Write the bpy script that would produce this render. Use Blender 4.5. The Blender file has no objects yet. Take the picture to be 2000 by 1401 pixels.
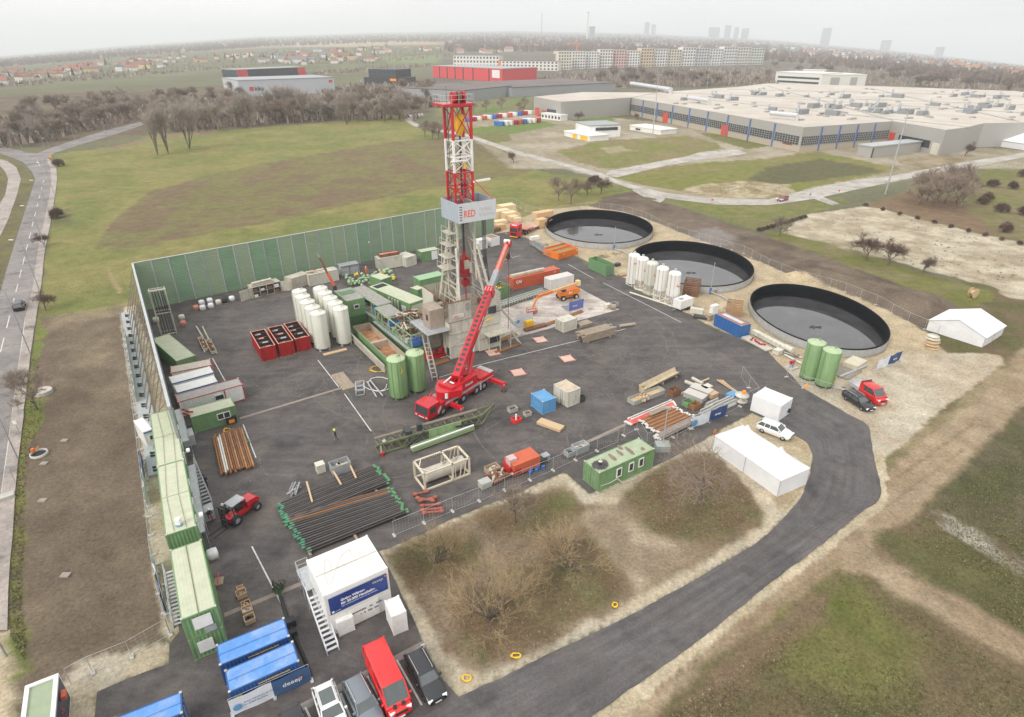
import bpy,math,random,bisect
import numpy as np
from mathutils import Vector,Matrix
R=random.Random(7)
rad=math.radians
SC=bpy.context.scene
COL=SC.collection
# camera, sky, sun, exposure
F,CX,CY,CAMH,PITCH=1197.0,1000.0,700.5,46.5,rad(27.45)
cd=bpy.data.cameras.new('camera'); cam=bpy.data.objects.new('camera',cd); COL.objects.link(cam)
cam.location=(0,0,CAMH); cam.rotation_euler=(math.pi/2-PITCH,0,0)
cd.sensor_width=36; cd.lens=F/2000*36; cd.clip_start=1; cd.clip_end=60000
SC.camera=cam
SC.view_settings.view_transform='Standard'; SC.view_settings.look='None'
SC.view_settings.exposure=0.5; SC.view_settings.gamma=1
SUN_EL,SUN_AZ=rad(38),rad(-140)
W=bpy.data.worlds.new("World"); SC.world=W; W.use_nodes=True
nt=W.node_tree; nt.nodes.clear()
def _n(t,**k):
 n=nt.nodes.new(t)
 for a,b in k.items():setattr(n,a,b)
 return n
sky=_n('ShaderNodeTexSky',sky_type='NISHITA',sun_disc=False,sun_elevation=SUN_EL,sun_rotation=SUN_AZ,dust_density=4.0,altitude=200)
tc=_n('ShaderNodeTexCoord'); mp=_n('ShaderNodeMapping'); mp.inputs['Scale'].default_value=(1.2,1.2,4.0)
nz=_n('ShaderNodeTexNoise'); nz.inputs['Scale'].default_value=2.2; nz.inputs['Detail'].default_value=5; nz.inputs['Roughness'].default_value=.5
sx=_n('ShaderNodeSeparateXYZ'); gr=_n('ShaderNodeMapRange'); gr.inputs[1].default_value=-.75; gr.inputs[2].default_value=.75
gr.inputs[3].default_value=8.0; gr.inputs[4].default_value=6.3
nm=_n('ShaderNodeMapRange'); nm.inputs[1].default_value=.3; nm.inputs[2].default_value=.7; nm.inputs[3].default_value=.93; nm.inputs[4].default_value=1.05
mu=_n('ShaderNodeMath',operation='MULTIPLY'); cc=_n('ShaderNodeVectorMath',operation='SCALE'); cc.inputs[0].default_value=(1.0,.995,.99)
mx=_n('ShaderNodeMixRGB'); mx.inputs[0].default_value=.93
bg=_n('ShaderNodeBackground'); bg.inputs[1].default_value=.1; wo=_n('ShaderNodeOutputWorld')
L=nt.links.new
L(tc.outputs['Generated'],mp.inputs[0]); L(mp.outputs[0],nz.inputs['Vector']); L(nz.outputs['Fac'],nm.inputs[0])
L(tc.outputs['Generated'],sx.inputs[0]); L(sx.outputs[0],gr.inputs[0]); L(gr.outputs[0],mu.inputs[0]); L(nm.outputs[0],mu.inputs[1])
zn=_n('ShaderNodeMapRange'); zn.inputs[1].default_value=.0; zn.inputs[2].default_value=.9; zn.inputs[3].default_value=1.0; zn.inputs[4].default_value=1.5
m2=_n('ShaderNodeMath',operation='MULTIPLY'); L(sx.outputs[2],zn.inputs[0]); L(mu.outputs[0],m2.inputs[0]); L(zn.outputs[0],m2.inputs[1])
L(m2.outputs[0],cc.inputs['Scale']); L(sky.outputs[0],mx.inputs[1]); L(cc.outputs[0],mx.inputs[2]); L(mx.outputs[0],bg.inputs[0]); L(bg.outputs[0],wo.inputs[0])
sl=bpy.data.lights.new('sun','SUN'); sl.energy=1.4; sl.angle=rad(22); sl.color=(1,.96,.9)
so=bpy.data.objects.new('sun',sl); COL.objects.link(so)
_sd=Vector((math.sin(SUN_AZ)*math.cos(SUN_EL),math.cos(SUN_AZ)*math.cos(SUN_EL),math.sin(SUN_EL)))
so.rotation_euler=_sd.to_track_quat('Z','Y').to_euler(); so.location=(-60,20,120)
HAZE_D=.00017
SC.cycles.max_bounces=6; SC.cycles.diffuse_bounces=3; SC.cycles.glossy_bounces=3; SC.cycles.transmission_bounces=4
SC.cycles.volume_bounces=1; SC.cycles.transparent_max_bounces=8
# pixel (of the 2000x1401 photo) to place
CP,SP=math.cos(PITCH),math.sin(PITCH)
def ray(px,py):
 u=(px-CX)/F; v=(CY-py)/F
 return u,CP+v*SP,-SP+v*CP
def P(px,py,z=0.0):
 u,w,d=ray(px,py); t=(z-CAMH)/d
 return Vector((u*t,w*t,z))
def PX(p):
 x,y,z=p[0],p[1],p[2]-CAMH; w=y*CP-z*SP
 return CX+F*x/w,CY-F*(y*SP+z*CP)/w
def zat(p,py):
 v=(CY-py)/F
 return CAMH+p[1]*(v*CP-SP)/(CP+v*SP)
 # far land: rises to low hills straight ahead, falls away gently to both sides
_hz=[(-700,190),(-300,140),(0,109),(250,87),(500,69),(750,60),(1000,57),(1250,62),(1500,75),(1750,98),(2000,127),(2300,165),(2700,215)]
_ha,_hb=[],[]
for _x,_y in _hz:
 _u,_w,_d=ray(_x,_y); _ha.append(math.atan2(_u,_w)); _hb.append(_d/math.hypot(_u,_w)+.002)
def terr(x,y):
 x=np.asarray(x,float); y=np.asarray(y,float)
 r=np.hypot(x,y); b=np.interp(np.arctan2(x,y),_ha,_hb)
 g=np.where(r<550,0,np.where(r<1150,(r-550)**2/1200,r-850))
 return b*g
def terr1(x,y):
 a=math.atan2(x,y); i=min(max(bisect.bisect(_ha,a),1),len(_ha)-1); f=min(1,max(0,(a-_ha[i-1])/(_ha[i]-_ha[i-1]))); return _hb[i-1]+(_hb[i]-_hb[i-1])*f
def PT(px,py):
 u,w,d=ray(px,py)
 if d<-.1:return P(px,py)
 k=terr1(u,w); hr=math.hypot(u,w)
 def h(t):
  r=hr*t; return CAMH+d*t-k*(0 if r<550 else (r-550)**2/1200 if r<1150 else r-850)
 a,b=50.0,60.0
 while h(b)>0 and b<15000:a,b=b,b*1.03
 for _ in range(40):
  m=(a+b)/2
  if h(m)>0:a=m
  else:b=m
 return Vector((u*b,w*b,CAMH+d*b))
 # materials
MATS={}
def mat(name,rgb,rough=.65,metal=0.0,var=.12,scale=1.5,dirt=None,damt=.35,dscale=.6,bump=0.0,bscale=8.0,coat=0.0,stretch=None,rust=0.0):
 if name in MATS:return MATS[name]
 m=bpy.data.materials.new(name); m.use_nodes=True; t=m.node_tree; b=t.nodes['Principled BSDF']
 b.inputs['Roughness'].default_value=rough; b.inputs['Metallic'].default_value=metal
 if coat:b.inputs['Coat Weight'].default_value=coat; b.inputs['Coat Roughness'].default_value=.08
 N=t.nodes.new; K=t.links.new
 tc=N('ShaderNodeTexCoord'); src=tc.outputs['Object']
 oi=N('ShaderNodeObjectInfo'); ad=N('ShaderNodeVectorMath'); ad.operation='ADD'
 ml=N('ShaderNodeMath'); ml.operation='MULTIPLY'; ml.inputs[1].default_value=37.0
 K(oi.outputs['Random'],ml.inputs[0]); K(src,ad.inputs[0]); K(ml.outputs[0],ad.inputs[1]); src=ad.outputs[0]
 if stretch:
  mp=N('ShaderNodeMapping'); mp.inputs['Scale'].default_value=stretch; K(src,mp.inputs[0]); src=mp.outputs[0]
 n1=N('ShaderNodeTexNoise'); n1.inputs['Scale'].default_value=scale; n1.inputs['Detail'].default_value=6; n1.inputs['Roughness'].default_value=.65; K(src,n1.inputs['Vector'])
 mr=N('ShaderNodeMapRange'); mr.inputs[1].default_value=.3; mr.inputs[2].default_value=.7; mr.inputs[3].default_value=1-var; mr.inputs[4].default_value=1+var; K(n1.outputs['Fac'],mr.inputs[0])
 sc=N('ShaderNodeVectorMath'); sc.operation='SCALE'; sc.inputs[0].default_value=rgb; K(mr.outputs[0],sc.inputs['Scale']); out=sc.outputs[0]
 if dirt:
  n2=N('ShaderNodeTexNoise'); n2.inputs['Scale'].default_value=dscale; n2.inputs['Detail'].default_value=8; n2.inputs['Roughness'].default_value=.7; K(src,n2.inputs['Vector'])
  r2=N('ShaderNodeMapRange'); r2.inputs[1].default_value=.48; r2.inputs[2].default_value=.72; r2.inputs[3].default_value=0; r2.inputs[4].default_value=damt; K(n2.outputs['Fac'],r2.inputs[0])
  x=N('ShaderNodeMixRGB'); x.inputs[2].default_value=(*dirt,1); K(r2.outputs[0],x.inputs[0]); K(out,x.inputs[1]); out=x.outputs[0]
 if rust:
  n3=N('ShaderNodeTexNoise'); n3.inputs['Scale'].default_value=1.1; n3.inputs['Detail'].default_value=10; n3.inputs['Roughness'].default_value=.75; K(src,n3.inputs['Vector'])
  r3=N('ShaderNodeMapRange'); r3.inputs[1].default_value=.6; r3.inputs[2].default_value=.68; r3.inputs[3].default_value=0; r3.inputs[4].default_value=rust; K(n3.outputs['Fac'],r3.inputs[0])
  x=N('ShaderNodeMixRGB'); x.inputs[2].default_value=(.17,.08,.04,1); K(r3.outputs[0],x.inputs[0]); K(out,x.inputs[1]); out=x.outputs[0]
 K(out,b.inputs['Base Color'])
 if bump:
  n4=N('ShaderNodeTexNoise'); n4.inputs['Scale'].default_value=bscale; n4.inputs['Detail'].default_value=6; K(src,n4.inputs['Vector'])
  bp=N('ShaderNodeBump'); bp.inputs['Strength'].default_value=bump; bp.inputs['Distance'].default_value=.1; K(n4.outputs['Fac'],bp.inputs['Height']); K(bp.outputs[0],b.inputs['Normal'])
 MATS[name]=m
 return m
G_=(.12,.1,.08)
M_green=mat('green_paint',(.17,.3,.135),.55,var=.15,dirt=G_,damt=.3,rust=.35)
M_greenl=mat('pale_green_roof',(.5,.52,.38),.7,var=.07,dirt=(.3,.3,.2),damt=.3,rust=.15)
M_greend=mat('dark_green_paint',(.09,.19,.08),.55,var=.15,dirt=G_,damt=.3)
M_greens=mat('silo_green',(.19,.31,.135),.55,var=.14,dirt=(.12,.13,.08),damt=.45,rust=.25,stretch=(1,1,.25))
M_olive=mat('olive_steel',(.15,.17,.08),.6,var=.2,dirt=(.06,.05,.04),damt=.6,rust=.5)
M_white=mat('white_paint',(.78,.77,.74),.5,var=.05,dirt=(.4,.36,.3),damt=.3,dscale=.5)
M_whitec=mat('white_canvas',(.74,.74,.75),.7,var=.05,scale=.7,bump=.5,bscale=1.6,dirt=(.58,.57,.54),damt=.3)
M_cream=mat('cream_paint',(.6,.58,.49),.55,var=.09,dirt=(.22,.18,.13),damt=.5,rust=.55,stretch=(1,1,.35))
M_creamd=mat('worn_cream_steel',(.53,.5,.41),.6,var=.14,dirt=(.2,.15,.11),damt=.55,dscale=.9,rust=.6,stretch=(1,1,.5))
M_red=mat('red_paint',(.42,.018,.02),.4,var=.1,dirt=(.12,.06,.05),damt=.3)
M_redc=mat('crane_red',(.53,.009,.018),.3,var=.06,dirt=(.2,.05,.05),damt=.2,coat=.3)
M_redt=mat('tank_red',(.38,.013,.013),.5,var=.18,dirt=(.1,.03,.02),damt=.5,stretch=(1,1,.3))
M_redb=mat('bright_red_paint',(.78,.035,.03),.3,var=.04,coat=.5)
M_pink=mat('faded_red_steel',(.52,.2,.15),.7,var=.2,dirt=(.6,.52,.45),damt=.6)
M_orange=mat('orange_paint',(.78,.2,.02),.45,var=.08,dirt=(.3,.13,.05),damt=.4)
M_orangec=mat('container_orange',(.56,.115,.05),.55,var=.1,dirt=(.3,.12,.08),damt=.4,rust=.4)
M_yellow=mat('yellow_paint',(.8,.5,.02),.5,var=.06)
M_hivis=mat('high_vis_yellow',(.75,.85,.05),.5,var=.03)
M_blue=mat('blue_paint',(.035,.14,.42),.45,var=.12,dirt=(.25,.3,.38),damt=.3)
M_blues=mat('sky_blue_paint',(.1,.3,.55),.5,var=.14,dirt=(.28,.35,.4),damt=.5)
M_bluer=mat('shiny_blue_roof',(.1,.27,.62),.35,var=.12,dirt=(.45,.5,.58),damt=.6,dscale=.35)
M_navy=mat('navy_banner',(.03,.065,.19),.55,var=.06)
M_bluev=mat('violet_blue_banner',(.12,.15,.42),.6,var=.08)
M_grey=mat('grey_steel',(.33,.34,.35),.5,var=.12,dirt=G_,damt=.3)
M_galv=mat('galvanised_steel',(.5,.52,.53),.42,.35,var=.14,scale=2.2,dirt=(.36,.36,.35),damt=.5)
M_dark=mat('dark_steel',(.045,.045,.05),.5,var=.2)
M_black=mat('black_rubber',(.022,.022,.024),.75,var=.15)
M_pipe=mat('black_pipe_steel',(.05,.045,.042),.45,var=.25,dirt=(.13,.085,.06),damt=.7,dscale=.8,stretch=(.3,1,1))
M_rust=mat('rusty_steel',(.3,.135,.05),.8,var=.25,dirt=(.14,.07,.04),damt=.6,dscale=1.5)
M_rustd=mat('dark_rust_steel',(.2,.09,.05),.8,var=.3,dirt=(.09,.05,.035),damt=.6)
M_wood=mat('fresh_timber',(.58,.42,.25),.75,var=.16,dirt=(.33,.22,.13),damt=.5,dscale=1.5,stretch=(.5,3,3))
M_woodg=mat('weathered_timber',(.33,.27,.2),.85,var=.2,dirt=(.17,.13,.1),damt=.6,dscale=1.4,stretch=(.5,3,3))
M_woodb=mat('brown_crate_timber',(.22,.11,.055),.8,var=.2,dirt=(.1,.06,.04),damt=.5)
M_card=mat('cardboard',(.5,.34,.2),.8,var=.1)
M_conc=mat('concrete',(.48,.46,.42),.85,var=.1,dirt=(.28,.26,.23),damt=.5,bump=.2)
M_glass=mat('window_glass',(.05,.055,.06),.12,var=.2)
M_glassl=mat('pale_window_glass',(.24,.31,.33),.1,var=.15)
M_water=mat('dark_water',(.06,.058,.061),.04,var=.4,scale=.25,bump=.04,bscale=.6)
M_liner=mat('black_liner',(.006,.0075,.009),.6,var=.3,scale=.8)
M_tread=mat('wet_liner',(.004,.004,.0045),.5,var=.3)
M_water.node_tree.nodes['Principled BSDF'].inputs['Specular IOR Level'].default_value=.9
for _m in (M_liner,M_tread):_m.node_tree.nodes['Principled BSDF'].inputs['Specular IOR Level'].default_value=.08
M_bark=mat('bark',(.14,.115,.09),.9,var=.25,scale=3)
M_twig=mat('bare_twigs',(.28,.22,.17),.9,var=.25,scale=.5)
M_twigo=mat('ochre_twigs',(.34,.25,.14),.9,var=.25,scale=.5)
M_twigg=mat('grey_twigs',(.34,.29,.245),.9,var=.2,scale=.5)
M_ever=mat('evergreen',(.045,.065,.035),.9,var=.35,scale=.5)
M_bush=mat('dark_bush_twigs',(.17,.12,.095),.9,var=.3,scale=.5)
M_skin=mat('skin',(.5,.3,.22),.6); M_cloth=mat('dark_workwear',(.03,.035,.05),.9,var=.2)
M_paintw=mat('road_paint',(.62,.61,.58),.8,var=.2,scale=3,dirt=(.2,.19,.18),damt=.6,dscale=2)
M_alu=mat('aluminium',(.62,.63,.64),.35,.5,var=.06)
M_chrome=mat('chrome',(.6,.6,.6),.15,.9,var=.02)
M_amber=mat('orange_lamp',(.9,.3,.02),.3)
M_lred=mat('tail_lamp',(.5,.01,.01),.25); M_lwh=mat('head_lamp',(.75,.77,.8),.12)
def txtmat(name,rgb):return mat(name,rgb,.6,var=.02)
T_white=txtmat('white_lettering',(.8,.8,.8)); T_red=txtmat('red_lettering',(.75,.12,.05)); T_grey=txtmat('grey_lettering',(.5,.5,.5))
T_navy=txtmat('navy_lettering',(.04,.07,.2)); T_yel=txtmat('yellow_lettering',(.75,.5,.05)); T_blk=txtmat('black_lettering',(.03,.03,.03))
# mesh builder
class MB:
 def __init__(s):s.v=[]; s.f=[]; s.m=[]; s.s=[]; s.M=None
 def add(s,vs,fs,mi=0,sm=False):
  o=len(s.v)
  s.v+=[tuple(s.M@Vector(v)) for v in vs] if s.M else [tuple(v) for v in vs]
  for f in fs:s.f.append([i+o for i in f]); s.m.append(mi); s.s.append(sm)
  return s
 def box(s,c,d,rz=0,mi=0,rx=0,ry=0,bev=0):
  hx,hy,hz=d[0]/2,d[1]/2,d[2]/2
  vs=[(x,y,z) for z in (-hz,hz) for y in (-hy,hy) for x in (-hx,hx)]
  fs=[(0,2,3,1),(4,5,7,6),(0,1,5,4),(2,6,7,3),(0,4,6,2),(1,3,7,5)]
  if rz or rx or ry:
   q=Matrix.Rotation(rz,3,'Z')@Matrix.Rotation(ry,3,'Y')@Matrix.Rotation(rx,3,'X')
   vs=[q@Vector(v) for v in vs]
  return s.add([(v[0]+c[0],v[1]+c[1],v[2]+c[2]) for v in vs],fs,mi)
 def bx(s,x0,x1,y0,y1,z0,z1,mi=0):return s.box(((x0+x1)/2,(y0+y1)/2,(z0+z1)/2),(abs(x1-x0),abs(y1-y0),abs(z1-z0)),0,mi)
 def cyl(s,a,b,r0,r1=None,n=12,mi=0,sm=True,cap=True):
  a=Vector(a); b=Vector(b); r1=r0 if r1 is None else r1; d=b-a
  q=d.to_track_quat('Z','Y') if d.length>1e-9 else Matrix.Identity(3).to_quaternion()
  vs=[]
  for c,r in ((a,r0),(b,r1)):
   for i in range(n):
    t=2*math.pi*i/n; vs.append(c+q@Vector((r*math.cos(t),r*math.sin(t),0)))
  s.add(vs,[(i,(i+1)%n,n+(i+1)%n,n+i) for i in range(n)],mi,sm)
  if cap:s.add(vs,[tuple(range(n-1,-1,-1)),tuple(range(n,2*n))],mi)
  return s
 def bar(s,a,b,w=.1,h=None,mi=0):
  a=Vector(a); b=Vector(b); d=b-a; h=w if h is None else h
  z=Vector((0,0,1)); x=d.cross(z)
  if x.length<1e-5:x=Vector((1,0,0))
  x.normalize(); y=x.cross(d).normalized()
  o=[x*(i*w/2)+y*(j*h/2) for i,j in ((-1,-1),(1,-1),(1,1),(-1,1))]
  return s.add([a+k for k in o]+[b+k for k in o],[(0,1,5,4),(1,2,6,5),(2,3,7,6),(3,0,4,7),(3,2,1,0),(4,5,6,7)],mi)
 def tube(s,pts,r,n=6,mi=0):
  for a,b in zip(pts[:-1],pts[1:]):s.cyl(a,b,r,r,n,mi,True,True)
  return s
 def lathe(s,prof,n=24,c=(0,0,0),mi=0,sm=True):
  vs=[(c[0]+r*math.cos(2*math.pi*i/n),c[1]+r*math.sin(2*math.pi*i/n),c[2]+z) for r,z in prof for i in range(n)]
  return s.add(vs,[(k*n+i,k*n+(i+1)%n,(k+1)*n+(i+1)%n,(k+1)*n+i) for k in range(len(prof)-1) for i in range(n)],mi,sm)
 def prism(s,poly,z0,z1,mi=0):
  n=len(poly); vs=[(p[0],p[1],z0) for p in poly]+[(p[0],p[1],z1) for p in poly]
  return s.add(vs,[tuple(range(n-1,-1,-1)),tuple(range(n,2*n))]+[(i,(i+1)%n,n+(i+1)%n,n+i) for i in range(n)],mi)
 def extr(s,prof,y0,y1,mi=0):
  n=len(prof); vs=[(p[0],y0,p[1]) for p in prof]+[(p[0],y1,p[1]) for p in prof]
  return s.add(vs,[tuple(range(n)),tuple(range(2*n-1,n-1,-1))]+[((i+1)%n,i,n+i,n+(i+1)%n) for i in range(n)],mi)
 def build(s,name,mats,parent=None):
  me=bpy.data.meshes.new(name); me.from_pydata(s.v,[],s.f)
  for m in (mats if isinstance(mats,(list,tuple)) else [mats]):me.materials.append(m)
  me.polygons.foreach_set('material_index',s.m); me.polygons.foreach_set('use_smooth',s.s); me.update()
  o=bpy.data.objects.new(name,me); COL.objects.link(o); o.parent=parent
  return o
def tag(o,label,cat,group=None,kind=None):
 o['label']=label; o['category']=cat
 if group:o['group']=group
 if kind:o['kind']=kind
 return o
def thing(name,label,cat,loc=(0,0,0),rz=0,group=None):
 o=bpy.data.objects.new(name,None); COL.objects.link(o); o.location=loc; o.rotation_euler=(0,0,rz); o.empty_display_size=.5
 return tag(o,label,cat,group)
def struct(o):o['kind']='structure'; return o
def dup(o,loc,rz=0,label=None,group=None,scale=None):
 def cp(a,p):
  c=a.copy(); COL.objects.link(c)
  if p:c.parent=p
  for ch in a.children:cp(ch,c)
  return c
 r=cp(o,None); r.location=loc; r.rotation_euler=(0,0,rz)
 if scale is not None:r.scale=scale if hasattr(scale,'__len__') else (scale,)*3
 if label:r['label']=label
 if group:r['group']=group
 return r
def ang(a,b):return math.atan2(b[1]-a[1],b[0]-a[0])
def text(s,size,m,parent,loc,rot,name='lettering',ext=.006,sx=1,bold=0.0,align='LEFT'):
 c=bpy.data.curves.new(name,'FONT'); c.body=s; c.size=size; c.extrude=ext; c.offset=bold; c.align_x=align
 o=bpy.data.objects.new(name,c); dg=bpy.context.evaluated_depsgraph_get(); COL.objects.link(o)
 dg.update(); me=bpy.data.meshes.new_from_object(o.evaluated_get(dg)); bpy.data.objects.remove(o)
 me.name=name; me.materials.clear(); me.materials.append(m)
 o=bpy.data.objects.new(name,me); COL.objects.link(o); o.parent=parent; o.location=loc; o.rotation_euler=rot; o.scale=(sx,1,1)
 return o
# ================================================================ ground
def vnoise(x,y,s,seed=0):
 x=x/s+seed*17.31; y=y/s+seed*9.77; xi=np.floor(x).astype(np.int64); yi=np.floor(y).astype(np.int64); fx=x-xi; fy=y-yi
 fx=fx*fx*(3-2*fx); fy=fy*fy*(3-2*fy)
 def h(a,b):
  n=(a*374761393+b*668265263+seed*1442695041)&0xffffffff; n=((n^(n>>13))*1274126177)&0xffffffff
  return ((n^(n>>16))&0xffff)/65535.0
 return (h(xi,yi)*(1-fx)+h(xi+1,yi)*fx)*(1-fy)+(h(xi,yi+1)*(1-fx)+h(xi+1,yi+1)*fx)*fy
def fbm(x,y,s,seed=0,o=4):
 a=0; w=1; t=0
 for k in range(o):a=a+w*vnoise(x,y,s/2**k,seed+k); t+=w; w*=.55
 return a/t
NR,NA=820,860
rr=np.concatenate([np.linspace(22,60,60)[:-1],np.geomspace(60,260,430)[:-1],np.geomspace(260,14000,NR-488)])
aa=np.concatenate([np.radians(np.linspace(-72,-46,30)[:-1]),np.radians(np.linspace(-46,46,NA-58)),np.radians(np.linspace(46,72,30)[1:])])
NA=len(aa); NR=len(rr)
gx=np.outer(rr,np.sin(aa)).ravel(); gy=np.outer(rr,np.cos(aa)).ravel(); gr_=np.hypot(gx,gy)
gz=terr(gx,gy)
def sdist(poly,x,y):
 d=np.full(x.shape,1e18); ins=np.zeros(x.shape,bool); n=len(poly)
 for i in range(n):
  x0,y0=poly[i]; x1,y1=poly[(i+1)%n]; ex,ey=x1-x0,y1-y0
  t=np.clip(((x-x0)*ex+(y-y0)*ey)/(ex*ex+ey*ey+1e-12),0,1)
  d=np.minimum(d,(x-x0-t*ex)**2+(y-y0-t*ey)**2)
  if y0!=y1:ins^=((y0>y)!=(y1>y))&(x<ex*(y-y0)/(y1-y0)+x0)
 return np.where(ins,1,-1)*np.sqrt(d)
def poly_w(pts):return [tuple(PT(a,b)[:2]) for a,b in pts]
GC=np.zeros((len(gx),3)); n_big=fbm(gx,gy,60,3); n_mid=fbm(gx,gy,9,5); n_f=fbm(gx,gy,2.2,8,3)
GC[:]=(.15,.148,.09)
GC*=(.8+.4*n_big)[:,None]
def paint(pts,c,soft=.5,amp=1.0,c2=None,vs=12,seed=1,op=1.0,wet=.15):
 w=np.array(poly_w(pts)); m=3*(soft+amp)+1
 k=np.nonzero((gx>w[:,0].min()-m)&(gx<w[:,0].max()+m)&(gy>w[:,1].min()-m)&(gy<w[:,1].max()+m))[0]
 x,y=gx[k],gy[k]; d=sdist([tuple(p) for p in w],x,y)
 if amp:d=d+amp*2*(fbm(x,y,max(1.0,amp*2.5),seed)-.5)
 a=np.clip(d/(2*soft)+.5,0,1); a=(a*a*(3-2*a)*op)[:,None]
 col=np.array(c)[None,:]*np.ones((len(k),1))
 if c2 is not None:
  q=np.clip((fbm(x,y,vs,seed+20)-.5)*3.5+.5,0,1)[:,None]; col=col*(1-q)+np.array(c2)*q
 col*=(1-wet+2*wet*fbm(x,y,3.0,seed+40,3))[:,None]
 GC[k]=GC[k]*(1-a)+col*a
 return k,d
C_grass=(.175,.19,.065); C_grassy=(.235,.215,.085); C_brown=(.175,.125,.085); C_mud=(.155,.12,.09); C_mudl=(.3,.24,.165)
C_cream=(.51,.455,.365); C_sand=(.44,.36,.25); C_leaf=(.175,.125,.075); C_conc=(.42,.385,.33); C_olive=(.12,.115,.05)
# far plain
paint([(-400,180),(0,172),(250,160),(440,148),(700,135),(700,120),(400,135),(0,165),(-400,240)],(.16,.17,.1),8,10,(.145,.13,.09),80)
paint([(-300,140),(0,128),(300,105),(600,92),(900,88),(900,80),(600,82),(300,95),(0,118),(-300,135)],(.27,.22,.15),15,10)
paint([(740,112),(900,105),(890,124),(760,124)],(.18,.21,.1),5,3)
paint([(560,84),(820,80),(860,86),(700,92),(560,92)],(.34,.29,.2),8,5)
paint([(380,70),(700,66),(1000,64),(1500,80),(2100,130),(2100,100),(1500,70),(1000,57),(500,64),(380,66)],(.1,.1,.08),40,40,(.13,.12,.09),300)
paint([(830,165),(1050,170),(1280,180),(1500,163),(1700,166),(2100,192),(2100,110),(1500,78),(1000,66),(880,84)],(.135,.12,.1),15,15,(.17,.15,.12),60)
paint([(560,175),(850,165),(1050,185),(1040,200),(830,215),(600,200)],(.14,.12,.09),5,5,(.2,.18,.15),20)
# meadow
paint([(90,330),(110,300),(240,285),(300,262),(420,258),(520,248),(640,240),(780,225),(830,250),(920,300),(1010,320),(1080,340),(1190,350),(1240,375),(1160,400),(1050,420),(970,470),(250,640),(200,620),(70,620),(100,430)],C_grass,.8,1.5,C_grassy,14,3)
paint([(185,490),(190,462),(230,420),(290,375),(400,345),(520,318),(640,297),(760,278),(860,270),(960,285),(1030,300),(1060,325),(1000,345),(930,355),(850,365),(700,398),(560,428),(420,455),(300,475)],C_brown,1.2,3,(.18,.165,.075),9,5,.88)
paint([(260,430),(330,378),(420,362),(520,350),(600,352),(480,400),(380,430),(300,455)],(.17,.17,.06),3,5,C_brown,7,6,.5)
paint([(180,485),(235,415),(300,370),(330,360),(340,352),(250,395),(200,440),(170,500)],(.27,.24,.1),.6,.5,None,5,2,.5)
paint([(210,522),(225,545),(240,570),(232,574),(215,548)],(.35,.27,.16),.3,.4,None,5,2,.7)
paint([(100,420),(135,405),(140,440),(100,445)],(.13,.12,.07),1,1.5,None,5,2,.7)
paint([(240,282),(330,262),(430,252),(420,262),(300,276),(180,300)],(.23,.18,.11),1,2)
# mud strip beside the street, verge
paint([(70,622),(150,612),(200,612),(262,590),(300,620),(330,800),(331,1250),(160,1300),(100,1360),(20,1401),(15,1230),(25,1050),(59,700)],C_mud,.5,1.0,(.185,.145,.105),6,7)
paint([(150,640),(240,615),(250,760),(200,780),(140,750)],(.25,.2,.14),3,4,C_mud,5,9,.8)
paint([(95,620),(260,590),(255,612),(90,642)],(.3,.24,.16),1,1.5,None,5,8,.6)
paint([(71,622),(62,690),(45,800),(30,962),(25,1050),(17,1150),(15,1230),(18,1330),(50,1310),(54,1250),(42,1200),(36,1125),(46,1040),(50,920),(52,870),(84,825),(92,775),(60,750),(76,700),(93,645)],(.16,.19,.055),.35,.7,(.2,.19,.07),4,4)
paint([(236,625),(244,600),(262,596),(300,700),(331,800),(345,830),(349,1236),(330,1250),(318,1240),(303,1137),(291,1050),(279,940),(271,850),(260,775),(246,700)],C_cream,.25,.5,C_sand,3,11)
paint([(112,1345),(160,1290),(318,1256),(331,1256),(332,1296),(190,1352),(185,1405),(112,1420),(60,1420)],C_cream,.15,.3,(.5,.42,.3),3,12)
paint([(-60,1235),(16,1232),(18,1290),(26,1340),(24,1420),(-80,1420)],(.5,.42,.3),.2,.3)
paint([(-200,290),(0,302),(40,320),(66,350),(30,465),(0,560),(-200,800)],(.17,.155,.07),.5,.6,(.14,.12,.07),6)
# island beds around the front trees
paint([(740,1077),(807,1050),(890,1011),(1000,966),(1100,924),(1107,926),(1152,965),(1277,912),(1375,860),(1469,807),(1550,850),(1575,865),(1586,885),(1582,925),(1565,970),(1537,1005),(1491,1050),(1371,1125),(1225,1205),(1078,1275),(1000,1314),(896,1362),(861,1323),(826,1258),(793,1180)],C_cream,.15,.25,(.5,.43,.32),3,13)
paint([(754,1082),(818,1055),(900,1014),(1000,977),(1095,949),(1118,957),(1145,985),(1200,985),(1300,905),(1385,880),(1440,925),(1492,1000),(1490,1025),(1433,1064),(1308,1132),(1238,1173),(1112,1238),(1000,1293),(933,1318),(870,1275),(800,1150)],(.27,.21,.145),.4,.7,(.22,.165,.11),4,14)
for q in ([(760,1090),(818,1060),(850,1040),(930,1050),(930,1110),(880,1140),(800,1140)],[(930,1005),(1000,980),(1095,952),(1125,970),(1150,1000),(1050,1050),(960,1050)],[(880,1180),(1000,1130),(1080,1060),(1150,1050),(1200,1090),(1225,1130),(1210,1165),(1140,1215),(1060,1262),(950,1308),(900,1270)],[(1225,960),(1290,912),(1375,885),(1440,930),(1488,1000),(1480,1020),(1420,1045),(1340,1058),(1275,1040),(1240,990)]):
 paint(q,C_leaf,1.0,1.5,(.155,.14,.07),3,15+len(q))
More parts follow.
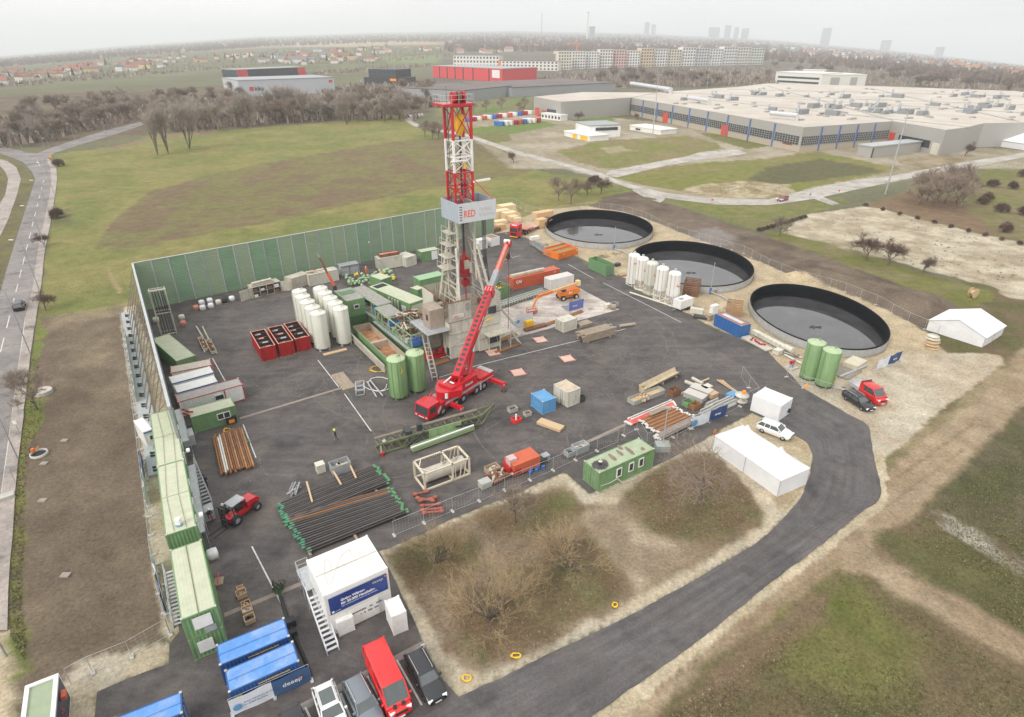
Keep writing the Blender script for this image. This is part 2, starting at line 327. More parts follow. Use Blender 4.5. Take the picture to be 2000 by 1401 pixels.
for q,c in (([(800,1070),(870,1055),(890,1100),(820,1120)],(.1,.1,.04)),([(1060,975),(1110,965),(1120,985),(1080,1005)],(.15,.16,.06)),([(1330,990),(1390,985),(1400,1010),(1340,1020)],(.12,.13,.055))):
 paint(q,c,1.0,1.2,None,3,6,.6)
paint([(1120,1010),(1180,985),(1240,1010),(1275,1045),(1330,1062),(1330,1110),(1250,1160),(1215,1120),(1180,1070)],(.47,.39,.29),.8,1.2,(.3,.24,.17),3,19,.9)
paint([(1470,808),(1550,850),(1575,865),(1586,885),(1582,925),(1565,970),(1530,1005),(1500,960),(1400,850)],(.5,.42,.29),.3,.5,(.4,.32,.21),3,20)
# right hand side: gravel apron, sand round the basins, dirt tracks, rough grass
paint([(1500,560),(1700,540),(2100,560),(2100,1500),(1100,1500),(1153,1401),(1720,969),(1690,830),(1560,750)],C_olive,1,1.5,(.165,.125,.075),5,21)
paint([(1800,1000),(1850,900),(2050,760),(2060,1120),(1900,1060)],(.095,.095,.045),2,3,(.13,.11,.07),6,22)
paint([(1480,1300),(1560,1200),(1640,1130),(1720,1180),(1800,1260),(1700,1330),(1560,1350)],(.14,.16,.045),2,3,(.17,.16,.06),6,23)
paint([(1300,1401),(1380,1330),(1500,1240),(1600,1160),(1640,1140),(1600,1200),(1480,1290),(1400,1401)],(.19,.14,.09),1,1.5,None,3,25)
paint([(1153,1401),(1380,1240),(1622,1050),(1720,969),(1740,900),(1880,790),(1962,710),(2060,640),(2080,720),(1960,830),(1880,910),(1830,960),(1790,1010),(1720,1040),(1700,1085),(1760,1110),(1880,1170),(2040,1270),(2060,1330),(1900,1240),(1800,1190),(1700,1125),(1640,1115),(1560,1160),(1450,1250),(1340,1330),(1250,1420),(1130,1420)],(.31,.235,.155),.6,.9,(.37,.29,.2),4,26)
for a,b in (((1700,1080),(2040,1290)),((1712,1072),(2040,1262)),((1740,940),(1900,830)),((1730,990),(1880,880)),((1250,1370),(1640,1090))):
 paint([(a[0],a[1]-3),(b[0],b[1]-3),(b[0],b[1]+3),(a[0],a[1]+3)],(.19,.145,.095),.25,.4,None,3,5,.6)
paint([(1790,1000),(1830,990),(1900,1030),(1960,1060),(2040,1120),(2040,1150),(1940,1095),(1870,1050)],(.45,.42,.37),.4,.8,(.16,.12,.08),3,28,.9)
paint([(1725,890),(1812,825),(1875,777),(1962,710),(1985,720),(1880,800),(1800,860),(1740,915)],(.17,.155,.075),.5,1,(.3,.24,.15),4,29,.85)
paint([(1020,425),(1060,410),(1145,402),(1230,415),(1345,460),(1475,508),(1550,540),(1650,570),(1741,610),(1805,645),(1850,690),(1900,700),(1700,760),(1560,750),(1500,690),(1320,604),(1200,540),(1129,501),(1009,468),(970,460),(962,410),(1000,395)],C_sand,.3,.4,(.5,.41,.28),5,30)
paint([(1535,723),(1566,760),(1605,780),(1694,831),(1707,895),(1722,905),(1812,823),(1962,710),(1955,695),(1900,690),(1820,690),(1740,690),(1640,760),(1580,720)],C_cream,.3,.5,(.43,.36,.27),4,31)
paint([(1700,880),(1708,895),(1720,969),(1622,1050),(1500,1143),(1153,1401),(1150,1430),(1200,1430),(1300,1330),(1400,1250),(1520,1150),(1650,1052),(1733,985),(1733,930),(1725,890)],(.53,.46,.34),.15,.4,(.44,.37,.26),3,32)
# dark soil beyond the basins
paint([(1150,402),(1180,385),(1240,372),(1290,390),(1400,430),(1500,462),(1600,488),(1700,528),(1820,570),(1880,598),(1840,640),(1805,645),(1741,610),(1650,570),(1550,540),(1475,508),(1345,460),(1253,424),(1216,414)],(.125,.097,.075),.6,1.2,(.175,.137,.105),6,33)
paint([(1345,450),(1400,445),(1440,462),(1420,480),(1360,470)],(.27,.25,.24),1.5,2,None,5,3,.7)
paint([(1500,452),(1600,470),(1700,500),(1800,535),(1930,568),(1950,580),(1890,605),(1820,578),(1700,535),(1600,495),(1500,465)],(.16,.165,.05),.5,1,(.19,.17,.08),6,34)
paint([(1535,445),(1570,420),(1690,403),(1740,413),(1900,453),(2080,492),(2080,600),(1960,580),(1935,560),(1800,525),(1700,497),(1600,472),(1520,455)],(.51,.455,.355),.5,1.2,(.36,.3,.22),5,35)
paint([(1560,455),(1700,480),(1850,500),(1950,540),(1800,520),(1650,490)],(.2,.17,.1),1,3,(.5,.44,.33),3,36,.35)
paint([(1690,400),(1780,370),(2080,290),(2080,488),(1900,450),(1740,410)],(.165,.17,.06),.8,1.5,(.2,.17,.09),9,37)
paint([(1690,402),(1780,375),(1860,385),(1900,420),(1960,460),(1900,452),(1740,412)],(.2,.14,.09),1.5,2,None,5,38)
paint([(1245,362),(1350,388),(1440,402),(1540,400),(1640,385),(1660,395),(1570,420),(1535,440),(1480,452),(1330,405),(1260,385)],(.17,.18,.06),.6,1,(.2,.19,.08),8,39)
# works ground further back
paint([(1000,330),(920,268),(900,240),(980,225),(1043,215),(1500,260),(2080,300),(2080,330),(1900,330),(1500,395),(1300,385),(1100,330)],(.37,.33,.26),2,2,(.28,.24,.17),20,40)
paint([(1087,295),(1170,275),(1270,270),(1340,266),(1400,280),(1413,290),(1370,298),(1340,310),(1200,330),(1170,328),(1120,315)],(.18,.19,.06),.7,1.5,(.23,.19,.1),14,41)
paint([(1170,290),(1210,285),(1240,295),(1190,300)],(.36,.31,.21),1,2,None,5,3,.7)
paint([(1195,347),(1300,325),(1375,318),(1500,310),(1560,300),(1600,297),(1690,315),(1760,330),(1690,347),(1600,363),(1500,388),(1380,383),(1260,363)],(.18,.19,.055),.7,1.5,(.22,.19,.08),14,42)
paint([(1460,352),(1500,326),(1600,310),(1690,325),(1730,335),(1600,352),(1520,362)],(.12,.115,.06),1,2,None,6,43)
paint([(1330,375),(1360,362),(1450,353),(1540,362),(1550,375),(1490,388),(1380,384)],(.45,.39,.28),1,2,(.3,.24,.15),4,44,.9)
paint([(1365,260),(1440,262),(1510,285),(1460,292),(1400,275)],(.17,.17,.065),.7,1)
paint([(1110,235),(1190,228),(1205,235),(1150,243)],(.15,.2,.06),.7,1)
paint([(905,252),(1060,236),(1090,245),(1000,262),(915,262)],(.15,.2,.06),.7,1)
paint([(912,262),(990,255),(1000,275),(960,280),(1010,300),(990,300)],(.17,.17,.07),.7,1)
paint([(1750,315),(1830,300),(1900,305),(1880,322),(1800,335)],(.33,.27,.19),1,2,(.2,.17,.1),8)
paint([(1040,212),(1040,190),(850,195),(850,228),(1000,222)],(.14,.19,.06),2,2,(.2,.18,.1),10)
paint([(0,190),(200,178),(500,165),(830,190),(840,220),(700,235),(520,248),(330,258),(100,290),(0,282),(-300,310),(-300,220)],(.125,.1,.072),4,4,(.17,.135,.09),16,45)
# relief: soil berm behind the basins, rough mud, small lumps
berm=sdist(poly_w([(1510,545),(1560,530),(1660,545),(1830,583),(1862,597),(1825,630),(1740,598),(1640,565)]),gx,gy)
bh=np.clip(berm/4.5+.25,0,1); gz=gz+2.0*bh*bh*(3-2*bh)*(.75+.5*n_mid)
rough=np.clip((gr_-20)/40,0,1)*np.clip((700-gr_)/300,0,1)
yardm=sdist(poly_w([(300,640),(430,560),(965,455),(1130,490),(1700,740),(1760,960),(1160,1420),(150,1420),(330,1250)]),gx,gy)
rough*=np.clip(-yardm/3,0,1)
gz=gz+rough*(.22*(n_f-.5)+.35*(n_mid-.5))
# excavated floors of the three basins
def fit_ell(l,r,t,b,z):
 A=[P(*q,z) for q in (l,r,t,b)]; c=Vector(((A[0].x+A[1].x)/2,(A[2].y+A[3].y)/2,0)); return c.x,c.y,(A[1].x-A[0].x)/2*1.005,(A[2].y-A[3].y)/2
BZ=1.5
BASINS=[fit_ell((1066,435.5),(1276,446),(1162,410),(1172.5,475),BZ),fit_ell((1231,499.5),(1479,526.5),(1327.5,470.7),(1395,559),BZ),fit_ell((1453,582),(1754,646),(1533.5,555),(1680,682.6),BZ)]
# keep the relief below the roads and paths
def flat(pts,lift=.03):
 w=np.array(poly_w(pts)); k=np.nonzero((gx>w[:,0].min()-6)&(gx<w[:,0].max()+6)&(gy>w[:,1].min()-6)&(gy<w[:,1].max()+6))[0]
 a=np.clip(sdist([tuple(p) for p in w],gx[k],gy[k])/3+1.5,0,1); gz[k]=gz[k]*(1-a)+(terr(gx[k],gy[k])-lift)*a
RD=dict(street_l=[(-60,720),(0,575),(12,530),(32,465),(59,382),(69,350),(62,335),(45,317),(22,307),(0,300),(-150,285)],)
ROAD=[(-150,285),(0,300),(22,307),(45,317),(62,335),(69,350),(59,382),(32,465),(12,530),(0,575),(-60,760),(-200,1200),(-60,1235),(2,975),(39,700),(50,620),(64,562),(74,490),(86,435),(96,387),(101,350),(98,325),(90,310),(72,300),(55,299),(32,292),(0,286),(-150,274)]
WALK=[(101,350),(96,387),(86,435),(74,490),(64,562),(50,620),(39,700),(2,975),(-60,1235),(15,1232),(17,1150),(25,1050),(30,962),(59,700),(71,620),(80,562),(88,490),(99,435),(107,387),(112,350),(110,328),(95,310),(90,312),(97,325)]
WALK2=[(-150,300),(0,311),(15,315),(32,327),(41,350),(32,385),(15,432),(0,462),(-60,580),(-90,560),(0,397),(10,382),(16,350),(10,335),(0,325),(-150,315)]
BRANCH=[(90,312),(72,300),(97,290),(150,272),(225,250),(282,237),(340,226),(345,229),(312,236),(275,246),(212,267),(150,285),(107,299)]
LANE=[(825,221),(800,225),(790,235),(808,247),(830,252),(912,268),(1000,300),(1100,325),(1175,349),(1215,363),(1270,382),(1325,391),(1400,400),(1500,401),(1537,397),(1600,387),(1675,370),(1772,350),(1850,335),(1925,322),(2080,292),(2080,283),(1975,303),(1875,318),(1735,345),(1687,350),(1600,365),(1500,390),(1375,387),(1300,377),(1250,365),(1207,353),(1185,342),(1100,318),(1007,294),(915,262),(830,247),(812,241),(802,235),(810,229),(828,226)]
LANE2=[(1183,341),(1190,334),(1300,313),(1340,306),(1365,298),(1440,292),(1460,300),(1420,306),(1370,312),(1300,324),(1205,347)]
GATE=[(1240,372),(1290,385),(1300,392),(1270,388),(1235,378)]
for q in (ROAD,WALK,WALK2,BRANCH,LANE,LANE2):flat(q)
for bx_,by_,ba,bb in BASINS:
 q=np.hypot((gx-bx_)/ba,(gy-by_)/bb); gz=np.where(q<1.08,np.minimum(gz,0),gz); gz=gz-3.2*np.clip((1.003-q)/.02,0,1)
me=bpy.data.meshes.new('ground')
idx=np.arange(NR*NA).reshape(NR,NA); fq=np.stack([idx[:-1,:-1],idx[:-1,1:],idx[1:,1:],idx[1:,:-1]],-1)[...,::-1].reshape(-1,4)
me.vertices.add(NR*NA); me.vertices.foreach_set('co',np.stack([gx,gy,gz],1).ravel().astype(np.float32))
me.loops.add(fq.size); me.loops.foreach_set('vertex_index',fq.ravel().astype(np.int32))
me.polygons.add(len(fq)); me.polygons.foreach_set('loop_start',(np.arange(len(fq))*4).astype(np.int32)); me.polygons.foreach_set('use_smooth',np.ones(len(fq),bool))
me.update(calc_edges=True)
ca=me.color_attributes.new('soil','FLOAT_COLOR','POINT'); ca.data.foreach_set('color',np.concatenate([np.clip(GC,0,1),np.ones((len(GC),1))],1).ravel().astype(np.float32))
def groundmat():
 m=bpy.data.materials.new('ground_cover'); m.use_nodes=True; t=m.node_tree; b=t.nodes['Principled BSDF']; b.inputs['Roughness'].default_value=.95; b.inputs['Specular IOR Level'].default_value=.15
 N=t.nodes.new; K=t.links.new
 at=N('ShaderNodeAttribute'); at.attribute_name='soil'; tc=N('ShaderNodeTexCoord')
 def noise(s,d,lo,hi,r=.7):
  n=N('ShaderNodeTexNoise'); n.inputs['Scale'].default_value=s; n.inputs['Detail'].default_value=d; n.inputs['Roughness'].default_value=r; K(tc.outputs['Object'],n.inputs['Vector'])
  q=N('ShaderNodeMapRange'); q.inputs[1].default_value=.28; q.inputs[2].default_value=.72; q.inputs[3].default_value=lo; q.inputs[4].default_value=hi; K(n.outputs['Fac'],q.inputs[0]); return q.outputs[0],n
 a,_=noise(2.6,9,.42,1.6,.85); c,_=noise(.35,5,.8,1.2); h,hn=noise(1.1,6,0,1)
 mu=N('ShaderNodeMath'); mu.operation='MULTIPLY'; K(a,mu.inputs[0]); K(c,mu.inputs[1])
 sc=N('ShaderNodeVectorMath'); sc.operation='SCALE'; K(at.outputs['Color'],sc.inputs[0]); K(mu.outputs[0],sc.inputs['Scale'])
 tint=N('ShaderNodeMixRGB'); tint.blend_type='MULTIPLY'; tint.inputs[0].default_value=.5; K(sc.outputs[0],tint.inputs[1])
 cr=N('ShaderNodeMixRGB'); cr.inputs[1].default_value=(1.12,.97,.88,1); cr.inputs[2].default_value=(.92,1.02,.96,1); K(h,cr.inputs[0]); K(cr.outputs[0],tint.inputs[2])
 K(tint.outputs[0],b.inputs['Base Color'])
 bp=N('ShaderNodeBump'); bp.inputs['Strength'].default_value=.55; bp.inputs['Distance'].default_value=.25; K(a,bp.inputs['Height']); K(bp.outputs[0],b.inputs['Normal'])
 return m
me.materials.append(groundmat())
ground=struct(bpy.data.objects.new('ground',me)); COL.objects.link(ground)
# sealed surfaces
def asphaltmat(name,rgb,uvstreak=False,plain=False,warm=(.2,.165,.135),wamt=.62):
 m=bpy.data.materials.new(name); m.use_nodes=True; t=m.node_tree; b=t.nodes['Principled BSDF']; b.inputs['Roughness'].default_value=.82
 N=t.nodes.new; K=t.links.new; tc=N('ShaderNodeTexCoord')
 def noise(s,d,a0,a1,lo,hi,src='Object',st=None,rz=0,r=.65):
  mp=N('ShaderNodeMapping'); K(tc.outputs[src],mp.inputs[0]); mp.inputs['Scale'].default_value=st or (1,1,1); mp.inputs['Rotation'].default_value=(0,0,rz)
  n=N('ShaderNodeTexNoise'); n.inputs['Scale'].default_value=s; n.inputs['Detail'].default_value=d; n.inputs['Roughness'].default_value=r; K(mp.outputs[0],n.inputs['Vector'])
  q=N('ShaderNodeMapRange'); q.inputs[1].default_value=a0; q.inputs[2].default_value=a1; q.inputs[3].default_value=lo; q.inputs[4].default_value=hi; K(n.outputs['Fac'],q.inputs[0]); return q.outputs[0]
 def mul(a,c):
  k=N('ShaderNodeMath'); k.operation='MULTIPLY'; K(a,k.inputs[0]); K(c,k.inputs[1]); return k.outputs[0]
 v=mul(mul(noise(.12,5,.3,.7,.72,1.3),noise(5,6,.3,.7,.72,1.3,r=.8)),noise(.9,7,.3,.7,.8,1.22,r=.75))
 if uvstreak:v=mul(v,noise(1,4,.3,.7,.72,1.32,'UV',(7,.5,1)))
 elif not plain:v=mul(mul(v,noise(.35,5,.3,.7,.8,1.22,'Object',(.25,2.2,1),rad(24))),noise(.3,5,.3,.7,.85,1.18,'Object',(.3,2.5,1),rad(-50)))
 sc=N('ShaderNodeVectorMath'); sc.operation='SCALE'; sc.inputs[0].default_value=rgb; K(v,sc.inputs['Scale'])
 x=N('ShaderNodeMixRGB'); x.inputs[2].default_value=(*warm,1); K(noise(.16,8,.46,.76,0,wamt,r=.75),x.inputs[0]); K(sc.outputs[0],x.inputs[1])
 y=N('ShaderNodeMixRGB'); y.inputs[2].default_value=(.025,.025,.027,1); K(noise(.22,7,.54,.74,0,.8),y.inputs[0]); K(x.outputs[0],y.inputs[1])
 K(y.outputs[0],b.inputs['Base Color'])
 bp=N('ShaderNodeBump'); bp.inputs['Strength'].default_value=.25; bp.inputs['Distance'].default_value=.05; K(v,bp.inputs['Height']); K(bp.outputs[0],b.inputs['Normal'])
 return m
M_asph=asphaltmat('yard_asphalt',(.08,.071,.068)); M_asphd=asphaltmat('track_asphalt',(.088,.081,.08),True,wamt=.35)
M_street=asphaltmat('street_asphalt',(.215,.195,.185),False,True,wamt=.2); M_walk=asphaltmat('pavement_asphalt',(.33,.285,.255),False,True,wamt=.2,warm=(.42,.37,.3))
M_lane=asphaltmat('lane_concrete',(.4,.37,.33),False,True,wamt=.3,warm=(.36,.31,.24)); M_pad=asphaltmat('concrete_pad',(.47,.42,.375),wamt=.5,warm=(.3,.23,.18))
def sheet(name,pts,m,z=.02,jit=0.0,step=2.0,seed=1,thick=.0):
 w=[PT(a,b) for a,b in pts]; out=[]; rg=random.Random(seed)
 for a,b in zip(w,w[1:]+w[:1]):
  n=max(1,int((b-a).length/step)) if jit else max(1,int((b-a).length/40))
  for i in range(n):
   p=a.lerp(b,i/n)
   if jit and i:p=p+Vector((rg.uniform(-jit,jit),rg.uniform(-jit,jit),0))
   out.append((p.x,p.y,float(terr(p.x,p.y))+z))
 mb=MB(); mb.add(out,[tuple(range(len(out)))]); o=mb.build(name,m)
 me=o.data
 if me.polygons[0].normal.z<0:me.flip_normals()
 if thick:
  k=MB(); n=len(out); k.add(out+[(p[0],p[1],p[2]-thick) for p in out],[(i,(i+1)%n,n+(i+1)%n,n+i) for i in range(n)])
 return struct(o)
_wa=P(259,516,9.3); _wb=P(963,390,9.3); _wc=P(331,797,9.3)
YARD=[PX((_wc.x,_wc.y,0)),PX((_wa.x,_wa.y,0)),PX((_wb.x,_wb.y,0)),(1000,452),(1035,468),(1070,500),(1129,503),(1148,522),(1201,537),(1225,545),(1240,572),(1320,604),(1350,615),(1392,643),(1430,655),(1500,687),(1535,723),(1567,757),(1469,807),(1400,840),(1375,860),(1312,895),(1277,912),(1152,965),(1107,926),(1100,924),(1000,966),(890,1011),(807,1050),(740,1077),(760,1112),(793,1180),(826,1258),(861,1323),(896,1362),(1000,1490),(150,1490),(185,1401),(190,1352),(240,1330),(330,1297),(331,1258),(350,1235),(340,1000),(330,820)]
yard=sheet('asphalt_yard',YARD,M_asph,.03,.10,1.5)
def spline(pts,n=12):
 w=[P(a,b) for a,b in pts]; w=[w[0]*2-w[1]]+w+[w[-1]*2-w[-2]]; out=[]
 for i in range(1,len(w)-2):
  for k in range(n):
   t=k/n; a,b,c,d=w[i-1:i+3]
   out.append(.5*((2*b)+(c-a)*t+(2*a-5*b+4*c-d)*t*t+(3*b-a-3*c+d)*t**3))
 return out+[w[-2]]
def resample(l,n):
 d=[0]
 for a,b in zip(l[:-1],l[1:]):d.append(d[-1]+(b-a).length)
 o=[]
 for i in range(n):
  t=d[-1]*i/(n-1); j=max(k for k in range(len(d)) if d[k]<=t+1e-9); j=min(j,len(l)-2)
  o.append(l[j].lerp(l[j+1],(t-d[j])/max(1e-9,d[j+1]-d[j])))
 return o
def road_strip(name,le,re,m,z,n=60,cols=8,jit=.0):
 a=resample(spline(le),n); b=resample(spline(re),n); mb=MB(); rg=random.Random(3)
 vs=[]
 for i in range(n):
  for k in range(cols+1):
   p=a[i].lerp(b[i],k/cols)
   if jit and k in (0,cols):p=p+Vector((rg.uniform(-jit,jit),rg.uniform(-jit,jit),0))
   vs.append((p.x,p.y,z))
 mb.add(vs,[(i*(cols+1)+k,i*(cols+1)+k+1,(i+1)*(cols+1)+k+1,(i+1)*(cols+1)+k) for i in range(n-1) for k in range(cols)])
 o=mb.build(name,m); uv=o.data.uv_layers.new(name='UVMap')
 for l in o.data.loops:uv.data[l.index].uv=((l.vertex_index%(cols+1))/cols,(l.vertex_index//(cols+1))*.12)
 if o.data.polygons[0].normal.z<0:o.data.flip_normals()
 return struct(o)
road_strip('access_road',[(1469,807),(1530,836),(1575,864),(1586,887),(1582,925),(1565,970),(1537,1005),(1491,1050),(1433,1088),(1371,1125),(1225,1205),(1078,1275),(1000,1314),(896,1362),(800,1415),(740,1450)],[(1567,757),(1605,780),(1660,811),(1694,831),(1701,862),(1707,895),(1720,969),(1680,1002),(1622,1050),(1500,1143),(1380,1240),(1270,1320),(1153,1401),(1100,1440),(1060,1470),(1020,1500)],M_asphd,.034,90,10,.06)
sheet('street',ROAD,M_street,.02); sheet('pavement',WALK,M_walk,.1,.05,3); sheet('footpath',WALK2,M_walk,.025); sheet('branch_road',BRANCH,M_street,.03)
sheet('lane',LANE,M_lane,.03,.1,4); sheet('works_path',LANE2,M_lane,.025,.1,4);
sheet('gate_path',[(1235,372),(1250,366),(1300,388),(1290,396),(1262,388)],M_lane,.02,.1,3)
sheet('gate_track',[(1583,386),(1600,382),(1640,398),(1625,402)],M_lane,.02,.1,3)
PAD=[(862,700),(1210,605),(1118,556),(990,590),(930,605),(820,625),(840,690)]
pad=sheet('concrete_pad',PAD,M_pad,.045)
def inside_px(px,poly=None):
 poly=poly or YARD; x,y=px; c=False
 for (x0,y0),(x1,y1) in zip(poly,poly[1:]+poly[:1]):
  if (y0>y)!=(y1>y) and x<(x1-x0)*(y-y0)/(y1-y0)+x0:c=not c
 return c
 # painted lines and the concrete joint across the yard
def strips(name,segs,w,m,z):
 mb=MB()
 for a,b in segs:
  a=P(*a); b=P(*b); d=(b-a).normalized(); n=Vector((-d.y,d.x,0))*w/2
  mb.add([(q.x,q.y,z) for q in (a-n,b-n,b+n,a+n)],[(0,1,2,3)])
 return struct(mb.build(name,m))
strips('yard_markings',[((930,715),(1222,643)),((673,770),(725,843)),((621,704),(662,757)),((858,738),(930,715)),((1178,553),(1330,630)),((1110,517),(1160,545)),((970,512),(1015,500)),((415,700),(440,745)),((475,830),(500,895)),((1010,655),(1120,628)),((492,1068),(560,1200)),((985,960),(1010,954))],.14,M_paintw,.05)
strips('yard_joint',[((468,818),(705,747)),((438,1202),(590,1140)),((1100,885),(1225,828))],.5,mat('joint_concrete',(.27,.22,.185),.9,var=.15),.042)
strips('parking_markings',[((596,1382),(612,1415)),((665,1355),(690,1415)),((718,1321),(762,1403)),((775,1290),(824,1378)),((822,1262),(830,1258))],.16,M_paintw,.05)
strips('parking_band',[((560,1398),(830,1258))],.7,mat('band_concrete',(.25,.22,.2),.9,var=.15),.042)
strips('street_markings',[(a,b) for a,b in zip([(86,352),(82,366),(78,381),(74,397),(70,414),(65,433),(60,455),(54,478),(48,502),(42,527),(35,555),(28,583),(19,617),(8,660),(-4,705)],[(84,358),(80,373),(76,388),(72,405),(67.5,423),(62.5,443),(57,466),(51,490),(44.5,517),(38,543),(31,571),(23,602),(13,641),(1,688),(-14,740)])]+[((50,620),(39,700)),((39,700),(2,975)),((72,312),(78,325)),((62,312),(70,308))],.16,M_paintw,.032)
mk=MB(); rg=random.Random(15)
def mark(q,rx,ry,a0,a1,w,rot=0):
 p=P(*q); n=26; vs=[]
 for i in range(n+1):
  a=a0+(a1-a0)*i/n
  for s_ in (-1,1):x,y=(rx+s_*w/2)*math.cos(a),(ry+s_*w/2)*math.sin(a); vs.append((p.x+x*math.cos(rot)-y*math.sin(rot),p.y+x*math.sin(rot)+y*math.cos(rot),.04))
 if all(inside_px(PX(v)) and PX(v)[1]>470 for v in vs):mk.add(vs,[(2*i,2*i+1,2*i+3,2*i+2) for i in range(n)])
for k in range(170):
 q=(rg.uniform(430,1480),rg.uniform(520,900)); a=rg.random()*6.3; r=rg.uniform(5,26); sp=rg.uniform(.3,1.1)
 if not (inside_px(q)):continue
 for o in (0,1.9):mark(q,r+o,r*.9+o,a,a+sp,rg.uniform(.15,.3))
tm=bpy.data.materials.new('tyre_marks'); tm.use_nodes=True; b_=tm.node_tree.nodes['Principled BSDF']; b_.inputs['Roughness'].default_value=.9; b_.inputs['Base Color'].default_value=(.27,.245,.22,1)
nz_=tm.node_tree.nodes.new('ShaderNodeTexNoise'); nz_.inputs['Scale'].default_value=1.6; nz_.inputs['Detail'].default_value=8; nz_.inputs['Roughness'].default_value=.8; mr_=tm.node_tree.nodes.new('ShaderNodeMapRange'); mr_.inputs[1].default_value=.38; mr_.inputs[2].default_value=.75; mr_.inputs[4].default_value=.7; tc_=tm.node_tree.nodes.new('ShaderNodeTexCoord'); tm.node_tree.links.new(tc_.outputs['Object'],nz_.inputs['Vector']); tm.node_tree.links.new(nz_.outputs['Fac'],mr_.inputs[0]); tm.node_tree.links.new(mr_.outputs[0],b_.inputs['Alpha'])
struct(mk.build('tyre_marks',tm))
# ================================================================ drilling site
SA=rad(33.0)
def zb(a,b):
 q=P(*b); best=min((((P(a[0],a[1],k*.04)-q).xy.length),k*.04) for k in range(1,1150))
 return best[1]
 # basins
for i,(bx_,by_,ba,bb) in enumerate(BASINS):
 t=thing('storage_basin',['round steel basin of dark water with galvanised wall, beside the red lorry','round steel basin of dark water behind the row of white silos','round basin of dark water behind two tall green silos near the white tent'][i],'basin',(bx_,by_,0),0,'round open basins of dark water')
 def ring(f,z,n=72):return [(math.cos(2*math.pi*k/n)*ba*f,math.sin(2*math.pi*k/n)*bb*f,z) for k in range(n)]
 def skin(rings,m,nm,sm=True,p=t):
  mb=MB(); n=72; vs=[v for r in rings for v in r]
  mb.add(vs,[(k*n+j,k*n+(j+1)%n,(k+1)*n+(j+1)%n,(k+1)*n+j) for k in range(len(rings)-1) for j in range(n)],0,sm)
  return mb.build(nm,m,p)
 w=MB(); n=72; o0=ring(1.006,-1.2); o1=ring(1.006,BZ-.02)
 w.add(o0+o1,[(j,(j+1)%n,n+(j+1)%n,n+j) for j in range(n)],0,True)
 for j in range(0,72,2):
  a=Vector(o0[j]); b=Vector(o1[j]); w.bar(a*1.001,b*Vector((1.001,1.001,1)),.05)
 w.build('wall',M_galv,t)
 skin([ring(1.010,BZ-.1),ring(1.010,BZ+.04),ring(.992,BZ+.04),ring(.992,BZ-.5),ring(.99,-.75)],M_liner,'liner_wall')
 skin([ring(.99,-.74),ring(.90,-1.55),ring(.87,-1.9)],M_tread,'liner_slope')
 mb=MB(); mb.add(ring(.965,-.96),[tuple(range(72))]); mb.build('water',M_water,t)
 mb=MB(); rg=random.Random(i)
 mb.box((0,-1,-.94),(2.4,.25,.12),.2); mb.box((.1,-1,-.93),(1.9,.22,.14),-.5); mb.box((-.3,-1,-.92),(1.2,.3,.16),1.2)
 mb.build('float',M_dark,t)
for nm,px,tp,lab in (((0),(1199,488),(1195,443),'grey swivel pole leaning over the basin beside the lorry'),(0,(1387,573),(1385,513),'grey swivel pole leaning over the basin behind the white silos')):
 p=P(*px); z=zat(p,tp[1]); t=thing('standpipe',lab,'pipe',p)
 MB().cyl((0,0,0),(0,0,z),.09,.06,8).build('pole',M_galv,t); MB().box((0,0,.6),(.3,.3,1.2)).build('valve_box',M_blue,t)
 b=MB(); b.tube([(0,0,.3),(1.5,-2.2,.3),(2.6,-5.4,.3),(.2,-8.5,.3)] if tp[0]>1300 else [(0,0,.3),(1.8,-2.0,.3),(3.4,-6.5,.3),(5.6,-9,.3)],.13,8); b.build('ground_pipe',M_galv,t)
 # noise wall
WH=9.3
def wall_run(a,b,n,lab,struts=False):
 d=(b-a); Ln=d.length; rz=math.atan2(d.y,d.x); t=thing('noise_barrier',lab,'noise barrier',a,rz)
 gs=[(.22,.31,.205),(.235,.33,.215),(.25,.34,.215),(.19,.31,.19),(.265,.335,.22)]
 rg=random.Random(5)
 for i in range(n):
  x0=Ln*i/n+.06; x1=Ln*(i+1)/n-.06; g=gs[rg.choice([0,1,1,2,2,3,4])]; mb=MB()
  for k in range(19):
   z0=.1+k*(WH-.2)/19; z1=z0+(WH-.2)/19
   mb.add([(x0,-.05,z0),(x1,-.05,z0),(x1,-.09,z0+.06),(x0,-.09,z0+.06),(x1,-.09,z1-.05),(x0,-.09,z1-.05),(x1,-.05,z1),(x0,-.05,z1)],[(0,1,2,3),(3,2,4,5),(5,4,6,7)])
  mb.bx(x0,x1,-.045,.1,.1,WH)
  mb.build('panel',mat('barrier_green_%d'%gs.index(g),g,.6,var=.12,scale=.6,dirt=(.2,.22,.17),damt=.35,stretch=(.3,.3,1)),t)
 for i in range(n+1):
  x=Ln*i/n; mb=MB(); mb.bx(x-.11,x+.11,-.14,.16,0,WH+.12)
  mb.build('post',M_galv if i%4 else M_grey,t)
  if struts and i>=2:
   s=MB(); s.bar((x,.16,WH-.6),(x,3.2,.1),.14); s.bar((x,.16,WH*.5),(x,2.3,2.6),.1); s.build('raking_strut',mat('strut_steel',(.3,.25,.22),.6,.2),t)
 MB().bx(0,Ln,-.16,.18,WH+.125,WH+.2).build('coping',M_galv,t)
 return t
zc=WH
wa=P(259,516,zc); wb=P(963,390,zc); wa.z=wb.z=0
wall_run(wa,wb,28,'long green acoustic wall along the grassy meadow behind the yard')
wc=P(331,797,zc); wc.z=0
w2=thing; wl=wall_run(wc,wa+(wc-wa).normalized()*.2,16,'green acoustic wall beside the street, braced outside by sloping brown struts',True)
e=(wa-wc).normalized(); nrm=Vector((-e.y,e.x,0))
m_=MB(); q0=wc+e*1.5+nrm*3.3; q1=wa+nrm*3.3; m_.M=Matrix.Translation(q0)@Matrix.Rotation(ang(q0,q1),4,'Z')
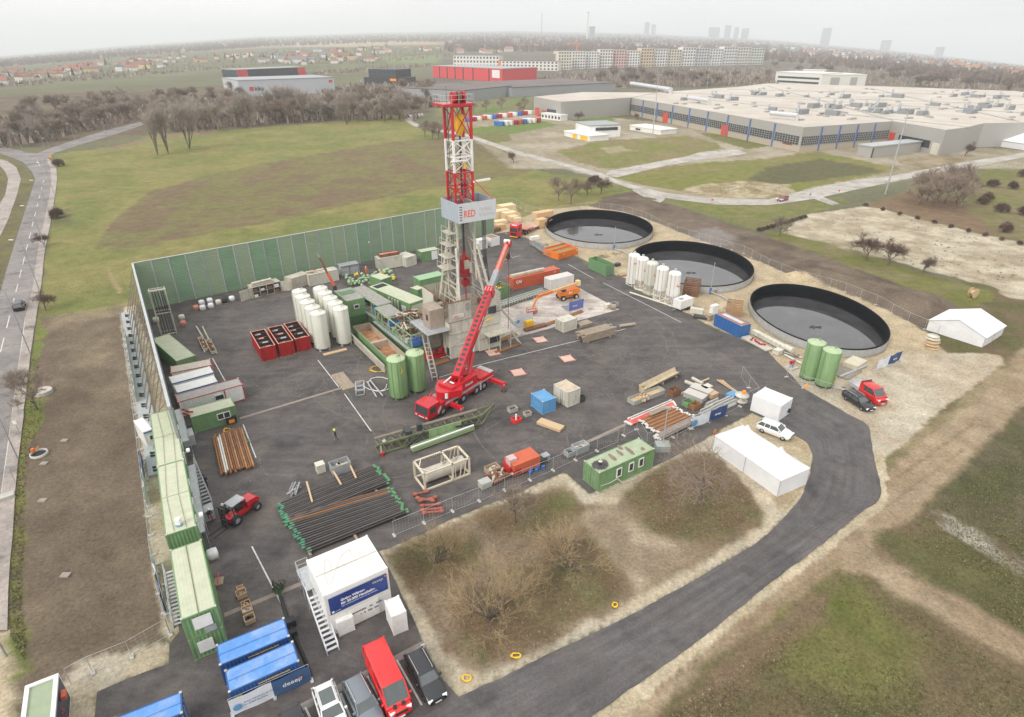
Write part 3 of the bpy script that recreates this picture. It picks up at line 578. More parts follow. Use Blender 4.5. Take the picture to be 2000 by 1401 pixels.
LL=(q1-q0).length; m_.bx(0,LL,-1.0,.9,0,.35)
for k in range(17):
 for dx in (-.35,.35):m_.cyl((1+k*LL/17+dx,-.3,.35),(1+k*LL/17+dx,.3,.55),.13,.13,6,1)
tag(m_.build('ballast_beam',[mat('ballast_concrete',(.42,.44,.45),.85,var=.12,dirt=(.3,.27,.23),damt=.5),M_dark]),'long grey concrete ballast beam at the feet of the wall struts','ballast')
# containers
def corr(mb,a,b,z0,z1,pitch=.28,dep=.045,mi=0):
 a=Vector((a[0],a[1],0)); b=Vector((b[0],b[1],0)); d=b-a; n=max(2,int(d.length/pitch)); d=d/n; o=Vector((-d.y,d.x,0)).normalized()*dep
 ps=[]
 for i in range(n):
  for f,k in ((0,0),(.3,0),(.45,1),(.85,1)):ps.append(a+d*(i+f)+o*k)
 ps.append(b); m=len(ps)
 mb.add([(p.x,p.y,z0) for p in ps]+[(p.x,p.y,z1) for p in ps],[(i,i+1,m+i+1,m+i) for i in range(m-1)],mi)
def container(label,a,b,c,zt,m,rm=None,h=None,z0=0,name='shipping_container',cat='container',doors='L',open_top=False,w=None,group=None,L=None,plain=False,fm=None,seams=0,inside=None,byc=False):
 A=P(a[0],a[1],zt); B=P(b[0],b[1],zt); Cc=P(c[0],c[1],zt); rz=ang(A,Cc)-math.pi/2 if byc else ang(A,B); L=L or (B-A).length
 w=w or ((Cc-A).length if byc else 0) or (Cc-A).dot(Vector((-math.sin(rz),math.cos(rz),0))); w=abs(w); h=h or zt-z0
 t=thing(name,label,cat,(A.x,A.y,z0),rz,group); fm=fm or m
 f=MB(); p=.13
 for x in (0,L-p):
  for y in (0,w-p):f.bx(x,x+p,y,y+p,.0,h)
 for z in (.02,h-.12):
  for y in (.012,w-.112):f.bx(p,L-p,y,y+.1,z,z+.1)
  for x in (.012,L-.112):f.bx(x,x+.1,p,w-p,z,z+.1)
 f.build('frame',fm,t)
 for x in (0,L):
  for y in (0,w):
   pass
 e=MB()
 for x in (.09,L-.09):
  for y in (.09,w-.09):e.box((x,y,h+.01),(.19,.19,.05)); e.box((x,y,.03),(.19,.19,.1))
 e.build('corner_casting',M_creamd if not plain else fm,t)
 g=MB(); q=.03
 ends={'F':((p,q),(L-p,q)),'R':((L-q,p),(L-q,w-p)),'K':((L-p,w-q),(p,w-q)),'L':((q,w-p),(q,p))}
 for k,(u,v) in ends.items():
  if k==doors:continue
  if plain:
   g.bar((u[0],u[1],h/2),(v[0],v[1],h/2),.05,h-.22)
  else:corr(g,u,v,.1,h-.1)
 g.build('side_wall',m,t)
 if doors:
  u,v=(Vector((*q_,0)) for q_ in ends[doors]); d=(v-u)/2
  for k in range(2):
   s0=u+d*k; s1=s0+d; nn=Vector((d.y,-d.x,0)).normalized()
   db=MB(); db.bar(s0+d*.03+Vector((0,0,h/2)),s1-d*.03+Vector((0,0,h/2)),.06,h-.25)
   for r in range(4):db.bar(s0+d*.1+nn*.04+Vector((0,0,.4+r*(h-.8)/3)),s1-d*.1+nn*.04+Vector((0,0,.4+r*(h-.8)/3)),.03,.3)
   dr=db.build('door',m,t); lb=MB()
   for r in (.3,.7):lb.cyl(s0+d*r+nn*.09+Vector((0,0,.15)),s0+d*r+nn*.09+Vector((0,0,h-.15)),.025,.025,6)
   lb.build('lock_bar',M_grey,dr)
 if open_top:
  fl=MB(); fl.bx(p,L-p,p,w-p,.15,.2); fl.build('floor_plate',inside or m,t)
  ii=MB()
  for (u,v) in ends.values():ii.bar(Vector((*u,h/2))*Vector((1,1,1))+Vector((0,0,0)),Vector((*v,h/2)),.02,h-.3)
 else:
  r=MB(); n=max(2,int(L/.3)); ps=[]
  x0,x1=.1,L-.1
  for i in range(n):
   s=(x1-x0)/n
   for fr,k in ((0,0),(.35,0),(.5,.005),(.85,.005)):ps.append((x0+s*(i+fr),k))
  ps.append((x1,0)); mm=len(ps); zz=h-.04
  if plain:r.bx(.1,L-.1,.1,w-.1,h-.08,h-.015)
  else:r.add([(x,.1,zz+k) for x,k in ps]+[(x,w-.1,zz+k) for x,k in ps],[(i,i+1,mm+i+1,mm+i) for i in range(mm-1)])
  if seams:
   for k in range(1,seams+1):r.bx(.1,L-.1,w*k/(seams+1)-.04,w*k/(seams+1)+.04,h-.01,h+.03)
  r.build('roof',rm or m,t)
 t['Lw']=[L,w,h]
 return t
def window(t,x,z,wd,hg,face='F',fm=M_white,name='window',split=0):
 L,w,h=t['Lw']; rz={'F':0,'R':math.pi/2,'K':math.pi,'L':-math.pi/2}[face]
 o={'F':(x,-.03),'R':(L+.03,x),'K':(x,w+.03),'L':(-.03,x)}[face]
 f=MB(); f.M=Matrix.Translation((o[0],o[1],z))@Matrix.Rotation(rz,4,'Z'); b=.11
 f.bx(-wd/2,wd/2,-.05,.05,-hg/2,-hg/2+b); f.bx(-wd/2,wd/2,-.05,.05,hg/2-b,hg/2); f.bx(-wd/2,-wd/2+b,-.05,.05,-hg/2+b,hg/2-b); f.bx(wd/2-b,wd/2,-.05,.05,-hg/2+b,hg/2-b)
 if split:f.bx(-b/2,b/2,-.05,.05,-hg/2+b,hg/2-b)
 fo=f.build(name,fm,t); g=MB(); g.M=f.M; g.bx(-wd/2+b,wd/2-b,-.01,.02,-hg/2+b,hg/2-b); g.build('pane',M_glass,fo); return fo
def plate(t,x0,x1,z0,z1,m,face='F',name='sign_panel',y=-.07,th=.03):
 L,w,h=t['Lw']; f=MB()
 if face=='F':f.bx(x0,x1,y-th,y,z0,z1)
 elif face=='R':f.bx(L-y,L-y+th,x0,x1,z0,z1)
 elif face=='L':f.bx(y-th,y,x0,x1,z0,z1)
 return f.build(name,m,t)
RX=math.pi/2
# office row on the left edge
o3b=container('lower pale green office container at the near end of the green row',(352,1212),(420,1187),(331,1075),5.0,M_green,M_greenl,h=2.5,name='office_container',doors=None,group='green office containers stacked along the left edge',byc=True,L=2.7)
o3=container('upper pale green office container with a white shutter at the near end of the row',(352,1212),(420,1187),(331,1075),5.0,M_green,M_greenl,h=2.5,z0=2.5,name='office_container',doors=None,group='green office containers stacked along the left edge',seams=0,byc=True,L=2.7)
plate(o3,.75,2.15,.9,2.2,M_white,name='shutter'); plate(o3b,.55,1.75,.7,2.0,M_white,name='shutter'); plate(o3,1.4,2.3,.15,.8,M_grey,name='vent')
b=MB(); Lw=o3['Lw']; b.bx(Lw[0]/2-.03,Lw[0]/2+.03,.1,Lw[1]-.1,2.5,2.53); b.build('roof_seam',M_olive,o3)
for k in (1,0):
 labs=('%s green office container in the middle of the left row, under the white roof box','%s green office container at the far end of the left row, nearest the flag')
 for j,(a,bb,c) in enumerate((((322,1047),(384,1030),(306,912)),((306,912),(355,897),(292,809)))):
  q=container(labs[j]%('upper' if k else 'lower'),a,bb,c,5.2,M_green,M_greenl,h=2.6,z0=2.6*k,name='office_container',doors=None,group='green office containers stacked along the left edge',seams=1 if k else 0,byc=True,L=2.7)
  if k:
   L,w,h=q['Lw']
   for yy in (2.0,5.0,8.5):window(q,yy,1.5,1.2,1.0,'R')
   s=MB()
   for xx in (L*.3,L*.7):s.tube([(xx,.2,h+.02),(xx+.25*(1 if j else -1),w/2,h+.02),(xx,w-.2,h+.02)],.018,5)
   s.build('lightning_wire',M_olive,q)
   mb=MB(); mb.bar((L,.8,h),(L+.5,.8,h+.5),.05); mb.box((L+.6,.8,h+.5),(.35,.5,.22),0,1); mb.build('flood_lamp',[M_grey,M_white],q)
  else:
   for yy in (1.5,4.5,8.0):plate(q,yy,yy+.9,.1,2.1,M_greend,'R','door_leaf')
p=P(350,1024,5.3); b=MB(); b.box((0,0,.35),(.45,.45,.7)); b.box((0,-.02,.02),(.5,.5,.1),mi=1); x=b.build('antenna_box',[M_white,M_blues]); x.location=p; tag(x,'small white box standing on the green office roof','antenna')
# outside stair and walkways on the row
def stair(label,a,b,zt,width=.9,m=M_galv,n=14,name='metal_stair',rail=True,up='x'):
 A=Vector(a); B=Vector(b); d=B-A; rz=ang(A,B); L=d.xy.length; t=thing(name,label,'stairs',A,rz)
 s=MB()
 for y in (-width/2,width/2):s.bar((0,y,0),(L,y,zt),.05,.22)
 s.build('stringer',m,t); k=MB()
 for i in range(1,n):k.box((L*i/n,0,zt*i/n),(.24,width-.06,.04))
 k.build('treads',m,t)
 if rail:
  h=MB()
  for y in (-width/2,width/2):
   for o in (.55,1.0):h.cyl((0,y,o),(L,y,zt+o),.025,.025,6)
   for i in range(0,6):h.cyl((L*i/5,y,zt*i/5),(L*i/5,y,zt*i/5+1.0),.022,.022,5)
  h.build('handrail',m,t)
 return t
stair('grey metal stairs rising along the green office row beside the forklift',P(408,992),P(372,905,2.6),2.7,1.0,M_galv,14)
def gantry(label,a,b,zt,width=1.0,m=M_galv):
 A=Vector(a); B=Vector(b); rz=ang(A,B); L=(B-A).xy.length; t=thing('walkway',label,'walkway',(A.x,A.y,0),rz)
 s=MB(); s.bx(0,L,-width/2,width/2,zt-.12,zt)
 s.build('deck',m,t); g=MB()
 for x in [i*L/max(1,round(L/2.5)) for i in range(round(L/2.5)+1)]:
  g.cyl((x,-width/2,0),(x,-width/2,zt+1.05),.035,.035,6)
 for o in (.5,1.05):g.cyl((0,-width/2,zt+o),(L,-width/2,zt+o),.025,.025,6)
 g.build('railing',m,t); return t
gantry('grey steel walkway on posts before the upper green offices near the flag',P(362,862,2.6),P(346,800,2.6),2.6,.9)
gantry('grey steel landing below the forklift end of the green offices',P(393,1040,2.6),P(374,910,2.6),2.6,.8)
stair('narrow grey stair behind the near green office container, beside the fence',P(349,1225),P(331,1110,2.5),2.5,.8,M_galv,16)
# containers behind the row
q=container('pale green roofed container beside the tall steel frame in the wall corner',(344,706),(382,694),(329,652),2.5,M_green,M_greenl,doors=None,name='site_container')
q=container('small white container with blue trim outside the wall, beside the fence',(279,845),(298,838),(274,817),2.5,M_white,M_white,doors=None,name='site_container',plain=True); window(q,.8,1.4,.7,.8,'F'); plate(q,0,q['Lw'][0],2.25,2.42,M_blue)
q=container('white container with ribbed sandy roof and small red triangles',(333,729),(413,713),(330,716),2.6,M_white,mat('ribbed_roof',(.52,.47,.4),.7,var=.15),doors=None,name='site_container',fm=M_red,w=2.4)
for x in (4.3,5.2,6.0):
 b=MB(); b.add([(x-.22,-.08,2.15),(x+.22,-.08,2.15),(x,-.08,2.5)],[(0,1,2)]); b.add([(x-.22,-.1,2.15),(x+.22,-.1,2.15),(x,-.1,2.5)],[(0,1,2)]); b.build('warning_triangle',M_red,q)
for i,(a,bb,c) in enumerate((((336,749),(417,727),(334,732)),((346,767),(425,745),(339,751)))):
 q=container('white site container with blue edge stripe, %s'%('next to the sandy ribbed roof' if i==0 else 'next to the red trimmed one'),a,bb,c,2.6,M_white,M_white,doors=None,name='site_container',plain=True,group='white containers in a row by the wall',w=2.35)
 plate(q,0,q['Lw'][0],2.42,2.58,M_blue,name='stripe')
q=container('long white site container with red edges and grey ribbed roof',(347,786),(474,751),(341,771),2.5,M_white,mat('grey_ribbed_roof',(.36,.34,.32),.7,var=.12),doors=None,name='site_container',fm=M_red,plain=False,w=2.4)
window(q,5.2,1.5,1.3,.9); plate(q,q['Lw'][0]*.69,q['Lw'][0]*.69+.12,.1,2.4,M_red,name='trim')
fg=container('green office container with twin window behind the red and white flag',(372,816),(459,792),(364,797),2.5,M_green,M_greenl,doors=None,name='site_container',w=2.6)
window(fg,3.9,1.45,1.7,1.0,split=1)
p=P(363,838); t=thing('flag_pole','short pole with a red white red flag beside the green offices','flag',p); z=zat(p,798)
MB().cyl((0,0,0),(0,0,z),.035,.03,8).build('pole',M_galv,t)
for k in range(3):
 mb=MB(); n=8; vs=[]
 for i in range(n+1):
  for j in (0,1):vs.append((i*.2,.12*math.sin(i*.9),z-.05-.3*(k+j)-i*.05))
 mb.add(vs,[(2*i,2*i+1,2*i+3,2*i+2) for i in range(n)]); mb.build('flag_stripe',(M_redb,M_white,M_redb)[k],t)
 # single green office by the beds
gi=container('green site container with three white windows, soot and rust on its roof',(1170.5,925),(1279.5,876.5),(1141,900),2.75,M_green,mat('stained_roof',(.36,.43,.29),.65,var=.12,dirt=(.3,.27,.16),damt=.5),doors='L',name='site_container')
L,w,h=gi['Lw']
for x in (3.1,5.0,6.6):window(gi,x,1.6,.8,1.25)
rg=random.Random(2)
for i,(x,y,ln) in enumerate(((2.0,1.4,1.1),(3.3,1.5,1.5),(4.6,1.7,1.3),(5.9,1.4,1.9),(5.4,2.5,1.0),(7.5,.8,.6))):
 mb=MB(); n=22; vs=[(x+.26*math.cos(2*math.pi*k/n)*rg.uniform(.75,1.15)+.05*math.sin(2*math.pi*k/n),y+ln/2*math.sin(2*math.pi*k/n)*rg.uniform(.85,1.1),h+.012+.002*i) for k in range(n)]
 mb.add(vs,[tuple(range(n))]); mb.build('rust_stain',mat('roof_rust',(.24,.17,.12),.9,var=.3,scale=2),gi)
mb=MB(); n=40; vs=[(1.15+(.95+.3*rg.random()*(k%2))*math.cos(2*math.pi*k/n),1.2+(.8+.25*rg.random()*(k%2))*math.sin(2*math.pi*k/n),h+.028) for k in range(n)]; mb.add(vs,[tuple(range(n))]); mb.build('soot_stain',mat('soot',(.075,.075,.07),.9,var=.45,scale=1.2),gi)
mb=MB(); mb.cyl((1.15,1.2,h),(1.15,1.2,h+.45),.2,.2,12); mb.cyl((1.15,1.2,h+.5),(1.15,1.2,h+.58),.26,.12,12,1); mb.build('flue',[M_dark,M_cream],gi)
mb=MB(); mb.tube([(.3,-.12,.9),(1.6,-.12,.75),(2.8,-.14,.9),(3.4,-.5,.25),(5.5,-.6,.1)],.05,6); mb.build('cable',M_cream,gi)
# white twin unit with banner
cab=None
for k in (0,1):
 q=container(('lower','upper')[k]+' white double cabin '+('behind the two white boxes and sponsor board' if k==0 else 'carrying the large blue banner'),(631.4,1165),(757,1108.5),(599.3,1093.5),5.0,M_white,M_white,h=2.48,z0=2.5*k,name='office_container',doors=None,plain=True,group='white cabins stacked two high')
 if k:cab=q
 else:cab0=q
L,w,h=cab['Lw']
mb=MB(); mb.bx(.1,L-.1,w/2-.05,w/2+.05,h-.01,h+.05); mb.build('roof_joint',M_creamd,cab)
mb=MB(); rg=random.Random(9); pts=[(.5+1.1*math.cos(t_*.35)*1.0+t_*.16,.6+w*.38+1.5*math.sin(t_*.52),h+.02) for t_ in range(28)]; mb.tube(pts,.02,5); mb.build('roof_cable',mat('beige_cable',(.68,.6,.48)),cab)
plate(cab,.3,L-.22,.08,1.98,mat('blue_banner',(.02,.05,.22),.4,var=.25,scale=.6),name='banner')
ban=dict(rot=(RX,0,0))
text('Grüne Wärme',.36,T_white,cab,(1.3,-.115,1.18),(RX,0,0),bold=.012); text('für 20.000 Haushalte.',.36,T_white,cab,(1.3,-.115,.78),(RX,0,0),bold=.012)
text('Dank umweltfreundlicher Wärme aus dem Erdinneren',.15,T_white,cab,(1.3,-.115,.52),(RX,0,0)); text('deeep',.42,T_grey,cab,(L-1.6,-.115,1.48),(RX,0,0)); mb=MB(); mb.cyl((L-.36,-.105,1.78),(L-.36,-.12,1.78),.09,.09,14); mb.build('logo_dot',M_orange,cab)
mb=MB(); mb.bx(.42,.62,-.12,-.1,.22,.42); mb.build('logo_square',T_white,cab); text('wien energie',.1,T_white,cab,(.68,-.115,.28),(RX,0,0))
plate(cab0,1.7,L-1.25,.2,2.2,M_white,name='sponsor_board'); mb=MB()
for i,(x,z,wd) in enumerate(((2.1,1.5,1.3),(3.7,1.5,.3),(4.3,1.5,.7),(2.8,1.05,.25),(3.15,1.05,.25),(3.5,1.05,.5),(4.1,1.05,.5))):
 for j in range(max(1,int(wd/.14))):mb.bx(x+j*.14,x+j*.14+.1,-.115,-.1,z,z+.16,[0,0,1,2,0,0,1][i])
mb.build('sponsor_marks',[T_blk,T_navy,T_red],cab0)
for i,(a,b,c,zt,lb) in enumerate((((656,1215),(683,1203),(648,1192),1.7,'small white equipment box at the stair end of the double cabin'),((764.5,1206),(791,1195),(742,1168),2.4,'tall white equipment box at the flower bed end of the double cabin'))):
 if i==0:a,b,c=(658,1219),(684,1207),(649,1197)
 q=container(lb,a,b,c,zt,M_white,M_white,doors=None,plain=True,name='equipment_box',cat='equipment box',L=1.45 if i==0 else 1.35,w=1.0 if i==0 else 2.0)
stair('white metal stairs climbing to the double cabin beside the parked cars',P(652,1276),P(610,1158,2.5),2.55,1.0,mat('white_galvanised',(.66,.68,.7),.45,.2),13)
A=P(610,1150,2.5); mb=MB(); rzc=cab.rotation_euler.z
t=thing('stair_landing','white metal stair landing with guard rail at the double cabin','landing',(A.x,A.y,0),rzc)
MB().bx(-.6,.55,0,3.0,2.42,2.52).build('deck',M_galv,t); g=MB()
for x,y in ((-.55,.1),(-.55,1.5),(-.55,2.9),(.5,2.9)):g.cyl((x,y,0),(x,y,3.6),.035,.035,6)
for z in (3.05,3.6):g.tube([(-.55,.1,z),(-.55,2.9,z),(.5,2.9,z)],.028,6)
g.build('guard_rail',M_galv,t)
# blue containers at the front
bl=[]
for i,(a,b,c,lb) in enumerate((((446,1354),(585,1291.7),(434,1311),'bright blue container with banner, nearer of the blue pair beside the stairs'),((428,1301),(566,1243),(418,1261),'bright blue container, farther of the blue pair beside the stairs'),((219,1450),(357,1393),(208,1408),'bright blue container cut by the bottom edge of the picture'))):
 q=container(lb,a,b,c,2.55,mat('blue_container',(.02,.085,.27),.45,var=.1,dirt=(.1,.15,.25),damt=.3),M_bluer,name='shipping_container',doors='R' if i==2 else None,plain=False,group='bright blue containers at the front',seams=1); bl.append(q)
 L,w,h=q['Lw']
 for s_,x in (('JFS',.25),):text('JES',.5,T_yel,q,(x,-.06,1.5),(RX,0,0),bold=.02)
 text('www.jes-containers.com',.24,T_yel,q,(2.1,-.06,2.12),(RX,0,0),bold=.008)
p=P(455,1400);
def banner(label,a,b,hgt,m,mr=None,split=.5,txt=None,tm=T_white,z0=.1,name='banner',wave=.05,ts=.5,dot=False,sail=False):
 A,B=Vector(a),Vector(b); rz=ang(A,B); L=(B-A).xy.length; t=thing(name,label,'banner',(A.x,A.y,0),rz)
 def cloth(x0,x1,mm,nm):
  mb=MB(); n=14; vs=[]
  for i in range(n+1):
   x=x0+(x1-x0)*i/n
   for j in range(4):vs.append((x,wave*math.sin(x*2.3+j*.7)-.03,z0+hgt*j/3+(.03*math.sin(x*3) if j==3 else 0)))
  mb.add(vs,[(4*i+j,4*i+4+j,4*i+5+j,4*i+1+j) for i in range(n) for j in range(3)],0,True); return mb.build(nm,mm,t)
 if mr:cloth(0,L*split,m,'banner_cloth'); cloth(L*split,L,mr,'banner_cloth')
 else:cloth(0,L,m,'banner_cloth')
 f=MB()
 for x in (0,L*split if mr else L/2,L):f.cyl((x,.06,0),(x,.06,2.0),.022,.022,6); f.box((x,.06,.07),(.25,.7,.14))
 f.cyl((0,.06,2.0),(L,.06,2.0),.02,.02,6); f.cyl((0,.06,.12),(L,.06,.12),.02,.02,6); f.build('frame',M_galv,t)
 if txt:
  x=L*(split+.12) if mr else L*.2
  text(txt,ts,tm,t,(x,-.1-wave,z0+hgt*.42),(RX,0,0))
  if dot:mb=MB(); mb.cyl((x+ts*2.35,-.1-wave,z0+hgt*.42+ts*.45),(x+ts*2.35,-.12-wave,z0+hgt*.42+ts*.45),.1,.1,12); mb.build('logo_dot',M_orange,t)
 return t,L
M_banw=mat('pale_banner',(.66,.69,.74),.6,var=.12,scale=.8); M_bank=mat('blue_slate_banner',(.045,.1,.22),.55,var=.12)
t,L=banner('white and dark blue banner fence before the nearer blue container',P(455,1400),P(609,1330),1.8,M_banw,M_bank,.52,'deeep',T_white,.1,'fence_banner',.03,.62,True)
text('Grüne Wärme aus der Tiefe',.2,T_navy,t,(1.0,-.15,1.1),(RX,0,0)); text('für 20.000 Haushalte',.2,T_navy,t,(1.0,-.15,.8),(RX,0,0)); mb=MB(); mb.cyl((.5,-.13,.9),(.5,-.14,.9),.32,.32,20); mb.build('logo_disc',M_blues,t)
t,L=banner('white and dark blue banner fence in front of the rusty pipe stacks',P(1351,838),P(1417,812),1.75,M_banw,M_navy,.5,'deeep',T_white,.12,'fence_banner',.06,.5)
mb=MB(); mb.cyl((.3,-.14,.9),(.3,-.15,.9),.5,.5,20); mb.build('logo_disc',M_blues,t)
t,L=banner('small white and navy banner fence on the gravel beside the third basin',P(1711,724),P(1756,705),1.7,M_banw,M_navy,.5,'deeep',T_white,.12,'fence_banner',.08,.45)
t,L=banner('violet blue banner standing on the concrete pad under the orange lift',P(1111,610),P(1139,602),1.85,M_bluev,None,.5,'deeep',T_white,.15,'fence_banner',.03,.5,True)
t,L=banner('pale white banner standing on the concrete pad beside the drill tower',P(1009,639),P(1040,629),1.85,M_banw,None,.5,None,T_white,.15,'fence_banner',.03)
mb=MB(); mb.cyl((.3,-.1,1.0),(.3,-.11,1.0),.35,.35,18); mb.build('logo_disc',M_blues,t)
for pts,lb in (([(1095,598),(1111,610),(1111,601),(1118,596)],'grey weather sheet on the pad behind the violet banner'),([(996,629),(1009,640),(1012,632),(1008,627)],'grey weather sheet on the pad behind the pale banner')):
 mb=MB(); mb.add([tuple(P(*q_,.07)) for q_ in pts],[(0,1,2,3)]); mb.add([tuple(P(*q_,.055)) for q_ in pts],[(3,2,1,0)]); tag(mb.build('ground_sheet',mat('grey_sheet',(.22,.25,.28),.6)),lb,'sheet')
 # left lower corner unit
q=container('dark blue container with pale green roof and white rim in the bottom left corner',(29,1500),(103,1468),(26,1351),2.8,mat('night_blue_print',(.015,.02,.07),.4,var=.4,scale=.8),mat('sage_roof',(.3,.36,.24),.7,var=.08),doors=None,plain=True,name='information_container',fm=M_white)
L,w,h=q['Lw']; mb=MB();
for x0,x1,y0,y1 in ((.0,.3,0,w),(L-.3,L,0,w),(.3,L-.3,w-.3,w)):mb.bx(x0,x1,y0,y1,h,h+.12)
mb.build('roof_rim',M_white,q)
mb=MB()
for k in range(12):
 a=2*math.pi*k/12; mb.add([(L+.06,w-2.6+.5*math.cos(a+j)*r,1.3+.9*math.sin(a+j)*r) for j,r in ((0,.4),(.25,1.0),(.45,.4))],[(0,1,2)],k%2)
mb.build('flame_print',[M_orange,mat('violet_print',(.3,.05,.3))],q)
mb=MB(); mb.bx(L+.05,L+.35,w-1.9,w-1.2,1.9,2.3); mb.build('vent_hood',M_orangec,q)
# more containers and boxes
def C(label,a,b,c,bot=None,zt=2.5,**k):
 if bot:zt=zb(a,bot)
 return container(label,a,b,c,zt,**k)
q=C('long orange red shipping container lying behind the concrete pad',(1002.5,545.5),(1093.5,524.9),(989,539.5),zt=2.45,m=M_orangec,doors='L'); L,w,h=q['Lw']
text('CAI',.85,T_white,q,(.7,-.06,1.3),(RX,0,0),bold=.03); text('C 41',.3,T_white,q,(L-1.6,-.06,1.9),(RX,0,0),bold=.01); mb=MB(); mb.box((4.4,1.1,h+.3),(8.4,.7,.5),0); mb.build('roof_beam',M_creamd,q)
C('white shipping container behind the orange boom lift',(1076.5,547.4),(1121.4,536.8),(1062.5,541.9),zt=2.45,m=M_white,rm=mat('stained_white_roof',(.66,.63,.58),.6,var=.06,dirt=(.45,.36,.28),damt=.5),doors='L',w=2.4)
C('green open topped container standing on the sand below the first basin',(1149.9,503.7),(1183.9,518.6),(1165.7,500),zt=2.5,m=mat('fresh_green',(.16,.3,.14),.5,var=.08,dirt=(.1,.18,.09),damt=.3),doors='R',open_top=True,name='open_container',w=2.4)
q=C('blue container with a rust brown rim and glazed roof beside the third basin',(1396.5,612.7),(1448,637.5),(1414.5,607.5),zt=2.35,m=mat('ribbed_blue',(.03,.13,.36),.5,var=.12,dirt=(.1,.14,.2),damt=.4),rm=mat('rust_roof',(.33,.16,.11),.8,var=.12),doors=None,name='pump_container'); L,w,h=q['Lw']
MB().bx(.9,L-.8,w*.3,w*.68,h-.005,h+.06).build('skylight',mat('milky_sheet',(.5,.52,.53),.3,var=.15),q); mb=MB()
for x in [i*L/8 for i in range(1,8)]:mb.bx(x-.07,x+.07,-.05,.0,.1,h-.1)
mb.build('rib',M_blue,q)
C('beige cube container on the edge of the concrete pad',(1101.3,629.9),(1127.5,621.4),(1085.6,619.6),zt=2.1,m=M_cream,doors='L',name='cube_container',w=2.35)
C('sky blue cube container in the middle of the yard',(1060,786),(1086,777),(1035,769),zt=2.1,m=M_blues,doors='R',name='cube_container')
q=C('cream cube container with rusty roof beside the sky blue one',(1110,767.5),(1134,757.5),(1082.5,750),zt=2.5,m=M_cream,rm=mat('rusty_cream_roof',(.55,.46,.34),.7,var=.15,dirt=(.36,.25,.15),damt=.7),doors='L',name='cube_container'); mb=MB(); mb.bx(-.1,-.04,1.5,2.6,.05,2.4); mb.build('open_door',M_cream,q)
q=C('white box body with rounded edges at the bend of the access road',(1471,771),(1526,794),(1495,756),zt=2.55,m=M_whitec,rm=M_whitec,doors=None,plain=True,name='box_container'); L,w,h=q['Lw']; mb=MB(); mb.cyl((L+.02,w-.5,.75),(L+.18,w-.5,.75),.33,.33,16); mb.build('spare_wheel',M_black,q)
q=C('white tandem axle box trailer beside the white silos',(1331,589),(1355,581.5),(1323,583),zt=2.3,m=M_white,rm=M_white,doors=None,plain=True,name='box_trailer',cat='trailer',h=1.75,z0=.55,w=2.0); L,w,h=q['Lw']
for x in (L*.6,L*.78):MB().cyl((x,-.05,-.2),(x,.15,-.2),.33,.33,16).build('wheel',M_black,q)
MB().bar((-1.2,w/2,-.1),(0,w/2,-.1),.1).build('drawbar',M_grey,q); MB().bx(.5,1.5,.5,1.4,h,h+.04).build('roof_hatch',M_grey,q)
C('small pale cream container at the end of the barrier wall',(793,504),(813,498),(782,494),zt=2.3,m=M_cream,doors='L',name='cube_container')
q=C('beige ribbed container carrying an open timber crate by the wall',(738.5,506),(785,498),(726.5,501.5),zt=2.7,m=M_cream,doors='L',w=2.4); L,w,h=q['Lw']
def crate(label,loc,rz,d,m,name='timber_crate',full=None,group=None):
 t=thing(name,label,'crate',loc,rz,group); mb=MB(); L,w,h=d; n=max(2,int(h/.32))
 for k in range(n):
  z=h*(k+.5)/n
  for y in (0,w):mb.box((L/2,y,z),(L,.05,h/n*.7))
  for x in (0,L):mb.box((x,w/2,z),(.05,w,h/n*.7))
 for x in (0,L/2,L):
  for y in (-.045,w+.045):mb.box((x,y,h/2),(.12,.05,h))
 mb.bx(0,L,0,w,.02,.1); mb.build('slats',m,t)
 if full:MB().bx(.05,L-.05,.05,w-.05,.1,h*.75).build('filling',full,t)
 return t
A=q.matrix_basis if False else None
def on(q_,x,y,z):
 m4=Matrix.Translation(q_.location)@Matrix.Rotation(q_.rotation_euler.z,4,'Z'); return m4@Vector((x,y,z))
crate('open brown crate of packed bags lying on the beige container',on(q,.7,.5,h+.03),q.rotation_euler.z,(4.6,1.5,.7),M_rustd,full=M_pink)
q=C('green container with a white door before the barrier wall, left of the tower',(822.5,493),(858,486.5),(810.5,488),zt=2.4,m=M_green,rm=M_greenl,doors='L',name='site_container',w=2.4); plate(q,q['Lw'][0]*.55,q['Lw'][0]*.88,.1,2.2,M_white,name='door_leaf')
C('long green container with yellow corners left of the tower',(820,548),(870,536.5),(806,540),zt=2.4,m=M_green,rm=mat('mint_roof',(.3,.46,.27),.6,var=.08),doors='L',name='site_container',fm=M_green)
q=C('green open box of orange gear between the crane boom and the orange container',(974,564),(996,557),(956,556),zt=2.3,m=M_green,doors=None,open_top=True,name='open_container',inside=M_rustd); L,w,h=q['Lw']; mb=MB(); rg=random.Random(3)
for k in range(10):mb.box((rg.uniform(.4,L-.4),rg.uniform(.4,w-.4),1.2+rg.random()*.8),(rg.uniform(.3,.9),.3,.4),rg.random()*3,k%2)
mb.build('gear',[M_rust,M_yellow],q)
C('white corrugated box behind the crane boom near the wall end',(936,470.5),(952,467),(930,466),zt=2.4,m=M_white,doors=None,name='cube_container')
q=C('white open skip of brown spoil beside the wall end',(959,466),(976,462),(950,459),zt=2.2,m=M_white,doors=None,open_top=True,name='waste_skip',cat='skip',plain=True); L,w,h=q['Lw']; MB().bx(.1,L-.1,.1,w-.1,.2,h-.15).build('spoil',mat('brown_spoil',(.3,.2,.14),.9,var=.3,scale=4),q)
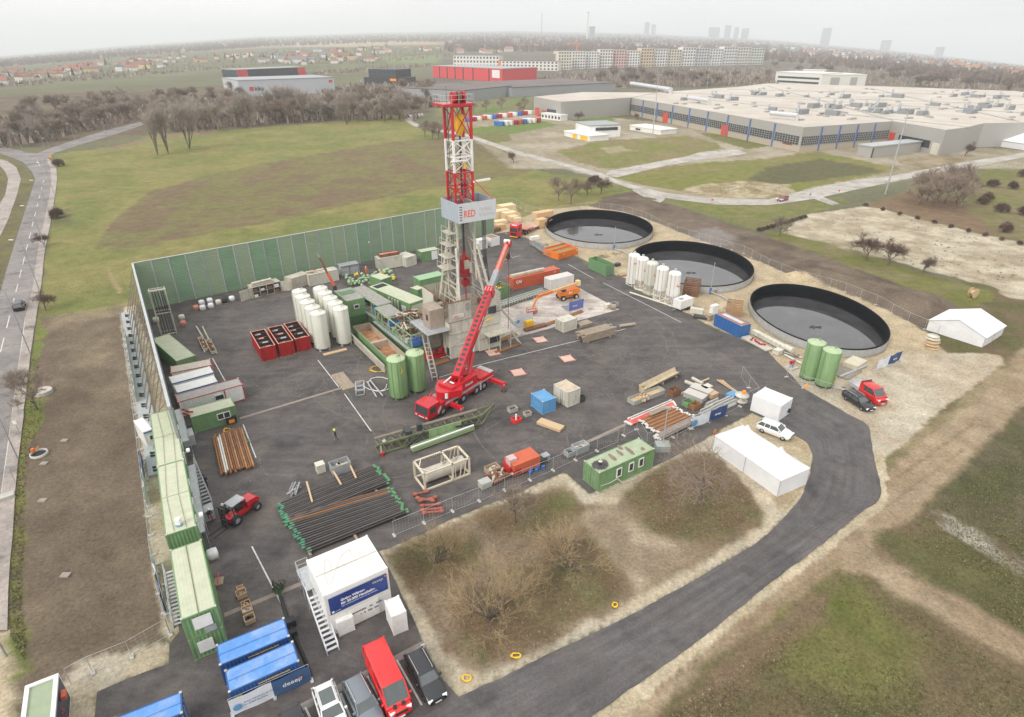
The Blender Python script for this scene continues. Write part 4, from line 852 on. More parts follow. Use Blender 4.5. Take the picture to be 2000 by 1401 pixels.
# storage along the wall
q=container('open fronted beige store container with shelves under the wall',(491,562),(547,549),(482,553),2.3,M_creamd,M_creamd,doors=None,name='store_container',w=2.3)
L,w,h=q['Lw']; mb=MB(); mb.bx(.15,L-.15,-.06,-.045,.15,h-.15); mb.build('interior_shade',M_dark,q)  # dark sheet over the closed front stands for the shaded inside
mb=MB()
for k in range(5):x=.05+k*(L-.2)/4; mb.bx(x,x+.09,-.13,-.062,.05,h-.03)
for z in (.05,h/2,h-.1):mb.bx(.1,L-.1,-.12,-.06,z,z+.07)
mb.build('shelf',M_creamd,q); mb=MB(); rg=random.Random(4)
for k in range(4):
 for z in (.15,h/2+.1):
  x=.25+k*(L-.2)/4
  if rg.random()<.85:mb.bx(x,x+rg.uniform(.7,1.05),-.2,-.065,z,z+rg.uniform(.35,.75),rg.choice([0,1,2,3]))
mb.build('stored_goods',[M_rustd,M_white,M_woodb,M_dark],q)
dm=MB(); dm.M=Matrix.Translation((-.05,0,0))@Matrix.Rotation(rad(192),4,'Z'); dm.bx(0,2.6,-.04,.04,.05,h-.05)
for r in range(6):dm.bx(.1,2.5,-.075,.075,.2+r*.33,.32+r*.33)
dm.build('open_door',M_creamd,q)
dm=MB(); dm.M=Matrix.Translation((L,0,0))@Matrix.Rotation(rad(-28),4,'Z'); dm.bx(0,2.3,-.04,.04,.05,h-.05)
for r in range(6):dm.bx(.1,2.2,-.075,.075,.2+r*.33,.32+r*.33)
dm.build('open_door',M_creamd,q)
mb=MB(); mb.cyl((.6,1.4,h+.3),(4.6,1.4,h+.35),.28,.28,12); mb.bx(.3,4.8,.3,.9,h,h+.15,1); mb.build('roof_load',[M_cream,M_woodg],q)
C('long beige container with pipe bits on its roof under the wall',(568,545),(603,534),(558,537),zt=2.4,m=M_creamd,doors=None,w=2.4)
q=C('beige container with timber stacked on its roof by the barrier',(602,538),(660,526),(599,530),zt=2.5,m=M_cream,doors=None,w=2.4); L,w,h=q['Lw']; mb=MB(); rg=random.Random(6)
for k in range(14):mb.box((rg.uniform(1.0,L*.6),rg.uniform(.5,w-.4),h+.12+.06*(k%4)),(rg.uniform(1,2.6),.22,.1),rg.uniform(-.3,.3),k%3==0)
mb.build('roof_timber',[M_wood,M_white],q)
t=thing('open_shelter','grey steel cabinet rack with open front before the wall','shelter',P(668,542),SA); mb=MB()
for x in (0,2,4):
 for y in (0,2):mb.bx(x,x+.12,y,y+.12,0,2.4)
mb.bx(-.1,4.2,-.1,2.2,2.4,2.5); mb.bx(.1,4,.02,.08,1.1,1.2); mb.build('frame',M_grey,t)
for x in (.15,2.15):MB().bx(x,x+1.8,.3,2.0,.1,2.2).build('cabinet',mat('light_grey_cabinet',(.45,.47,.49),.5,var=.15),t)
# bulk bags
bag0=None
def bulkbag(px,m,label,h=1.0,group='bulk bags on pallets by the wall',z=0,s=1.0):
 p=P(*px); p.z=z; t=thing('bulk_bag',label,'bag',p,SA+R.uniform(-.15,.15),group); b=MB(); n=16; prof=[(.42,.14),(.52,.3),(.54,.6),(.5,.9),(.36,1.0),(.0,1.02)]; vs=[]
 for r,zz in prof:
  for k in range(n):
   a=2*math.pi*k/n; c,s_=math.cos(a),math.sin(a); q_=1/max(abs(c),abs(s_))**.7; vs.append((r*q_*c*s,r*q_*s_*s,zz*h*s+(.04*math.sin(5*a) if 0<r<.5 else 0)))
 b.add(vs,[(i*n+k,i*n+(k+1)%n,(i+1)*n+(k+1)%n,(i+1)*n+k) for i in range(len(prof)-1) for k in range(n)],0,True); b.build('sack',m,t)
 d=MB()
 for y in (-.4,0,.4):d.box((0,y*s,.06),(1.1*s,.12,.12))
 d.build('pallet',M_woodg,t); return t
for px,m,lb in (((384,606),M_pink,'pinkish bulk bag at the left end of the bags by the wall'),((397,606),M_whitec,'white bulk bag in front, second from the pinkish bag'),((395,596),M_whitec,'white bulk bag standing behind the front pair by the wall'),((413,602),M_whitec,'white bulk bag in front, third from the pinkish bag'),((411,592),M_whitec,'white bulk bag behind, next to the black bag'),((428,595),M_cream,'cream bulk bag left of the black bag'),((440,592),M_black,'black bulk bag among the white ones by the wall'),((454,588),M_whitec,'white bulk bag between black bag and store door'),((356,625),M_cream,'cream bulk bag on the yard right of the steel frame'),((359,637),M_pink,'wrapped pinkish pallet beside the pale green container roof'),((313,677),M_whitec,'crumpled white bag lying at the foot of the side wall'),((306,630),M_cream,'cream sacks stacked in the corner behind the steel frame'),((417,1090),M_whitec,'white bag on the yard beside the near green office')):
 bulkbag(px,m,lb)
 # tall steel frame in the corner
p=P(326,652); zt=zb((311,563),(334,650)); t=thing('lattice_tower','tall cream lattice frame standing in the corner of the wall','frame',P(331,655),SA-.05)
mb=MB(); W2,D2=2.4,1.5
for x in (-W2/2,W2/2):
 for y in (0,D2):mb.bar((x,y,0),(x,y,zt),.16)
for z in (.3,zt*.5,zt-.1):
 mb.bar((-W2/2,0,z),(W2/2,0,z),.12); mb.bar((-W2/2,D2,z),(W2/2,D2,z),.12)
 for x in (-W2/2,W2/2):mb.bar((x,0,z),(x,D2,z),.12)
mb.build('frame',M_creamd,t); mb=MB()
for x in (-.8,-.4,.1,.5,.8):mb.cyl((x,.7,.2),(x,.7,zt-.3),.07,.07,6)
mb.build('hanging_pipes',M_dark,t); MB().box((0,0,zt+.03),(W2+.3,.2,.2)).build('top_beam',M_cream,t)
# silos
def silo(label,top,bot,r,m,name='storage_silo',kind='flat',group=None,topm=None,cat='silo',ht=None):
 p=P(*bot); h=ht or zb(top,bot); t=thing(name,label,cat,p,SA,group)
 if kind=='flat':
  z0=.45; MB().lathe([(r,z0),(r,h-.12),(r-.02,h-.1)],36).build('shell',m,t)
  c=MB(); c.lathe([(r-.02,h-.1),(r*.6,h+.1),(.25,h+.2),(.25,h+.3),(0,h+.3)],36); c.lathe([(r+.03,h-.2),(r+.03,h-.1),(r,h-.09)],36); c.build('top',topm or m,t)
  s=MB()
  for a in range(4):
   an_=math.pi/4+a*math.pi/2; x,y=r*.95*math.cos(an_),r*.95*math.sin(an_); s.bar((x,y,0),(x,y,z0+.5),.14)
   x2,y2=r*.95*math.cos(an_+math.pi/2),r*.95*math.sin(an_+math.pi/2); s.bar((x,y,.1),(x2,y2,.1),.16)
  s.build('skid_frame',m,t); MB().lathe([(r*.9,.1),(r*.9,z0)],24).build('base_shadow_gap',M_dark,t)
  g=MB()
  for dx in (-.15,.15):g.cyl((dx,-r-.1,.3),(dx,-r-.1,h+.5),.02,.02,5)
  for i in range(int(h/.35)):g.cyl((-.15,-r-.1,.5+i*.35),(.15,-r-.1,.5+i*.35),.014,.014,4)
  g.cyl((-r-.06,.2,.4),(-r-.06,.2,h-.3),.05,.05,6); g.build('ladder',m,t)
  for a,b in ((0,r*.5),):
   MB().cyl((r*.4,-.1,h),(r*.4,-.1,h+.35),.14,.14,10).build('vent',m,t)
 else:
  z1=2.1 if kind=='legs' else .5
  MB().lathe([(r,z1),(r,h-.55)],32).build('shell',m,t); c=MB(); c.lathe([(r,h-.55),(r*.9,h-.25),(r*.55,h-.05),(.2,h),(.2,h+.12),(0,h+.12)],32); c.lathe([(r+.02,h-.62),(r+.02,h-.54)],32); c.build('top',topm or m,t)
  if kind=='legs':MB().lathe([(r,z1+.01),(.18,.55),(.18,.4)],32).build('hopper',m,t)
  s=MB()
  for a in range(4):
   an_=math.pi/4+a*math.pi/2; x,y=r*1.02*math.cos(an_),r*1.02*math.sin(an_); s.bar((x,y,0),(x,y,z1+1.2),.13)
   x2,y2=r*1.02*math.cos(an_+math.pi/2),r*1.02*math.sin(an_+math.pi/2)
   s.bar((x,y,.08),(x2,y2,.08),.15)
   if kind=='legs':s.bar((x,y,.2),(x2,y2,z1),.06); s.bar((x,y,z1),(x2,y2,z1),.08)
  s.build('legs',m,t); g=MB(); g.cyl((-r-.07,-.3,.4),(-r-.07,-.3,h-.3),.05,.05,6); g.cyl((-r*.7,-r*.75,.4),(-r*.7,-r*.75,h-.3),.035,.035,6); g.build('fill_pipe',mat('rusty_cream_pipe',(.5,.42,.34),.6),t)
  MB().cyl((.1,.1,h+.1),(.1,.1,h+.4),.25,.25,10).build('filter',M_galv,t)
 return t
t1=[(587,568),(594,578.5),(603,589),(613,600),(624,611)]; t2=[(627,560),(636,569),(646,579),(656,588.5),(666,599)]
nth=['farthest','second farthest','middle','second nearest','nearest']
M_silo=mat('cream_silo_paint',(.6,.6,.52),.4,var=.05,dirt=(.42,.39,.32),damt=.35,stretch=(1,1,.3)); M_silot=mat('silo_lid',(.66,.65,.58),.5,var=.05)
for r_,(tp,b0) in enumerate(((t1,P(632,681)),(t2,P(674,671)))):
 for i,a in enumerate(tp):
  s=P(tp[4][0],tp[4][1],6.7); c=P(a[0],a[1],6.7); p=b0+Vector((c.x-s.x,c.y-s.y,0)); bt=PX(p)
  silo('cream cylindrical silo, %s in the row %s'%(nth[i],'beside the red tanks' if r_==0 else 'beside the green cabin'),a,bt,1.25,M_silo,'storage_silo','flat','cream silos in two rows',M_silot,ht=6.75-.1*(4-i)*0)
ws=[((1241,500),(1234,556)),((1259,507.5),(1250,563.5)),((1278.5,515),(1268,573)),((1297.5,522),(1288,584)),((1319,530),(1311,595))]
M_ws=mat('white_silo_paint',(.77,.76,.71),.4,var=.04,dirt=(.6,.5,.42),damt=.35,stretch=(1,1,.25))
for i,(a,b) in enumerate(ws):
 q=silo('white silo, %s of five'%(['first and lowest, banded without emblem','second with orange emblem','third and creamier with orange emblem','fourth and plain','fifth with orange emblem next to the box trailer'][i]),a,b,1.22,M_ws if i!=2 else M_silo,'hopper_silo','legs' if i else 'low','white silos before the second basin',ht=6.95)
 if i in (1,2,4):
  mb=MB(); a0=-rad(62)-SA
  def cyv(u,v,rr_=1.235):return (rr_*math.cos(a0+u/1.23),rr_*math.sin(a0+u/1.23),v)
  mb.add([cyv(-.4,4.2),cyv(-.1,4.1),cyv(.25,4.25),cyv(.4,4.6),cyv(.1,4.85),cyv(-.3,4.7)],[tuple(range(6))]); mb.add([cyv(-.05,4.02,1.24),cyv(.3,3.95,1.24),cyv(.42,4.3,1.24),cyv(.2,4.2,1.24)],[(0,1,2,3)],1); mb.build('emblem',[M_orange,M_dark],q)
 if i==0:mb=MB(); a0=-rad(75)-SA; mb.add([(1.235*math.cos(a0+u/1.23),1.235*math.sin(a0+u/1.23),v) for v in (4.9,5.15) for u in (-.6,-.2,.2,.6)],[(0,1,5,4),(1,2,6,5),(2,3,7,6)]); mb.build('lettering_band',M_pink,q)
mb=MB(); A=P(1230,572); B=P(1318,601);
for k in (0,2.6):
 o=Vector((.55,.83,0))*k; mb.bar(A+o+Vector((0,0,.12)),B+o+Vector((0,0,.12)),.22)
tag(mb.build('skid_beams',M_ws),'long white steel skid under the five white silos','skid')
for a,b,lb in (((1596,667),(1578,739),'tall green silo before the third basin, the one nearer the pipes'),((1627,682),(1608,753),'tall green silo before the third basin, nearer the parked black car')):
 q=silo(lb,a,b,1.32,M_greens,'green_silo','flat','pair of green silos before the third basin',mat('pale_silo_top',(.4,.5,.3),.6,var=.08)); mb=MB(); mb.cyl((.3,-1.3,1.0),(.3,-1.38,1.0),.2,.2,14); mb.build('round_sign',M_yellow,q); mb=MB(); mb.cyl((.2,-1.2,4.2),(.9,-1.05,4.2),.05,.05,6); mb.build('label_strip',M_white,q)
for a,b,lb in (((777,698),(780,775),'tall green silo beside the crane, the left one with yellow rope'),((808,687),(816,762),'tall green silo standing between its twin and the crane')):
 q=silo(lb,a,b,1.3,M_greens,'green_silo','flat','pair of green silos beside the crane',mat('pale_silo_top',(.4,.5,.3)))
 mb=MB()
 for k in range(10):a0=2*math.pi*k/10; mb.bar((1.33*math.cos(a0),1.33*math.sin(a0),.5),(1.33*math.cos(a0),1.33*math.sin(a0),6.2),.07)
 mb.build('rib',M_greens,q)
 if a[0]==777:mb=MB(); mb.tube([(.1,-1.37,5.6),(.25,-1.4,5.0),(.1,-1.4,4.4),(.3,-1.4,4.9)],.04,5); mb.build('rope',M_yellow,q)
 # red settling tanks
rt=[((478,627),(508,620),(537,676),(507,683),(513,711)),((508,620),(541,612),(572,664),(543,672),(547,702)),((541,612),(566,607),(605,657),(578,665),(583,692))]
rims=[((477,630),(507,681),(535,675.5)),((509,621),(543,672),(569,666)),((540,614),(576,663),(603,658))]
for i,(fl,nl,nr) in enumerate(rims):
 zt=2.45; q=container('red open tank with black inside, %s of three before the cream silos'%('leftmost','middle','rightmost')[i],nl,nr,fl,zt,M_redt,None,doors=None,open_top=True,name='mud_tank',cat='tank',group='red open tanks before the cream silos',inside=M_black,fm=M_redt,byc=True,w=7.4,L=2.45)
 L,w,h=q['Lw']; mb=MB()
 for (x0,x1,y0,y1) in ((.14,.17,.14,w-.14),(L-.17,L-.14,.14,w-.14),(.17,L-.17,.14,.17),(.17,L-.17,w-.17,w-.14)):mb.bx(x0,x1,y0,y1,.2,h-.1)
 mb.bx(.17,L-.17,.17,w-.17,.9,.95)
 for k in range(1,4):mb.bx(.17,L-.17,w*k/4-.05,w*k/4+.05,.95,h-.1)
 mb.build('lining',M_black,q); g=MB(); rg=random.Random(i)
 for k in range(4):
  y=w*(k+.5)/4; g.bar((.3,y+.3,h-.35),(L-.3,y+.3,h-.35),.08); g.bar((.3,y-.35,h-.5),(L-.3,y-.35,h-.5),.1)
  g.box((L/2+rg.uniform(-.4,.4),y,h-.5),(.9,.5,.3),0,1 if k%2 else 2); g.cyl((L*.3,y,.95),(L*.3,y,h-.2),.1,.1,8,0)
 g.build('agitator',[M_rustd,M_grey,M_pink],q); r_=MB(); r_.bx(0,L,-.02,.14,h-.02,h+.03); r_.bx(0,L,w-.14,w+.02,h-.02,h+.03); r_.bx(-.02,.14,.14,w-.14,h-.02,h+.03); r_.bx(L-.14,L+.02,.14,w-.14,h-.02,h+.03); r_.build('rim',M_pink,q)
 # green twin level cabin, mud tanks with frames, pit, power container
q=container('dark green two storey cabin with one small window beside the silos',(677,589),(712,581),(657,567),4.9,M_green,mat('grey_mesh_roof',(.3,.29,.26),.85,var=.2),doors=None,name='control_cabin',cat='cabin',plain=True); L,w,h=q['Lw']; window(q,L*.5,h*.72,1.0,.8); mb=MB(); mb.bx(.2,L-.2,-.06,0,.1,h*.36); mb.build('lower_storey',M_greend,q); MB().bx(.3,L-.3,w*.5,w*.8,h,h+.04).build('roof_opening',M_greend,q)
def framed_tank(label,a,b,c,zt,roofed=1.0,kit=1):
 A,B,Cc=P(*a,zt),P(*b,zt),P(*c,zt); rz=ang(A,B); L=(B-A).length; w=abs((Cc-A).dot(Vector((-math.sin(rz),math.cos(rz),0)))); t=thing('mud_treatment_unit',label,'tank',(A.x,A.y,0),rz); zm=zt*.45
 mb=MB(); mb.bx(0,L,0,w,.15,zm)
 for k in range(int(w/.7)):mb.bx(-.07,L+.07,.3+k*.7,.42+k*.7,.2,zm-.05)
 mb.build('tank',M_green,t); f=MB()
 ny=max(2,round(w/3))
 for x in (.08,L-.08):
  for k in range(ny+1):f.bar((x,.08+k*(w-.16)/ny,zm),(x,.08+k*(w-.16)/ny,zt),.15)
  f.bar((x,0,zt-.07),(x,w,zt-.07),.15); f.bar((x,0,zm+1),(x,w,zm+1),.06)
 for k in range(ny+1):f.bar((0,.08+k*(w-.16)/ny,zt-.07),(L,.08+k*(w-.16)/ny,zt-.07),.15)
 f.build('frame',mat('light_green_frame',(.3,.45,.25),.5,var=.1),t)
 if roofed:MB().bx(.1,L-.1,w*(1-roofed)+.1,w-.1,zt+.01,zt+.05).build('mesh_roof',mat('grey_mesh_roof',(.3,.29,.26)),t)
 g=MB(); rg=random.Random(kit)
 for k in range(int(w*9)):
  x,y=rg.uniform(.3,L-.3),rg.uniform(.3,w-.3); s_=rg.uniform(.2,.7)
  if rg.random()<.5:g.box((x,y,zm+.3+rg.random()*.5),(s_*1.3,s_,s_),rg.random()*3,rg.choice([0,0,1,2]))
  else:g.cyl((x,y,zm+.2),(x+rg.uniform(-1,1)*.6,y+rg.uniform(-1,1)*.6,zm+rg.uniform(.3,1.4)),.12,.12,8,rg.choice([0,1,1]))
 g.build('pumps_and_pipes',[M_creamd,M_rustd,M_grey],t)
 s=None
 for k in range(2):
  s=MB(); s.box((L*.5,w*(.25+.45*k) if roofed>.5 else .9+w*.62*k,zm+.7),(L*.75,1.5,.9),0); s.box((L*.3,w*(.25+.45*k) if roofed>.5 else .9+w*.62*k,zm+1.25),(L*.25,.8,.4),0); s.build('shaker',M_blue,t); r=MB()
 for o in (.5,1.05):r.cyl((-.5,0,zm+o),(-.5,w,zm+o),.025,.025,5)
 for k in range(int(w/1.2)+1):r.cyl((-.5,k*1.2,zm),(-.5,k*1.2,zm+1.05),.025,.025,5)
 r.bx(-.55,0,0,w,zm-.08,zm); r.build('walkway_rail',M_galv,t); return t
framed_tank('green mud tank with framed grey mesh roof, behind the other one',(738,598),(766,590.5),(697,561),4.6,1.0,1)
framed_tank('green mud tank with half open frame and jumbled pumps beside the tower',(802,656),(835,647),(740,599),4.6,.38,2)
q=container('open steel pit of brown slurry in two bays beside the green silos',(759,704),(795,694),(694,636),2.0,M_green,None,doors=None,open_top=True,name='slurry_pit',cat='tank',plain=True); L,w,h=q['Lw']
mb=MB();
for (x0,x1,y0,y1) in ((.08,.12,.1,w-.1),(L-.12,L-.08,.1,w-.1),(.12,L-.12,.1,.14),(.12,L-.12,w-.14,w-.1),(.12,L-.12,w*.46,w*.5)):mb.bx(x0,x1,y0,y1,.25,h)
mb.build('inner_wall',mat('stained_pit_wall',(.45,.36,.28),.8,var=.15,dirt=(.3,.17,.09),damt=.6),q); MB().bx(.12,L-.12,.14,w-.14,.7,.75).build('slurry',mat('brown_slurry',(.34,.15,.05),.25,var=.35,scale=.7,dirt=(.6,.52,.45),damt=.9,dscale=.5),q)
mb=MB()
for k in range(9):mb.box((-.9+.12*(k%2),w*.5,.15+k*.16),(.16,w*1.02,.1),0)
for z in (.9,1.7):mb.bar((-1.2,0,z),(-1.2,w,z),.05)
mb.build('pipe_rack',M_creamd,q)
q=container('long green power container with pale roof and roof grille beside the tower',(800,594),(829,584),(752,550),3.1,M_green,M_greenl,doors=None,name='power_container',plain=True); L,w,h=q['Lw']; MB().bx(.5,L-.5,w-2.2,w-.6,h,h+.05).build('roof_grille',M_black,q); MB().bx(-.06,0,1.2,2.6,.4,2.2).build('control_panel',M_white,q); plate(q,.3,L-.3,.2,2.6,M_greenl,'F','end_panel'); mb=MB()
for k in range(4):mb.cyl((-.5,3+k*.9,0),(-.5,3+k*.9,3.0),.17,.17,8)
mb.build('filter_bottle',M_creamd,q)
C('small green machine cabin with pale roof behind the power container',(744,547),(765,540),(734,535),zt=2.6,m=M_green,rm=M_greenl,doors=None,name='site_container')
C('pale roofed green box under the tower floor edge',(815,567),(829,562),(806,560),zt=2.3,m=M_green,rm=M_greenl,doors=None,name='site_container')
t=thing('valve_jumble','heap of pale green pipe bends and valves behind the silos','pipework',P(700,552),SA); mb=MB(); rg=random.Random(12)
for k in range(60):
 x,y=rg.uniform(-2.5,8),rg.uniform(-3.0,2.5); z=rg.uniform(.2,1.3); a=rg.random()*6.3
 if k%2:mb.cyl((x,y,z),(x+math.cos(a)*.8,y+math.sin(a)*.8,z+rg.uniform(-.2,.5)),.26,.26,10,0 if k%5 else 1)
 else:mb.lathe([(0,-.35),(.3,-.2),(.36,0),(.3,.2),(0,.35)],10,(x,y,z))
mb.build('fittings',[mat('valve_green',(.32,.44,.26),.5,var=.2),M_yellow],t)
t=thing('loader_crane','orange and grey lorry loader arm raised behind the silos','crane',P(655,572),SA); z=zat(P(655,572),507)
MB().cyl((0,0,0),(0,0,1.5),.5,.4,10).build('column',M_dark,t); MB().bar((0,0,1.5),(-.7,1.2,z*.55),.45).build('lower_arm',M_orangec,t); MB().bar((-.7,1.2,z*.55),(-1.5,2.4,z),.3).build('upper_arm',M_rustd,t); MB().bar((-1.5,2.4,z),(-1.75,2.8,z+.9),.16).build('tip',M_grey,t)
# ================================================================ drill tower
O_=P(881,703); rig=thing('drilling_rig','tall red and white lattice drill tower on a cream substructure','drilling rig',O_,SA)
def rb(nm,mb,m,p=rig):return mb.build(nm,m,p)
FZ,TZ=6.6,9.9
SW,SD=9.6,9.4
# substructure: stacked boxes
mb=MB()
for k in range(3):
 z0=.1+k*2.15; mb.bx(0,4.2,0,2.4,z0,z0+2.05)
 mb.bx(5.4,SW,0,2.4,z0,z0+2.05); mb.bx(0,SW,7.0,SD,z0,z0+2.05)
 for x in (0,4.1):mb.bx(x-.04,x+.14,-.06,.0,z0,z0+2.05)
 for x in (5.4,7.4,SW-.1):mb.bx(x-.04,x+.14,-.06,.0,z0,z0+2.05)
 for z in (z0,z0+1.95):mb.bx(.14,4.06,-.05,.0,z,z+.1); mb.bx(5.54,SW-.1,-.05,0,z,z+.1)
 for y in (0,1.2,2.3):mb.bx(-.06,0,y,y+.1,z0,z0+2.05)
mb.bx(4.2,5.4,.3,2.3,.1,6.4)
rb('substructure',mb,M_cream)
mb=MB()
for k in range(2):
 z0=.1+k*2.15; mb.bar((.2,-.06,z0+.1),(4.0,-.06,z0+1.9),.05); mb.bar((.2,-.065,z0+1.9),(4.0,-.065,z0+.1),.05)
rb('cross_brace',mb,M_cream)
mb=MB(); mb.bx(-.1,SW+.1,-.05,SD+.1,FZ-.15,FZ); rb('rig_floor',mb,mat('brown_floor',(.25,.2,.15),.9,var=.25,dirt=(.4,.33,.26),damt=.6))
# wind walls
mb=MB(); corr(mb,(0,-.05),(4.0,-.05),FZ,TZ,.4,.05); corr(mb,(4.0,0.0),(0,0.0),FZ,TZ,.4,.05); rb('wind_wall',mb,M_cream)
mb=MB(); corr(mb,(6.9,-.05),(SW,-.05),FZ,TZ,.4,.05); corr(mb,(SW,0),(6.9,0),FZ,TZ,.4,.05); rb('wind_wall',mb,M_cream)
mb=MB(); corr(mb,(SW+.05,0),(SW+.05,3.4),FZ,TZ,.4,.05); corr(mb,(SW,3.4),(SW,0),FZ,TZ,.4,.05); rb('wind_wall',mb,M_creamd)
mb=MB(); corr(mb,(-.05,SD),(-.05,5.2),FZ,TZ,.4,.05); corr(mb,(0,5.2),(0,SD),FZ,TZ,.4,.05); rb('wind_wall',mb,M_cream)
mb=MB(); corr(mb,(6.5,SD+.05),(0,SD+.05),FZ,TZ,.4,.05); corr(mb,(0,SD),(6.5,SD),FZ,TZ,.4,.05); rb('wind_wall',mb,M_creamd)
mb=MB(); mb.bx(-.14,.04,-.1,SD,TZ,TZ+.08); mb.bx(.04,4.0,-.14,.06,TZ,TZ+.08); rb('wall_rail',mb,M_rustd)
s_=MB(); s_.bx(.6,2.6,-.16,-.12,7.2,7.8); s=rb('name_board',s_,M_white); text('RED',.42,T_red,s,(.75,-.17,7.33),(RX,0,0),bold=.012); text('Drilling & Services',.2,T_grey,s,(1.55,-.17,7.4),(RX,0,0),sx=.6)
mb=MB(); mb.bx(3.0,3.7,-.15,-.1,8.2,9.3); rb('wall_grille',mb,M_grey)
# driller cabin on left side
mb=MB(); mb.prism([(-2.6,1.5),(-.1,1.5),(-.1,5.0),(-1.9,5.0),(-2.6,4.2)],5.5,8.7); rb('dog_house',mb,mat('brown_grey_cabin',(.36,.29,.23),.7,var=.12,dirt=(.2,.15,.12),damt=.4)); mb=MB(); mb.bx(-2.64,-2.6,2.2,2.9,6.7,7.7); rb('cabin_window',mb,M_glass)
mb=MB(); mb.bx(-4.0,-.1,-.2,6.5,5.38,5.46); rb('side_gangway',mb,M_galv); g=MB()
for o in (.55,1.05):g.tube([(-.2,-.18,5.4+o),(-3.95,-.18,5.4+o),(-3.95,6.5,5.4+o)],.03,5)
for y in (0,1.6,3.2,4.8,6.4):g.cyl((-3.95,y,5.4),(-3.95,y,6.45),.03,.03,5)
for x,y in ((-3.9,0),(-3.9,6.2)):g.bar((x,y,0),(x,y,5.4),.14)
rb('gangway_rail',g,M_galv)
mb=MB(); mb.bx(-3.2,-.3,2.6,8.8,.2,4.2); mb.bx(-3.24,-3.2,3.0,8.4,.6,3.8); rb('choke_house',mb,mat('dark_cream_steel',(.22,.2,.16),.8,var=.25))
g=MB(); rg=random.Random(21)
p0=Vector((-3,5,4))
for k in range(90):
 p1=Vector((min(-.4,max(-5.4,p0.x+rg.uniform(-1.6,1.6))),min(9,max(.5,p0.y+rg.uniform(-1.8,1.8))),min(6.3,max(1.2,p0.z+rg.uniform(-1,1))))); g.cyl(p0,p1,.14,.14,8,k%2)
 if k%6==0:g.box(tuple(p1),(.8,.5,.5),rg.random(),k%2)
 p0=p1
rb('manifold_pipes',g,[M_rustd,M_creamd])
# right platform, stair and canopy
mb=MB(); mb.bx(6.2,10.6,-1.9,-.1,3.1,3.25); rb('side_deck',mb,M_creamd); g=MB()
for x in (6.3,8.4,10.5):g.bar((x,-1.8,.05),(x,-1.8,3.1),.09); g.bar((x,-1.8,.6),(x,-.1,3.0),.06)
for o in (3.8,4.3):g.tube([(6.3,-1.85,o),(10.55,-1.85,o),(10.55,-.1,o)],.025,5)
for x in (6.3,7.7,9.1,10.5):g.cyl((x,-1.85,3.2),(x,-1.85,4.3),.025,.025,5)
rb('deck_frame',g,M_creamd)
g=MB()
for y in (.4,1.3):g.bar((SW+.5,y,FZ),(SW+3.2,y,3.1),.06,.2); g.bar((SW+1.2,y-2,3.2),(SW+3.2,y-2,.1),.06,.2)
for k in range(10):f=k/10; g.box((SW+.5+2.7*f,.85,FZ-(FZ-3.1)*f),(.25,.9,.04)); g.box((SW+1.2+2.0*f,-1.15,3.2-3.1*f),(.25,.9,.04))
for y in (.4,1.3):g.cyl((SW+.5,y,FZ+1),(SW+3.2,y,4.1),.025,.025,5)
rb('floor_stair',g,M_creamd)
mb=MB(); mb.bx(7.2,9.3,-.12,-.06,1.0,2.1); rb('vent_grille',mb,M_dark); mb=MB(); mb.cyl((6.4,-.5,5.6),(7.8,-.5,5.8),.13,.13,8); rb('yellow_pipe',mb,M_yellow)
mb=MB(); mb.cyl((-.08,.7,.7),(-.08,.7,1.9),.3,.3,8); mb.bx(-.1,-.03,.4,1.1,.5,1.9); rb('side_hatch',mb,M_dark)
# mast
MX,MY,SX_,SY_=6.1,5.9,1.55,1.25
def mastseg(nm,z0,z1,m,bays,sx=SX_,sy=SY_,open_front=False,leg=.3):
 c=[(MX-sx,MY-sy),(MX+sx,MY-sy),(MX+sx,MY+sy),(MX-sx,MY+sy)]
 mb=MB()
 for x,y in c:mb.bar((x,y,z0),(x,y,z1),leg)
 h=(z1-z0)/bays
 for i in range(4):
  a,b=c[i],c[(i+1)%4]
  for k in range(bays):
   za,zb_=z0+k*h,z0+(k+1)*h
   if not (open_front and i==0):mb.bar((*a,zb_-.1),(*b,zb_-.1),.2)
   if i==0 and open_front:continue
   mb.bar((*a,za+.1),(*b,zb_-.1),.13)
   if i%2==0:mb.bar((*b,za+.1),(*a,zb_-.1),.13)
 return rb(nm,mb,m)
mastseg('mast_top_section',33.3,38.0,M_redc,1,leg=.34)
mb=MB(); mb.bx(MX-SX_-.15,MX+SX_+.15,MY-SY_-.15,MY+SY_+.15,33.2,33.6);
mastseg('mast_white_section',28.6,33.3,M_white,2); mastseg('mast_red_section',24.0,28.6,M_redc,2)
mastseg('mast_lower_section',14.5,24.0,M_creamd,3,open_front=True)
g=MB()
for x in (-.3,.3):g.bar((MX-SX_-.25,MY+x,10),(MX-SX_-.25,MY+x,38),.06)
for k in range(70):g.bar((MX-SX_-.25,MY-.3,10.2+k*.4),(MX-SX_-.25,MY+.3,10.2+k*.4),.04)
rb('mast_ladder',g,M_dark)
mb=MB(); mb.bx(MX-3.1,MX+1.9,MY-1.7,MY+1.9,38.0,38.35); rb('crown_deck',mb,M_redc)
g=MB(); a,b,c,d=(MX-3.0,MY-1.65),(MX+1.85,MY-1.65),(MX+1.85,MY+1.85),(MX-3.0,MY+1.85)
for o in (38.9,39.5):
 for u,v in ((a,b),(b,c),(c,d),(d,a)):g.bar((*u,o),(*v,o),.06)
for u,v in ((a,b),(b,c),(c,d),(d,a)):
 for k in range(4):x=u[0]+(v[0]-u[0])*k/4; y=u[1]+(v[1]-u[1])*k/4; g.bar((x,y,38.35),(x,y,39.5),.05)
rb('crown_rail',g,M_galv)
